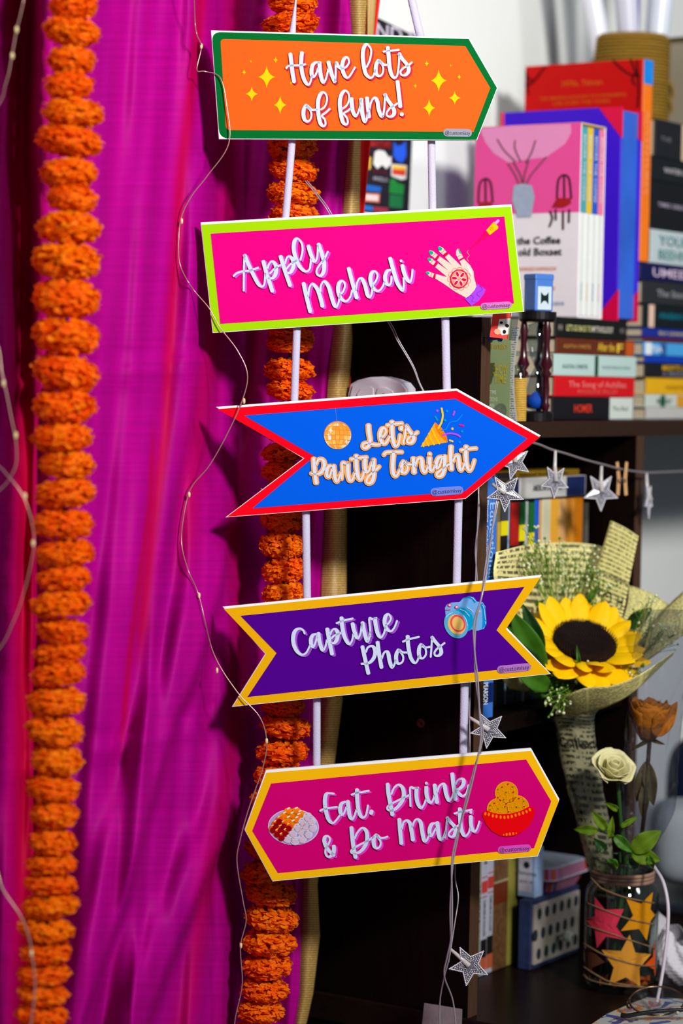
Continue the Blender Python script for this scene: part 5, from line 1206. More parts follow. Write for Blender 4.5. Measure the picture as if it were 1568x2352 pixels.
# ---- lower compartment, on the desk top
bu0, bv0, _z = hz(1096, 2246, ZD)
gl_ = 'books standing on the desk inside the shelf'
def lowb(label, xl, xr, yt, cover, texts=(), bands=(), cm=None, dv=0):
    v = bv0 + dv; u0 = hv(xl, 2100, v)[0]; u1 = hv(xr, 2100, v)[0]
    return book('low_book', label, u0 + .0002, u1 - .0002, v, min(v + .13, WALLD - .015), ZD + .0003, hv(xl, yt, v)[2], False, cover, texts, bands, gl_, cm=cm)
lowb('olive book with dark and red spine lettering beside the side panel', 1092, 1104, 1830, (112, 120, 84), [('I E  N O N E', .6, .1, .4, (40, 44, 40), .2), ('Cassandra', .83, 0, .4, (140, 40, 30), .2)])
lowb('white comic volume with red numeral standing next to the olive book', 1104.5, 1118, 1830, (176, 176, 192), [('Sand', .33, .1, .5, (24, 24, 26), .1), ('OMNIBUS ROUGE', .68, 0, .3, (40, 40, 46), .2)], [(.45, .455, (190, 30, 30)), (.56, .565, (190, 30, 30)), (.475, .54, (196, 60, 50)), (.80, .90, (26, 24, 22)), (.90, .97, (190, 90, 50))])
lowb('white comic volume with red numeral standing next to the brown ornate book', 1118.5, 1132, 1830, (180, 180, 196), [('Sand', .3, .1, .5, (24, 24, 26), .1), ('OMNIBUS ROUGE', .66, 0, .3, (40, 40, 46), .2)], [(.43, .435, (190, 30, 30)), (.54, .545, (190, 30, 30)), (.455, .52, (196, 60, 50)), (.79, .89, (26, 24, 22)), (.89, .97, (190, 90, 50))])
lowb('brown ornate book with gilded pattern standing on the desk', 1132.5, 1165, 1830, (96, 52, 22), (), [(.50, .62, (110, 44, 16)), (.49, .505, (170, 160, 120))], cm=mat((104, 70, 38), .6, key='ornate', var=.95, scale=160, bump=.3, bscale=160))
lowb('plain mustard green book standing beside the small drawer chest', 1166, 1187, 1830, (140, 134, 56), (), ())

# small drawer chest
qx = hz(1220, 2231, ZD); vq = qx[1]; uq = qx[0]; uq1 = hv(1330, 2200, vq)[0]; vq1 = min(hu(1188, 2200, uq)[1], WALLD - .016); zq = hv(1221, 2072, vq)[2]
ch = thing('drawer_chest', 'small blue patterned chest with a cream drawer dotted in dark discs', 'drawer chest', cab((uq + uq1) / 2, (vq + vq1) / 2, ZD))
CBL = mat((34, 48, 86), .6, key='leafblue', var=.8, scale=70, bump=.3, bscale=90)
V, F = box(uq, uq1, vq + .002, vq1, ZD + .0003, zq, .001, cab); obj('carcase', V, F, CBL, ch)
V, F = box(uq + .004, uq1 - .005, vq - .0012, vq + .003, ZD + .006, zq - .005, .0006, cab); dr = obj('drawer_front', V, F, mat((168, 156, 146), .55, var=.05), ch)
UL = uq1 - uq - .009; HL = zq - ZD - .011
for r_, row in enumerate((.84, .5, .17)):
    for c_ in range(6):
        f_ = .09 + c_ * .165 + (-.08 if r_ == 1 else .0)
        cxu = uq + .004 + UL * f_; czz = ZD + .006 + HL * row
        V, F = lathe([(.0001, 0), (.0052, 0), (.0052, .0006), (.0001, .0006)], 14, lambda x, y, z: cab(cxu + x * .9, vq - .0012 - z, czz + y * 1.25)); obj('printed_disc', V, F, mat((30, 44, 46), .6, var=.6, scale=600), dr)
kx = hv(1285, 2148, vq - .004)
kb = lambda x, y, z: cab(kx[0] + x, vq - .0015 - z, kx[2] + y)
V, F = lathe([(.002, 0), (.002, .006), (.0066, .009), (.0078, .013), (.0060, .017), (.0015, .0185)], 8, kb); obj('drawer_knob', V, F, mat((196, 200, 186), .25, 0, .5), dr)
# small white and blue carton on the chest
wu = hv(1228, 2058, vq + .006)[0]; wu1 = hv(1246, 2058, vq + .006)[0]; wv = vq + .006; wv1 = hu(1188, 2040, wu)[1]; wz1 = hv(1228, 1950, wv)[2]
wb = thing('carton', 'small white and pale blue carton standing on the drawer chest', 'box', cab((wu + wu1) / 2, (wv + wv1) / 2, zq))
V, F = box(wu, wu1, wv, wv1, zq + .0003, wz1, .0008, cab); obj('carton_body', V, F, mat((150, 176, 214), .45), wb)
V, F = box(wu - .0004, wu + .001, wv + .005, wv1 - .001, zq + .006, wz1 - .004, .0002, cab); lb = obj('front_label', V, F, mat((196, 194, 208), .5), wb)
mb = MB(); vm_ = (wv + wv1) / 2
for s, dz, wd in (('elements', .028, .026), ('BOX 10', .018, .016)): addtext(mb, s, ink((60, 70, 80)), lambda x, y: cab(wu - .0006, vm_ - x, zq + dz + y), width=wd)
mb.add([cab(wu - .0006, vm_ + .004 * math.cos(a * PI / 6), zq + .037 + .004 * math.sin(a * PI / 6)) for a in range(12)], [list(range(12))[::-1]], ink((20, 40, 44))); mb.build('label_print', lb)
# striped tin
def stripe_mat():
    m = bpy.data.materials.new('stripes'); m.use_nodes = True
    N = m.node_tree.nodes; L = m.node_tree.links; b = bsdf(m); b.inputs['Roughness'].default_value = .3
    tc = N.new('ShaderNodeTexCoord'); sep = N.new('ShaderNodeSeparateXYZ'); L.new(tc.outputs['UV'], sep.inputs[0])
    mu = N.new('ShaderNodeMath'); mu.operation = 'MULTIPLY'; mu.inputs[1].default_value = 6.5; L.new(sep.outputs[0], mu.inputs[0])
    fr_ = N.new('ShaderNodeMath'); fr_.operation = 'FRACT'; L.new(mu.outputs[0], fr_.inputs[0])
    r = N.new('ShaderNodeValToRGB'); r.color_ramp.interpolation = 'CONSTANT'; L.new(fr_.outputs[0], r.inputs[0]); e = r.color_ramp.elements
    e[0].position = 0; e[0].color = lin((190, 84, 40)); e[1].position = .28; e[1].color = lin((170, 120, 190))
    for p, c in ((.42, (20, 50, 84)), (.6, (190, 186, 206)), (.72, (180, 40, 50)), (.88, (170, 120, 190))): q = e.new(p); q.color = lin(c)
    L.new(r.outputs[0], b.inputs['Base Color']); return m
su = hv(1263, 2050, vq + .002)[0]; sv = vq + .002; su1 = su + .085; sv1 = min(sv + .075, WALLD - .016); sz1 = hv(1268, 2022, sv)[2]
ti = thing('striped_tin', 'rounded striped tin with red and blue rays on the drawer chest', 'tin', cab((su + su1) / 2, (sv + sv1) / 2, zq))
def rrect(u0, u1, v0, v1, r, n=5):
    out = []
    for cx, cy, a0 in ((u1 - r, v0 + r, -PI / 2), (u1 - r, v1 - r, 0), (u0 + r, v1 - r, PI / 2), (u0 + r, v0 + r, PI)):
        for k in range(n + 1): a = a0 + PI / 2 * k / n; out.append((cx + r * math.cos(a), cy + r * math.sin(a)))
    return out
def tinwall(z0, z1, g0, g1):
    A_ = rrect(su - g0, su1 + g0, sv - g0, sv1 + g0, .014); B_ = rrect(su - g1, su1 + g1, sv - g1, sv1 + g1, .014); n = len(A_)
    V = [cab(x, y, z0) for x, y in A_] + [cab(x, y, z1) for x, y in B_]; per = [0]
    for i in range(n): per.append(per[-1] + (Vector(A_[(i + 1) % n]) - Vector(A_[i])).length)
    UV = [(per[i] / per[-1] * 2, 0) for i in range(n)] + [(per[i] / per[-1] * 2, 1) for i in range(n)]
    return V, [[i, (i + 1) % n, n + (i + 1) % n, n + i] for i in range(n)] + [list(range(n))[::-1], [n + i for i in range(n)]], UV
STM = stripe_mat()
V, F, UV = tinwall(zq + .0004, sz1 - .0005, -.004, .002); obj('tin_body', V, F, STM, ti, uv=UV)
V, F, UV = tinwall(sz1, sz1 + .013, .005, .0035); ld = obj('lid', V, F, STM, ti, uv=UV)
V, F, UV = tinwall(sz1 + .0131, sz1 + .0142, .0034, .001); obj('lid_top', V, F, mat((176, 182, 196), .3, var=.3, scale=20), ld)
V, F, UV = tinwall(sz1 - .0003, sz1 + .0008, .006, .006); obj('lid_rim', V, F, mat((200, 202, 214), .3), ld)
V, F = tube([cab(.17, .2, ZD + .0005), cab(.172, .202, ZD + .31)], .004, 8); tag(obj('red_rod', V, F, mat((120, 8, 10), .5)), 'thin red rod standing in the dark lower compartment', 'rod')
# ================================================================== JAR, BOUQUET, ROSES
jcu = hz(1423, 2268, ZD); JC = cab(jcu[0], jcu[1], ZD)
JD = (JC - CAM).dot(F_); JS = JD / FPX
jr = thing('glass_jar', 'glass jar tied with twine and paper stars holding the flowers', 'jar', JC)
jx = lambda x, y, z: JC + Vector((x, y, z))
RB_ = 84 * JS
prof = [(.001, .0012), (RB_ * .84, .0004), (RB_ * .97, .006), (RB_ * 1.03, .02), (RB_, .04), (RB_, .104), (RB_ * .96, .110), (RB_ * .86, .116), (RB_ * .82, .120), (RB_ * .82, .130), (RB_ * .86, .1315), (RB_ * .82, .1335), (RB_ * .86, .1355), (RB_ * .82, .1375), (RB_ * .84, .142)]
V, F = lathe(prof, 48, jx); obj('glass_wall', V, F, glassy((214, 226, 220), .86, .04, .02), jr, smooth=True)
V, F = lathe([(RB_ * .80, .142), (RB_ * .84, .1435), (RB_ * .865, .142), (RB_ * .84, .1405)], 48, jx); obj('rim', V, F + [], glassy((214, 226, 220), .75, .12, .02), jr, smooth=True)
KB = mat((150, 116, 96), .8, var=.15, scale=60)
for i, zz in enumerate((.1205, .1245, .1285)):
    V, F = lathe([(RB_ * .835, zz - .002), (RB_ * .865 + i * .0004, zz - .0015), (RB_ * .865 + i * .0004, zz + .0018), (RB_ * .835, zz + .002)], 40, jx); obj('cord_band', V, F, KB, jr, smooth=True)
def cylhit(px, py, R):
    d = ray(px, py); o = CAM - JC
    a = d.x ** 2 + d.y ** 2; b = 2 * (o.x * d.x + o.y * d.y); c = o.x ** 2 + o.y ** 2 - R * R; q = b * b - 4 * a * c
    t = (-b - math.sqrt(max(q, 0))) / (2 * a)
    return CAM + d * t
zj = lambda pts: [(1320 + x / 6, 1960 + y / 6) for x, y in pts]
def jarstar(label, pts, rgb):
    pts = zj(pts); n = len(pts); cx = sum(p[0] for p in pts) / n; cy = sum(p[1] for p in pts) / n
    ring = []
    for i in range(n):
        for k in range(4): ring.append((pts[i][0] + (pts[(i + 1) % n][0] - pts[i][0]) * k / 4, pts[i][1] + (pts[(i + 1) % n][1] - pts[i][1]) * k / 4))
    V = [cylhit(cx, cy, RB_ + .0012)]; F = []; m = len(ring)
    for s in (.5, 1.0):
        for x, y in ring: V.append(cylhit(cx + (x - cx) * s, cy + (y - cy) * s, RB_ + .0012))
    for i in range(m):
        j = (i + 1) % m; F.append([0, 1 + j, 1 + i]); F.append([1 + i, 1 + j, 1 + m + j, 1 + m + i])
    V2, F2 = thicken(V, F, -.0004)
    obj('paper_star', V2, F2, mat(rgb, .7, 0, .1, var=.08, scale=40), jr, label=label)
jarstar('coral pink paper star', [(275, 610), (410, 775), (675, 768), (565, 1010), (705, 1195), (430, 1145), (305, 1305), (275, 1050), (148, 910), (280, 865)], (214, 52, 78))
jarstar('mustard paper star', [(708, 628), (910, 695), (1070, 535), (1035, 770), (1098, 848), (1035, 930), (985, 1200), (880, 1040), (632, 1068), (800, 855)], (206, 134, 10))
jarstar('large gold paper star', [(752, 1120), (830, 1368), (1045, 1390), (885, 1580), (895, 1835), (705, 1705), (468, 1812), (535, 1575), (370, 1330), (635, 1345)], (204, 138, 44))
jarstar('orange paper star', [(965, 1532), (1085, 1415), (1092, 1200), (1100, 1480), (1102, 1700), (1088, 1600)], (214, 76, 10))
jarstar('brown paper star', [(132, 1300), (280, 1390), (410, 1500), (230, 1580), (200, 1800), (150, 1650)], (96, 54, 36))
TWJ = mat((126, 96, 66), .85, var=.3, scale=400)
for s in ([(215, 330), (300, 420), (400, 500), (700, 610), (1095, 685)], [(160, 680), (420, 790), (760, 910), (1095, 980)], [(130, 985), (500, 1110), (760, 1195), (1095, 1305)], [(115, 1240), (400, 1400), (700, 1500), (900, 1545), (1098, 1548)], [(115, 1560), (300, 1680), (520, 1780), (950, 1840)], [(115, 1660), (220, 1750), (560, 1820), (940, 1845), (1090, 1830)]):
    q = smoothpath([(x, y, 0) for x, y in zj(s)], 6); V, F = tube([cylhit(p.x, p.y, RB_ + .002) for p in q], .0009, 5); obj('twine', V, F, TWJ, jr, smooth=True)
GST = mat((52, 84, 20), .6, var=.2, scale=60); GLF = mat((56, 104, 14), .5, 0, .3, var=.35, scale=50); GDK = mat((24, 62, 12), .5, 0, .3, var=.3, scale=50)
rnd = random.Random(11)
stb = thing('flower_stems', 'green flower stems and fallen petals inside the glass jar', 'stems', jx(0, 0, .006))
for i in range(9):
    a = rnd.uniform(0, 6.28); r = rnd.uniform(.004, .024); b = rnd.uniform(.004, .022); a2 = a + rnd.uniform(2, 4)
    V, F = tube([jx(r * math.cos(a), r * math.sin(a), .008), jx(b * math.cos(a2), b * math.sin(a2), .150)], .0022, 7); obj('stem', V, F, GST, stb, smooth=True)
for i in range(9):
    a = rnd.uniform(3.4, 6.0); r = rnd.uniform(.010, .026); c = jx(r * math.cos(a), r * math.sin(a), .007 + rnd.uniform(0, .006))
    V, F, UV = grid(lambda s, t: c + Vector(((s - .5) * .014, (t - .5) * .010, .004 * math.sin(s * 5 + i) * math.sin(t * 4))), 4, 4); V2, F2 = thicken(V, F, .0004); obj('fallen_petal', V2, F2, mat((214, 84, 8), .6), stb)

# ---------------- bouquet wrap
def clampd(px, d, v=.03):
    q = hv(px, 1400, .006 if px < 1150 else v); return min(d, (cab(*q) - CAM).dot(F_) - .004)
def patch(net):
    """net: rows of (px,py,depth); smooth surface through them"""
    rows = [[P(p[0], p[1], clampd(p[0], p[2])) for p in r] for r in net]
    def ev(pts, t):
        n = len(pts) - 1
        x = min(max(t, 0), 1) * n; i = min(int(x), n - 1); f = x - i
        a, b, c, d = pts[max(i - 1, 0)], pts[i], pts[i + 1], pts[min(i + 2, n)]
        if i == 0: a = b * 2 - c
        if i + 2 > n: d = c * 2 - b
        return .5 * ((2 * b) + (c - a) * f + (2 * a - 5 * b + 4 * c - d) * f * f + (3 * b - a - 3 * c + d) * f ** 3)
    return lambda u, v: ev([ev(r, u) for r in rows], v)
def sheet(nm, net, parent, m, nu=16, nv=10, t=.0004):
    fn = patch(net); V, F, UV = grid(fn, nu, nv); V2, F2 = thicken(V, F, t)
    o = obj(nm, V2, F2, m, parent, smooth=True, uv=UV + UV); return o, fn
def surftext(nm, fn, s, parent, u, v, wd, hgt, rot=0.0, flip=1, rgb=(34, 36, 30), off=.0008):
    V, F, w0 = textmesh(s, .015); mb = MB(); c, sn = math.cos(rot), math.sin(rot)
    def f(x, y):
        x, y = x / w0 * wd, y * hgt
        a, b = u + x * c - y * sn, v + x * sn + y * c
        p = fn(a, b); d = (CAM - p).normalized(); return p + d * off
    mb.add([f(x, y) for x, y in V], F, ink(rgb)); return mb.build(nm, parent)
BQ = thing('bouquet', 'sunflower bouquet wrapped in yellowed newspaper standing in the jar', 'bouquet', P(1400, 2055, JD - .005))
NA = news_mat('wrap', 60, 20, (232, 222, 150)); NB = news_mat('wrapfine', 50, 28, (226, 216, 140)); NC = news_mat('wraptube', 40, 34, (190, 180, 134), (26, 26, 22))
o, fb = sheet('paper_back', [[(1138, 1268, 2.74), (1220, 1250, 2.76), (1330, 1247, 2.77), (1430, 1266, 2.75)], [(1136, 1340, 2.725), (1220, 1350, 2.74), (1320, 1350, 2.75), (1410, 1350, 2.72)], [(1190, 1450, 2.69), (1240, 1470, 2.70), (1320, 1470, 2.70), (1380, 1470, 2.69)], [(1262, 1600, 2.65), (1290, 1610, 2.66), (1320, 1610, 2.66), (1350, 1600, 2.65)]], BQ, NA, 20, 16)
surftext('headline', fb, 'ginal Graphic Collec', BQ, .47, .27, .94, .13, 0)
o, ff = sheet('paper_flap', [[(1402, 1196, 2.715), (1435, 1212, 2.705), (1466, 1232, 2.695)], [(1376, 1285, 2.70), (1412, 1300, 2.692), (1448, 1318, 2.685)], [(1350, 1372, 2.69), (1392, 1390, 2.685), (1432, 1404, 2.675)], [(1340, 1440, 2.67), (1375, 1455, 2.665), (1412, 1465, 2.66)]], BQ, NB, 10, 16)
surftext('headline', ff, 'H. Gray', BQ, .5, .60, -.85, .15, 0); surftext('byline', ff, 'Producted by HYUN', BQ, .5, .43, -.95, .06, 0)
o, fs = sheet('paper_side', [[(1444, 1345, 2.70), (1490, 1360, 2.70), (1535, 1388, 2.70)], [(1438, 1398, 2.685), (1470, 1408, 2.685), (1512, 1424, 2.68)], [(1400, 1500, 2.66), (1420, 1510, 2.66), (1450, 1520, 2.66)]], BQ, NB, 10, 10)
o, fs2 = sheet('paper_wing', [[(1505, 1425, 2.665), (1540, 1385, 2.66), (1590, 1340, 2.655)], [(1468, 1490, 2.645), (1520, 1445, 2.64), (1600, 1385, 2.635)], [(1445, 1545, 2.64), (1500, 1505, 2.625), (1600, 1440, 2.615)]], BQ, NA, 12, 10)
o, fc = sheet('paper_collar', [[(1255, 1602, 2.60), (1300, 1596, 2.565), (1344, 1580, 2.55), (1407, 1574, 2.545), (1469, 1549, 2.555), (1548, 1496, 2.585)], [(1262, 1618, 2.61), (1306, 1620, 2.58), (1346, 1608, 2.565), (1408, 1598, 2.56), (1466, 1568, 2.565), (1546, 1500, 2.588)], [(1280, 1640, 2.62), (1312, 1644, 2.60), (1345, 1638, 2.59), (1400, 1620, 2.575), (1456, 1588, 2.572), (1544, 1504, 2.59)]], BQ, NB, 24, 10)
o, fc2 = sheet('paper_collar_left', [[(1150, 1556, 2.66), (1190, 1556, 2.66), (1240, 1560, 2.65)], [(1170, 1582, 2.66), (1205, 1588, 2.65), (1250, 1592, 2.64)]], BQ, NB, 8, 4)
axis = [(1392, 2060, 24), (1380, 1985, 30), (1362, 1900, 36), (1343, 1815, 41), (1331, 1740, 44), (1322, 1680, 43), (1318, 1640, 48), (1322, 1608, 60)]
def tubewrap(a, b):
    n = len(axis) - 1; x = b * n; i = min(int(x), n - 1); f = x - i
    c = [axis[i][k] + (axis[i + 1][k] - axis[i][k]) * f for k in range(3)]
    th = 2 * PI * a; wr = 1 + .05 * math.sin(th * 3 + b * 9) + .04 * math.sin(th * 7 + b * 30)
    return P(c[0] + c[2] * wr * math.sin(th), c[1] + 3 * math.sin(th * 2), JD - .005 - c[2] * JS * wr * math.cos(th) * .8)
V, F, UV = grid(tubewrap, 36, 40); obj('paper_stem_wrap', V, F, NC, BQ, smooth=True, uv=UV)
V, F, UV = grid(lambda a, b: tubewrap(a, b) + (CAM - tubewrap(a, b)).normalized() * .0035, 18, 26, -.25, .25, .1, .9); obj('clear_film', V, F, glassy((235, 238, 240), .93, .05, .12), BQ, smooth=True)
surftext('headline', tubewrap, 'Collect', BQ, .0, .655, .40, .075, .03, off=.0045)

# ---------------- sunflower
sc_ = P(1342, 1478, 2.608); SFX = (R_ * .985 - U_ * .17).normalized()
tw = (-F_); up = (U_ - SFX * U_.dot(SFX)).normalized()
SNn = (tw * math.cos(math.radians(56)) + up * math.sin(math.radians(56))); SNn = (SNn - SFX * SNn.dot(SFX)).normalized(); SFY = SNn.cross(SFX)
px_m = 2.608 / FPX
Rd = 74 * px_m
sf = lambda x, y, z: sc_ + SFX * x + SFY * y + SNn * z
V, F = lathe([(.0005, .004), (Rd * .35, .0045), (Rd * .6, .008), (Rd * .85, .0075), (Rd, .002), (Rd * 1.02, -.004), (Rd * .5, -.014), (.001, -.016)], 40, sf)
disc = obj('sunflower_head', V, F, mat((30, 14, 10), .8, 0, .1, var=.7, scale=500, bump=.8, bscale=500), BQ, smooth=True)
mb = MB(); DKF = mat((26, 10, 8), .8, var=.5, scale=300)
for i in range(620):
    rr = Rd * math.sqrt((i + .5) / 620); th = i * 2.39996
    h = .0045 + .004 * math.exp(-((rr / Rd - .68) / .2) ** 2); q = sf(rr * math.cos(th), rr * math.sin(th), h); tip = sf(rr * 1.03 * math.cos(th), rr * 1.03 * math.sin(th), h + .0042)
    t1 = SFX * .0008; t2 = SFY * .0008
    k = len(mb.V); mb.add([q + t1, q + t2, q - t1 - t2, tip], [[0, 1, 3], [1, 2, 3], [2, 0, 3]], DKF)
mb.build('florets', disc, kind='stuff')
YP = None
def sun_mat():
    m = mat((255, 194, 0), .55, 0, .15, key='sunpetal', var=.12, scale=3, stretch=(900, 60, 60), coords='Object'); return m
YP = sun_mat()
def petal_mesh(seed):
    r = random.Random(seed); L_ = 1.0; cu_ = r.uniform(.05, .30); fo_ = r.uniform(.03, .10); tw_ = r.uniform(-.25, .25)
    def fn(a, b):
        w = .30 * (math.sin(PI * min(1, (b * .90 + .12))) ** .55) * (1 - .10 * b) + .008
        x = (a - .5) * 2 * w
        z = cu_ * math.sin(b * 2.4) * .5 - fo_ * (1 - (2 * a - 1) ** 2) * math.sin(PI * b) + tw_ * x * b + .012 * math.sin(a * 19) * math.sin(PI * b)
        return Vector((x, b * L_, z))
    V, F, UV = grid(fn, 8, 12)
    V2, F2 = thicken(V, F, .008)
    me = bpy.data.meshes.new('petal'); me.from_pydata(V2, [], F2); me.materials.append(YP); me.polygons.foreach_set('use_smooth', [True] * len(me.polygons)); return me
PMs = [petal_mesh(i) for i in range(6)]
rnd = random.Random(4)
for ring, n, base, el, L0 in ((0, 19, .90, 30, .036), (1, 18, .93, 12, .039)):
    for i in range(n):
        th = 2 * PI * (i + .5 * ring) / n + rnd.uniform(-.09, .09)
        back = math.sin(th)                      # +1 at the far side of the head
        e = math.radians(el - 4 + 14 * back + rnd.uniform(-9, 9) + (14 if back < -.5 else 0)); L_ = L0 * rnd.uniform(.86, 1.12)
        rad = SFX * math.cos(th) + SFY * math.sin(th)
        yv = (rad * math.cos(e) + SNn * math.sin(e)).normalized(); xv = SNn.cross(rad).normalized(); zv = xv.cross(yv)
        q = Matrix((xv, yv, zv)).transposed().to_quaternion()
        pos = sf(Rd * base * math.cos(th), Rd * base * math.sin(th), -.001 - .003 * ring)
        o = bpy.data.objects.new('petal', rnd.choice(PMs)); COL.objects.link(o); o.parent = disc; o.location = pos - WO[disc.name]
        o.rotation_mode = 'QUATERNION'; o.rotation_quaternion = q; s = L_; o.scale = (s * rnd.uniform(.95, 1.25), s, s)
# ---------------- leaves
def leaf(parent, base, tip, wpx, m, d0, d1, bend=.012, nm='leaf', side=None, fold_=.004):
    d0 = clampd(base[0], d0); d1 = clampd(tip[0], d1)
    a = P(base[0], base[1], d0); b = P(tip[0], tip[1], d1); ax = b - a
    vd = (CAM - a).normalized(); sd = ax.cross(vd).normalized() if side is None else side; nn = sd.cross(ax).normalized()
    w = wpx * d0 / FPX
    def fn(u, v):
        ww = w * (math.sin(PI * min(1, v * .94 + .05)) ** .8) * (1 - .25 * v)
        x = (u - .5) * 2
        return a + ax * v + sd * (x * ww) + nn * (-bend * v * v + fold_ * abs(x) * math.sin(PI * v) + .0012 * math.sin(v * 16) * abs(x))
    V, F, UV = grid(fn, 8, 12); V2, F2 = thicken(V, F, .0003)
    return obj(nm, V2, F2, m, parent, smooth=True)
for b, t, w, m, d0, d1 in (((1248, 1545), (1180, 1415), 34, GLF, 2.57, 2.53), ((1250, 1565), (1172, 1478), 34, GDK, 2.57, 2.52), ((1262, 1580), (1196, 1545), 26, GLF, 2.57, 2.53), ((1245, 1500), (1205, 1400), 22, GDK, 2.575, 2.55), ((1235, 1520), (1165, 1420), 36, GLF, 2.66, 2.68), ((1240, 1560), (1180, 1490), 34, GDK, 2.655, 2.66), ((1310, 1560), (1220, 1590), 34, GLF, 2.60, 2.58), ((1325, 1575), (1240, 1605), 26, GDK, 2.605, 2.59), ((1440, 1440), (1492, 1400), 20, GDK, 2.66, 2.65), ((1250, 1500), (1205, 1440), 22, GDK, 2.65, 2.65), ((1300, 1545), (1255, 1480), 26, GDK, 2.64, 2.64), ((1400, 1560), (1460, 1545), 18, GDK, 2.60, 2.595), ((1320, 1520), (1270, 1545), 22, GDK, 2.62, 2.60), ((1330, 1528), (1326, 1498), 5, GLF, 2.575, 2.565), ((1230, 1390), (1255, 1360), 10, GLF, 2.68, 2.68), ((1330, 1400), (1372, 1352), 10, GLF, 2.68, 2.67), ((1290, 1430), (1262, 1372), 12, GDK, 2.68, 2.68), ((1350, 1565), (1400, 1592), 20, GDK, 2.60, 2.58)):
    leaf(BQ, b, t, w, m, d0, d1)
V, F = tube([P(1345, 1500, 2.63), P(1330, 1600, 2.63), P(1338, 1760, JD - .002), P(1376, 1960, JD - .002)], .0045, 8); obj('sunflower_stem', V, F, GST, BQ, smooth=True)
# ---------------- baby's breath
BUD = mat((214, 220, 170), .6, var=.15, scale=300); SPR = mat((96, 140, 24), .6)
ico = [Vector(v).normalized() for v in ((0, 0, 1), (.89, 0, .45), (.28, .85, .45), (-.72, .53, .45), (-.72, -.53, .45), (.28, -.85, .45), (.72, .53, -.45), (-.28, .85, -.45), (-.89, 0, -.45), (-.28, -.85, -.45), (.72, -.53, -.45), (0, 0, -1))]
icf = [[0, 1, 2], [0, 2, 3], [0, 3, 4], [0, 4, 5], [0, 5, 1], [1, 6, 2], [2, 7, 3], [3, 8, 4], [4, 9, 5], [5, 10, 1], [1, 10, 6], [2, 6, 7], [3, 7, 8], [4, 8, 9], [5, 9, 10], [11, 7, 6], [11, 8, 7], [11, 9, 8], [11, 10, 9], [11, 6, 10]]
def spray(base, tips, d0, d1, seed, nb=4, sc=1.0):
    r = random.Random(seed); st = MB(); bd = MB()
    a = P(base[0], base[1], clampd(base[0], d0, .015))
    for t in tips:
        b = P(t[0], t[1], clampd(t[0], d1, .015) + r.uniform(-.012, .004)); mid = a.lerp(b, .5) + R_ * r.uniform(-.006, .006)
        pts = smoothpath([a, mid, b], 5); st.add(*tube(pts, [.0008 - .0004 * i / len(pts) for i in range(len(pts))], 4), SPR)
        for k in range(nb):
            s = a.lerp(b, r.uniform(.55, .98)); e = b + R_ * r.uniform(-.011, .011) * sc + U_ * r.uniform(-.010, .012) * sc - F_ * r.uniform(-.008, .008)
            st.add(*tube([s, s.lerp(e, .5) + U_ * .001, e], .00035, 3), SPR)
            rb_ = r.uniform(.0011, .0021); bd.add([e + v * rb_ for v in ico], icf, BUD if r.random() < .7 else SPR)
    o = st.build('filler_spray', BQ); bd.build('buds', o, kind='stuff', smooth=True)
spray((1285, 1440), [(1225, 1232), (1250, 1260), (1280, 1255), (1210, 1270), (1300, 1285), (1270, 1310), (1240, 1300), (1195, 1290)], 2.68, 2.655, 1, 9)
spray((1300, 1440), [(1320, 1285), (1355, 1275), (1310, 1325), (1350, 1300), (1290, 1340), (1335, 1345), (1225, 1320)], 2.68, 2.65, 2, 8)
spray((1370, 1440), [(1385, 1345), (1395, 1355), (1375, 1335), (1360, 1312), (1355, 1330)], 2.67, 2.645, 3, 6)
spray((1440, 1540), [(1485, 1385), (1505, 1410), (1490, 1440), (1520, 1460), (1545, 1468), (1475, 1420), (1535, 1480)], 2.65, 2.625, 4, 6)
spray((1320, 1560), [(1275, 1560), (1260, 1550), (1290, 1590), (1268, 1575), (1250, 1600), (1245, 1570), (1300, 1605)], 2.60, 2.575, 5, 6)
spray((1320, 1570), [(1270, 1625), (1285, 1632), (1262, 1618), (1290, 1610)], 2.59, 2.57, 6, 5)
spray((1350, 1570), [(1345, 1540), (1365, 1555), (1330, 1535), (1380, 1560), (1348, 1555)], 2.60, 2.585, 7, 5)
spray((1410, 1575), [(1405, 1548), (1430, 1552), (1450, 1545), (1420, 1560), (1470, 1548)], 2.60, 2.59, 8, 6)
# ---------------- roses
def rose_petals(g, c, rx, rz_, m, seed, layers, ax=Vector((0, 0, 1))):
    r = random.Random(seed); e1 = ax.orthogonal().normalized(); e2 = ax.cross(e1)
    for li, (n, rad, hgt, flare) in enumerate(layers):
        for i in range(n):
            th0 = 2 * PI * i / n + li * .9 + r.uniform(-.15, .15); span = 2 * PI / n * 1.5; jj = r.uniform(0, 6)
            def fn(a, b):
                th = th0 + (a - .5) * span
                R = rx * rad * (math.sin(PI * (.12 + .5 * min(b, .8))) + flare * max(0, b - .62) * 2.2) * (1 + .05 * math.sin(a * 9 + jj) * b)
                h = rz_ * (hgt * b * (1 - .25 * (2 * a - 1) ** 2 * b) - .5) + rz_ * .04 * math.sin(a * 13 + jj) * b
                return c + e1 * (R * math.cos(th)) + e2 * (R * math.sin(th)) + ax * h
            V, F, UV = grid(fn, 8, 8); V2, F2 = thicken(V, F, .0005); obj('petal', V2, F2, m, g, smooth=True)
DR = 2.585
rs = thing('dried_rose', 'dried brown orange rose inside a clear cellophane sleeve', 'rose', P(1475, 2010, JD))
kk = DR / FPX
DRM = mat((150, 88, 24), .75, 0, .1, var=.4, scale=60, bump=.6, bscale=180)
c = P(1490, 1655, DR)
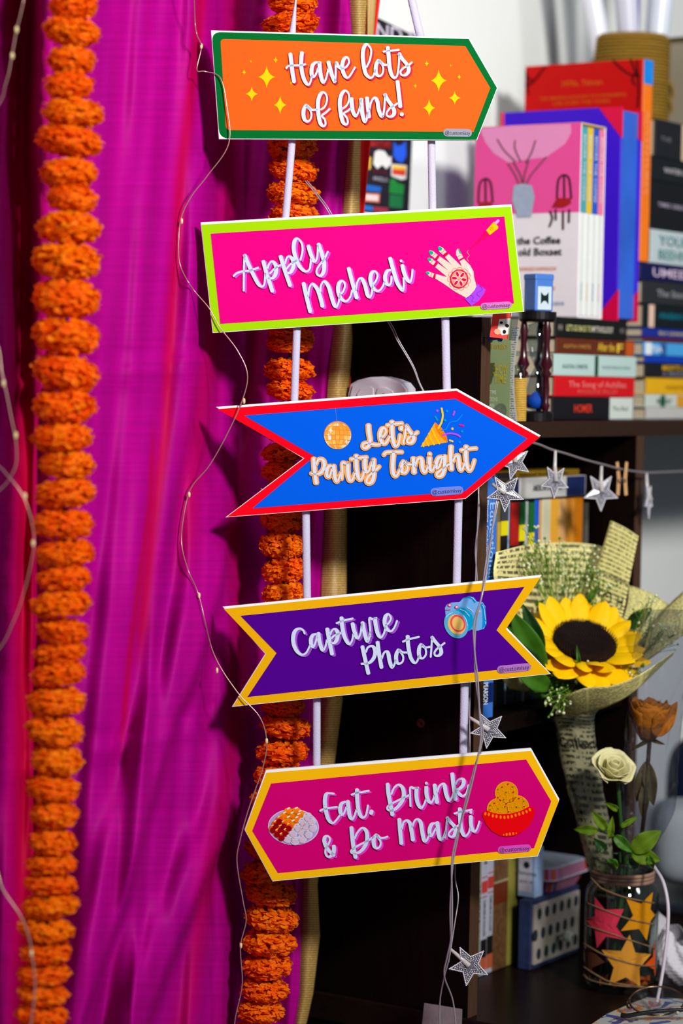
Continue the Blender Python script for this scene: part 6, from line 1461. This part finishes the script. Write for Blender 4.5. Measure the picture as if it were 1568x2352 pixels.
rose_petals(rs, c, 42 * kk, 92 * kk, DRM, 2, ((3, .30, .96, .0), (4, .52, 1.02, .05), (5, .74, .98, .12), (6, .90, 1.0, .16), (5, 1.0, .92, .22)), ax=(U_ + R_ * .08 - F_ * .1).normalized())
leaf(rs, (1512, 1690), (1552, 1616), 20, DRM, DR - .005, DR - .012, nm='petal'); leaf(rs, (1500, 1690), (1545, 1640), 20, DRM, DR - .014, DR - .018, nm='petal')
V, F = tube(smoothpath([P(1492, 1690, DR), P(1486, 1770, DR), P(1478, 1880, DR + .005), P(1462, 1985, JD), P(1445, 2120, JD)], 6), .0024, 7); obj('stem', V, F, mat((52, 34, 20), .8), rs, smooth=True)
DLF = mat((84, 68, 24), .7, var=.4, scale=60)
for b, t, w in (((1490, 1698), (1455, 1720), 5), ((1492, 1698), (1520, 1708), 5), ((1490, 1700), (1470, 1712), 5), ((1484, 1750), (1462, 1840), 16), ((1486, 1750), (1500, 1850), 18), ((1480, 1800), (1476, 1880), 14)): leaf(rs, b, t, w, DLF, DR, DR - .006, nm='leaf')
cello = [(1545, 1400, 62), (1530, 1480, 66), (1515, 1560, 66), (1502, 1640, 62), (1492, 1720, 58), (1488, 1790, 66), (1482, 1850, 62), (1474, 1910, 46), (1466, 1965, 26), (1458, 2010, 14)]
def cfn2(a, b):
    n = len(cello) - 1; x = b * n; i = min(int(x), n - 1); f = x - i
    c = [cello[i][k] + (cello[i + 1][k] - cello[i][k]) * f for k in range(3)]; th = 2 * PI * a
    wr = 1 + .10 * math.sin(th * 3 + b * 5) + .06 * math.sin(th * 5 - b * 17) + .04 * math.sin(th * 11 + b * 31)
    return P(c[0] + c[2] * wr * math.sin(th), c[1], DR - c[2] * kk * wr * math.cos(th) * .55)
V, F, UV = grid(cfn2, 44, 44); obj('cellophane_sleeve', V, F, glassy((240, 242, 248), .92, .07, .16), rs)
wr_ = thing('white_rose', 'small cream white rose with green leaves standing in the jar', 'rose', P(1430, 2010, JD))
DW = 2.56; c = P(1406, 1767, DW); kw = DW / FPX
WRM = mat((218, 212, 160), .6, 0, .15, var=.12, scale=40)
rose_petals(wr_, c, 33 * kw, 54 * kw, WRM, 5, ((2, .3, 1.05, .1), (3, .55, 1.0, .3), (4, .85, .95, .5), (5, 1.0, .8, .7)), ax=(U_ * .72 - F_ * .62 + R_ * .22).normalized())
V, F = tube(smoothpath([P(1418, 1790, DW), P(1422, 1850, DW + .005), P(1428, 1930, DW + .02), P(1432, 2010, JD), P(1436, 2150, JD)], 6), .0022, 7); obj('stem', V, F, mat((34, 74, 22), .6), wr_, smooth=True)
GY = mat((84, 112, 10), .6, 0, .15, var=.35, scale=50)
for b, t, w, m, d0, d1 in (((1372, 1908), (1325, 1905), 13, GY, 2.555, 2.55), ((1392, 1905), (1365, 1872), 13, GY, 2.556, 2.55), ((1400, 1925), (1405, 1885), 9, GY, 2.556, 2.55), ((1410, 1920), (1450, 1955), 15, GLF, 2.555, 2.545), ((1424, 1900), (1460, 1878), 7, GY, 2.56, 2.555), ((1450, 1955), (1512, 1912), 26, GY, 2.555, 2.545), ((1450, 1960), (1512, 1975), 22, GY, 2.555, 2.545), ((1415, 1975), (1395, 2000), 16, GLF, 2.555, 2.56), ((1390, 1955), (1372, 1935), 14, GDK, 2.565, 2.56), ((1490, 1965), (1500, 2000), 10, GLF, 2.55, 2.55), ((1418, 1860), (1400, 1850), 8, GY, 2.56, 2.555), ((1440, 1975), (1470, 1995), 14, GDK, 2.56, 2.56)):
    leaf(wr_, b, t, w, m, d0, d1, nm='leaf')
V, F = tube(smoothpath([P(1425, 1925, 2.575), P(1372, 1908, 2.556)], 4), .001, 5); obj('leaf_stalk', V, F, GST, wr_)
V, F = tube(smoothpath([P(1430, 1965, 2.585), P(1450, 1957, 2.556)], 4), .001, 5); obj('leaf_stalk', V, F, GST, wr_)

# ---------------- tissue, cable, spectacles, printed sheet on the desk
tq = hz(1562, 2250, ZD); tp = cab(tq[0], tq[1], ZD)
def tis(a, b):
    th = 2 * PI * a; r = .036 * (.5 + .65 * math.sin(PI * (.15 + .75 * b))) * (1 + .20 * math.sin(th * 3 + 1) + .11 * math.sin(th * 7 + b * 7) + .07 * math.sin(th * 13 + b * 13))
    return tp + Vector((r * math.cos(th), r * math.sin(th), .002 + .058 * b * (1 + .18 * math.sin(th * 2 + 2) + .1 * math.sin(th * 5))))
V, F, UV = grid(tis, 60, 14); V2, F2 = thicken(V, F, .0004); tag(obj('crumpled_tissue', V2, F2, mat((206, 202, 208), .85, 0, .05, bump=.3, bscale=90)), 'crumpled white tissue lying to the right of the jar', 'tissue')
V, F = tube(smoothpath([P(1492, 1975, 2.60), P(1502, 1992, 2.585), P(1522, 2025, 2.56), P(1533, 2075, 2.55), P(1533, 2130, 2.545), P(1527, 2190, 2.54), P(1519, 2245, 2.535), P(1510, 2292, 2.53), P(1508, 2300, 2.522)], 8), .0019, 8)
tag(obj('white_cable', V, F, mat((206, 196, 206), .4), smooth=True), 'white cable curving down on the right of the jar', 'cable')
pg = [hz(x, y, ZD) for x, y in ((1330, 2380), (1392, 2338), (1442, 2316), (1488, 2298), (1580, 2304), (1640, 2330), (1640, 2420), (1500, 2440))]
def art_mat():
    m = bpy.data.materials.new('painted_print'); m.use_nodes = True
    N = m.node_tree.nodes; L = m.node_tree.links; b = bsdf(m); b.inputs['Roughness'].default_value = .4
    tc = N.new('ShaderNodeTexCoord'); n = N.new('ShaderNodeTexNoise'); n.inputs['Scale'].default_value = 24; n.inputs['Detail'].default_value = 3; n.inputs['Distortion'].default_value = 1.2; L.new(tc.outputs['Object'], n.inputs[0])
    r = N.new('ShaderNodeValToRGB'); r.color_ramp.interpolation = 'CONSTANT'; L.new(n.outputs[0], r.inputs[0]); e = r.color_ramp.elements
    e[0].position = 0; e[0].color = lin((40, 60, 130)); e[1].position = .40; e[1].color = lin((176, 180, 176))
    for p, c in ((.52, (214, 130, 20)), (.56, (60, 120, 160)), (.59, (190, 70, 30)), (.62, (176, 180, 176))): q = e.new(p); q.color = lin(c)
    L.new(r.outputs[0], b.inputs['Base Color']); return m
n = len(pg); V = [cab(u, v, ZD + .004) for u, v, z in pg] + [cab(u, v, ZD + .0004) for u, v, z in pg]
pb = thing('illustrated_magazine', 'colourful illustrated magazine lying under the spectacles at the bottom right', 'magazine', cab(pg[0][0], pg[0][1], ZD))
obj('top_page', V, [list(range(n))[::-1], [i + n for i in range(n)]] + [[i, (i + 1) % n, n + (i + 1) % n, n + i] for i in range(n)], art_mat(), pb)
gs = thing('spectacles', 'thin wire-rimmed spectacles with black temple lying on the magazine', 'spectacles', P(1505, 2334, 2.49))
rim = [(1508 + 63 * math.cos(t * PI / 20), 2299 + 33 * math.sin(t * PI / 20), 2.512 - .020 * math.sin(t * PI / 20)) for t in range(40)]
WIRE = mat((120, 96, 70), .25, .9)
V, F = tube([P(*p) for p in rim], .0011, 6, closed=True); obj('lens_rim', V, F, WIRE, gs, smooth=True)
V = [P(*p) for p in rim]; obj('lens', V, [list(range(40))], glassy((245, 248, 245), .97, .03, .01), gs)
V, F = tube(smoothpath([P(1426, 2331, 2.492), P(1440, 2333, 2.490), P(1470, 2328, 2.489), P(1520, 2322, 2.489), P(1600, 2318, 2.489)], 6), [.0028] * 3 + [.0028 - .00004 * i for i in range(22)], 8); obj('temple', V, F, mat((14, 12, 14), .25, 0, .5), gs, smooth=True)
V, F = tube(smoothpath([P(1446, 2292, 2.511), P(1440, 2300, 2.515), P(1441, 2313, 2.51), P(1448, 2316, 2.505)], 5), .0012, 6); obj('hinge', V, F, WIRE, gs, smooth=True)
V, F = tube([P(1552, 2326, 2.489), P(1562, 2318, 2.493)], .003, 8); obj('nose_pad', V, F, mat((190, 186, 170), .3), gs, smooth=True)
# background beyond the divider
def pillow(nm, label, cat, px0, px1, py0, py1, d, th, rgb, bump=.2):
    a = P(px0, py1, d); b = P(px1, py0, d); w = (px1 - px0) * d / FPX; h = (py1 - py0) * d / FPX; o = P((px0 + px1) / 2, py1, d); o.z = max(o.z, ZD + .0008)
    def fn(s, t):
        th_ = 2 * PI * s; ph = PI * (t - .5); e = .55
        sg = lambda q, p: math.copysign(abs(q) ** p, q)
        return o + Vector((w / 2 * sg(math.cos(ph), e) * sg(math.cos(th_), e), th / 2 * sg(math.cos(ph), e) * sg(math.sin(th_), e), h / 2 + h / 2 * sg(math.sin(ph), e)))
    V, F, UV = grid(fn, 32, 20); return tag(obj(nm, V, F, mat(rgb, .8, 0, .1, bump=bump, bscale=40), smooth=True), label, cat)
pillow('grey_cushion', 'pale grey cushion lying on the desk behind the jar at the right edge', 'cushion', 1490, 1680, 1836, 2024, 3.05, .10, (150, 156, 164))
pillow('navy_bag', 'dark navy bag standing at the right edge behind the dried rose', 'bag', 1528, 1760, 1690, 1985, 3.22, .10, (10, 22, 48))
V, F = box(hz(1515, 2095, ZD)[0], hz(1515, 2095, ZD)[0] + .2, hz(1515, 2095, ZD)[1] - .04, hz(1515, 2095, ZD)[1] + .06, ZD + .0004, ZD + .012, .002, cab); tag(obj('slate_case', V, F, mat((34, 40, 48), .5)), 'dark slate flat case lying on the desk right of the jar', 'case')
# ================================================================== STRING LIGHTS, PEG, TAPE
PLA = mat((104, 100, 112), .22, 0, .5, var=.12, scale=300); BEAD = mat((214, 212, 220), .12, 0, .8); CABLE = mat((150, 142, 150), .2, 0, .6); LEDH = mat((196, 188, 186), .25, 0, .5)
def star_meshes():
    V = []; F = []
    for i in range(10):
        a = -PI / 2 + i * PI / 5; r = 1.0 if i % 2 == 0 else .44; V.append(Vector((r * math.cos(a), r * math.sin(a), .06)))
    for i in range(10): v = V[i].copy(); v.z = -.06; V.append(v)
    V.append(Vector((0, 0, .16))); V.append(Vector((0, 0, -.1)))
    for i in range(10):
        j = (i + 1) % 10; F += [[20, i, j], [21, 10 + j, 10 + i], [i, 10 + i, 10 + j, j]]
    me = bpy.data.meshes.new('star_plate'); me.from_pydata(V, [], F); me.materials.append(PLA)
    mb = MB()
    for i in range(10):
        a, b = V[i], V[(i + 1) % 10]
        for k in range(9):
            p = a.lerp(b, k / 9) + Vector((0, 0, .03)); mb.add([p + v * .048 for v in ico], icf, BEAD)
            if k % 2 == 0:
                q = p * .74 + Vector((0, 0, .06)); mb.add([q + v * .034 for v in ico], icf, BEAD)
                q = p * .5 + Vector((0, 0, .09)); mb.add([q + v * .03 for v in ico], icf, BEAD)
    m2 = bpy.data.meshes.new('bead_edge'); m2.from_pydata(mb.V, [], mb.F); m2.materials.append(BEAD); m2.polygons.foreach_set('use_smooth', [True] * len(m2.polygons))
    return me, m2
STAR, BEADS = star_meshes()
def put_star(g, px, py, d, R, tipdir, base, yaw=0.0):
    """base: pixel where the socket leaves the cable"""
    R = R * d / FPX; ang = tipdir
    yv = -(R_ * math.cos(ang) - U_ * math.sin(ang)); zv = (-F_ * math.cos(yaw) + R_ * math.sin(yaw)); zv = (zv - yv * zv.dot(yv)).normalized(); xv = yv.cross(zv)
    q = Matrix((xv, yv, zv)).transposed().to_quaternion(); c = P(px, py, d)
    o = place('plastic_star', STAR, g, c, q, (R, R, R))
    b = bpy.data.objects.new('beads', BEADS); COL.objects.link(b); b.parent = o; b['kind'] = 'stuff'
    a = P(base[0], base[1], d)
    V, F = tube([a, a.lerp(c, .5), c + zv * R * .2], [.0016, .0022, .0028], 8); obj('socket', V, F, LEDH, g, smooth=True)
def cable(g, pts, r=.0011, nm='cable', m=None):
    q = smoothpath([(x, y, d * 1000) for x, y, d in pts], 8)
    V, F = tube([P(p.x, p.y, min(p.z / 1000, fold(p.x, p.y) - .007) if p.x < 640 else p.z / 1000) for p in q], r, 6); return obj(nm, V, F, m or CABLE, g, smooth=True)
D1 = 2.372
ga_ = thing('star_light_string', 'clear twisted cable with plastic stars running down over the lower signs', 'string lights', P(1045, 2352, D1))
main = [(1140, 1148, 2.44), (1132, 1200, 2.43), (1122, 1280, 2.39), (1106, 1370, D1), (1088, 1430, D1), (1090, 1500, D1), (1097, 1560, D1), (1101, 1640, D1), (1104, 1695, D1), (1090, 1770, D1), (1070, 1850, D1), (1046, 1930, D1), (1037, 1985, D1), (1038, 2080, D1), (1036, 2150, D1), (1026, 2200, D1 + .01), (1020, 2242, D1 + .02), (1040, 2300, D1 + .04), (1048, 2380, D1 + .05)]
cable(ga_, main, .0009); cable(ga_, [(x + 5 * math.sin(i * 1.7 + 1), y, d + .001) for i, (x, y, d) in enumerate(main[:17])] + [(1010, 2300, D1 + .04), (1010, 2380, D1 + .05)], .0008)
put_star(ga_, 1160, 1132, 2.44, 43, PI / 2 + .04, (1130, 1112))
put_star(ga_, 1122, 1676, 2.40, 42, PI / 2 - .12 + .25, (1078, 1648))
put_star(ga_, 1077, 2217, 2.42, 46, PI / 2 - .0 + .15, (1034, 2180))
g_b = thing('star_light_string', 'grey string with hanging plastic stars strung across the shelf front', 'string lights', cab(.2, -.012, hv(1300, 1040, -.012)[2]))
VB = -.014
def pv(px, py): a = hv(px, py, VB); return cab(a[0], VB, a[2])
def dv(px, py): return (pv(px, py) - CAM).dot(F_)
V, F = tube(smoothpath([pv(x, y) for x, y in ((1150, 1022), (1190, 1012), (1232, 1019), (1265, 1032), (1300, 1042), (1340, 1055), (1385, 1067), (1428, 1078), (1480, 1085), (1530, 1084), (1620, 1080))], 6), .0013, 6); obj('cable', V, F, mat((120, 112, 116), .3, 0, .5), g_b, smooth=True)
for x, y, R, tip, base, yaw in ((1180, 1062, 40, PI / 2 + .25, (1182, 1016), .3), (1272, 1106, 38, PI / 2 + .05, (1275, 1035), .5), (1378, 1130, 43, PI / 2 + .0, (1381, 1070), .3), (1486, 1150, 40, PI / 2, (1484, 1086), 1.25)):
    put_star(g_b, x, y, dv(x, y) - .004, R, tip, base, yaw)
cp = thing('clothes_peg', 'small wooden clothes peg clipped on the star string', 'clothes peg', pv(1428, 1138))
PEG = mat((196, 150, 96), .7, var=.2, scale=60)
for s in (-1, 1):
    pts = [(1428 + s * 8, 1060), (1428 + s * 14, 1062), (1428 + s * 11, 1100), (1428 + s * 13, 1137), (1428 + s * 6, 1138), (1428 + s * 3, 1100)]
    d0 = dv(1428, 1095) - .004; n = 6; V = [P(x, y, d0) for x, y in pts] + [P(x, y, d0 + .006) for x, y in pts]
    obj('peg_leg', V, [list(range(n)), [i + n for i in range(n)][::-1]] + [[i, n + i, n + (i + 1) % n, (i + 1) % n] for i in range(n)], PEG, cp)
V, F = tube([P(1428 + 8 * math.cos(t * PI / 6), 1104 + 5 * math.sin(t * PI / 6), d0 - .001) for t in range(12)], .0007, 5, closed=True); obj('spring', V, F, mat((110, 110, 112), .3, .9), cp)

# thin LED wires
WR = mat((190, 150, 140), .25, .55); LED = mat((226, 206, 150), .3)
def ledwire(label, pts, r=.00055, leds=()):
    g = thing('led_wire', label, 'string lights', P(*pts[-1]), 'thin wire lights on the curtain')
    cable(g, pts, r, 'wire', WR)
    for x, y, d in leds:
        p = P(x, y, min(d, fold(x, y) - .007)); V, F = lathe([(.0002, -.003), (.0013, -.002), (.0015, 0), (.0013, .002), (.0002, .003)], 8, lambda a, b, c: p + Vector((a, b, c))); obj('led_bead', V, F, LED, g, smooth=True)
DW_ = 2.378
ledwire('thin wire light looping over the left ends of the signs', [(470, -700, 2.30), (455, -300, 2.30), (446, -60, 2.33), (447, 40, 2.36), (452, 80, 2.36), (462, 108, 2.37), (452, 160, 2.37), (470, 164, DW_), (505, 178, DW_), (520, 240, DW_), (525, 330, DW_), (475, 405, DW_), (440, 450, DW_), (416, 500, DW_), (410, 560, DW_), (414, 610, DW_), (440, 660, DW_), (480, 708, DW_), (505, 752, DW_), (545, 805, DW_), (568, 860, DW_), (556, 920, DW_), (520, 1000, DW_), (480, 1070, DW_), (438, 1122, DW_), (421, 1190, DW_), (417, 1250, DW_), (432, 1310, DW_), (457, 1370, DW_), (490, 1500, DW_), (545, 1590, DW_), (595, 1645, DW_), (612, 1700, DW_), (604, 1760, DW_), (570, 1860, DW_), (551, 1930, DW_), (544, 1980, DW_), (558, 2070, DW_), (565, 2115, DW_), (552, 2175, DW_), (556, 2260, DW_), (540, 2340, DW_), (536, 2400, DW_)], .0006,
        [(462, 106, 2.37), (417, 508, DW_), (560, 921, DW_), (434, 1136, DW_), (457, 1368, DW_), (612, 1702, DW_), (553, 2172, DW_), (498, 1540, DW_)])
ledwire('blurred wire light at the top left corner in front of the curtain', [(70, -700, 2.04), (60, -300, 2.04), (55, -30, 2.04), (50, 20, 2.04), (38, 70, 2.04), (27, 130, 2.04), (14, 190, 2.04), (-20, 260, 2.04), (-200, 420, 2.0), (-480, 500, 1.9)], .0005, [(38, 68, 2.04), (28, 128, 2.04)])
ledwire('blurred wire light crossing the left edge at mid height', [(-480, 520, 1.9), (-200, 600, 2.0), (-25, 760, 2.04), (5, 860, 2.04), (24, 950, 2.04), (38, 1030, 2.04), (30, 1085, 2.04), (-20, 1140, 2.04), (-200, 1250, 2.0), (-480, 1300, 1.9)], .0005, [(8, 880, 2.04), (36, 1000, 2.04)])
ledwire('blurred wire light bulging beside the left garland', [(-480, 960, 1.9), (-200, 1000, 2.0), (-25, 1060, 2.04), (20, 1095, 2.04), (58, 1150, 2.04), (78, 1230, 2.04), (72, 1290, 2.04), (55, 1360, 2.04), (30, 1430, 2.04), (-20, 1510, 2.04), (-200, 1660, 2.0), (-480, 1720, 1.9)], .0005, [(57, 1140, 2.04), (76, 1248, 2.04)])
ledwire('blurred wire light crossing the bottom of the left garland', [(-480, 1740, 1.9), (-200, 1800, 2.0), (-30, 1960, 2.04), (5, 2040, 2.04), (45, 2100, 2.04), (66, 2150, 2.04), (76, 2210, 2.04), (80, 2280, 2.04), (66, 2380, 2.04)], .0008, [(72, 2190, 2.04)])
g = thing('clear_wire_pair', 'clear twin wire slanting across the dark panel behind the Mehedi sign', 'wire', P(975, 896, 2.44))
for k in (0, 1): cable(g, [(700 + k * 5, 415, 2.435), (728 + k * 5, 450, 2.43), (760 + k * 5, 498, 2.43), (820 + k * 4, 620, 2.44), (892 + k * 5, 742, 2.45), (912 + k * 4, 782, 2.45), (946 + k * 3, 840, 2.45), (962 + k * 2, 880, 2.45), (980 + k * 2, 915, 2.45)], .0006, 'wire_strand')
g = thing('clear_wire_pair', 'clear twin wire hanging along the shelf edge beside the blue textbook', 'wire', P(1092, 1340, 2.45))
for k in (0, 1): cable(g, [(1100 - k * 4, 1100, 2.46), (1097 + k * 3, 1180, 2.455), (1094 - k * 3, 1260, 2.455), (1091 + k * 4, 1340, 2.455), (1084, 1420, 2.455), (1082 + k * 3, 1500, 2.455), (1079 - k * 3, 1600, 2.455), (1076 + k * 3, 1720, 2.455), (1068, 1800, 2.455), (1050, 1900, 2.455), (1045, 2010, 2.455), (1052, 2060, 2.45), (1044, 2120, 2.44), (1030, 2210, 2.41)], .0007, 'wire_strand')
# paper tape holding the cable
tf = lambda x, y: (lambda a: cab(-.0045, a[1], a[2]))(hu(x, y, -.0045))
V = [tf(*p) for p in ((974, 2304), (1008, 2309), (1061, 2318), (1058, 2400), (964, 2400))]; V += [v + UH * .0003 for v in V[:5]]
tag(obj('tape_strip', V, [[0, 1, 2, 3, 4], [9, 8, 7, 6, 5]] + [[i, 5 + i, 5 + (i + 1) % 5, (i + 1) % 5] for i in range(5)], mat((150, 138, 142), .8, var=.2, scale=200)), 'strip of masking tape holding the clear cable near the bottom', 'tape')
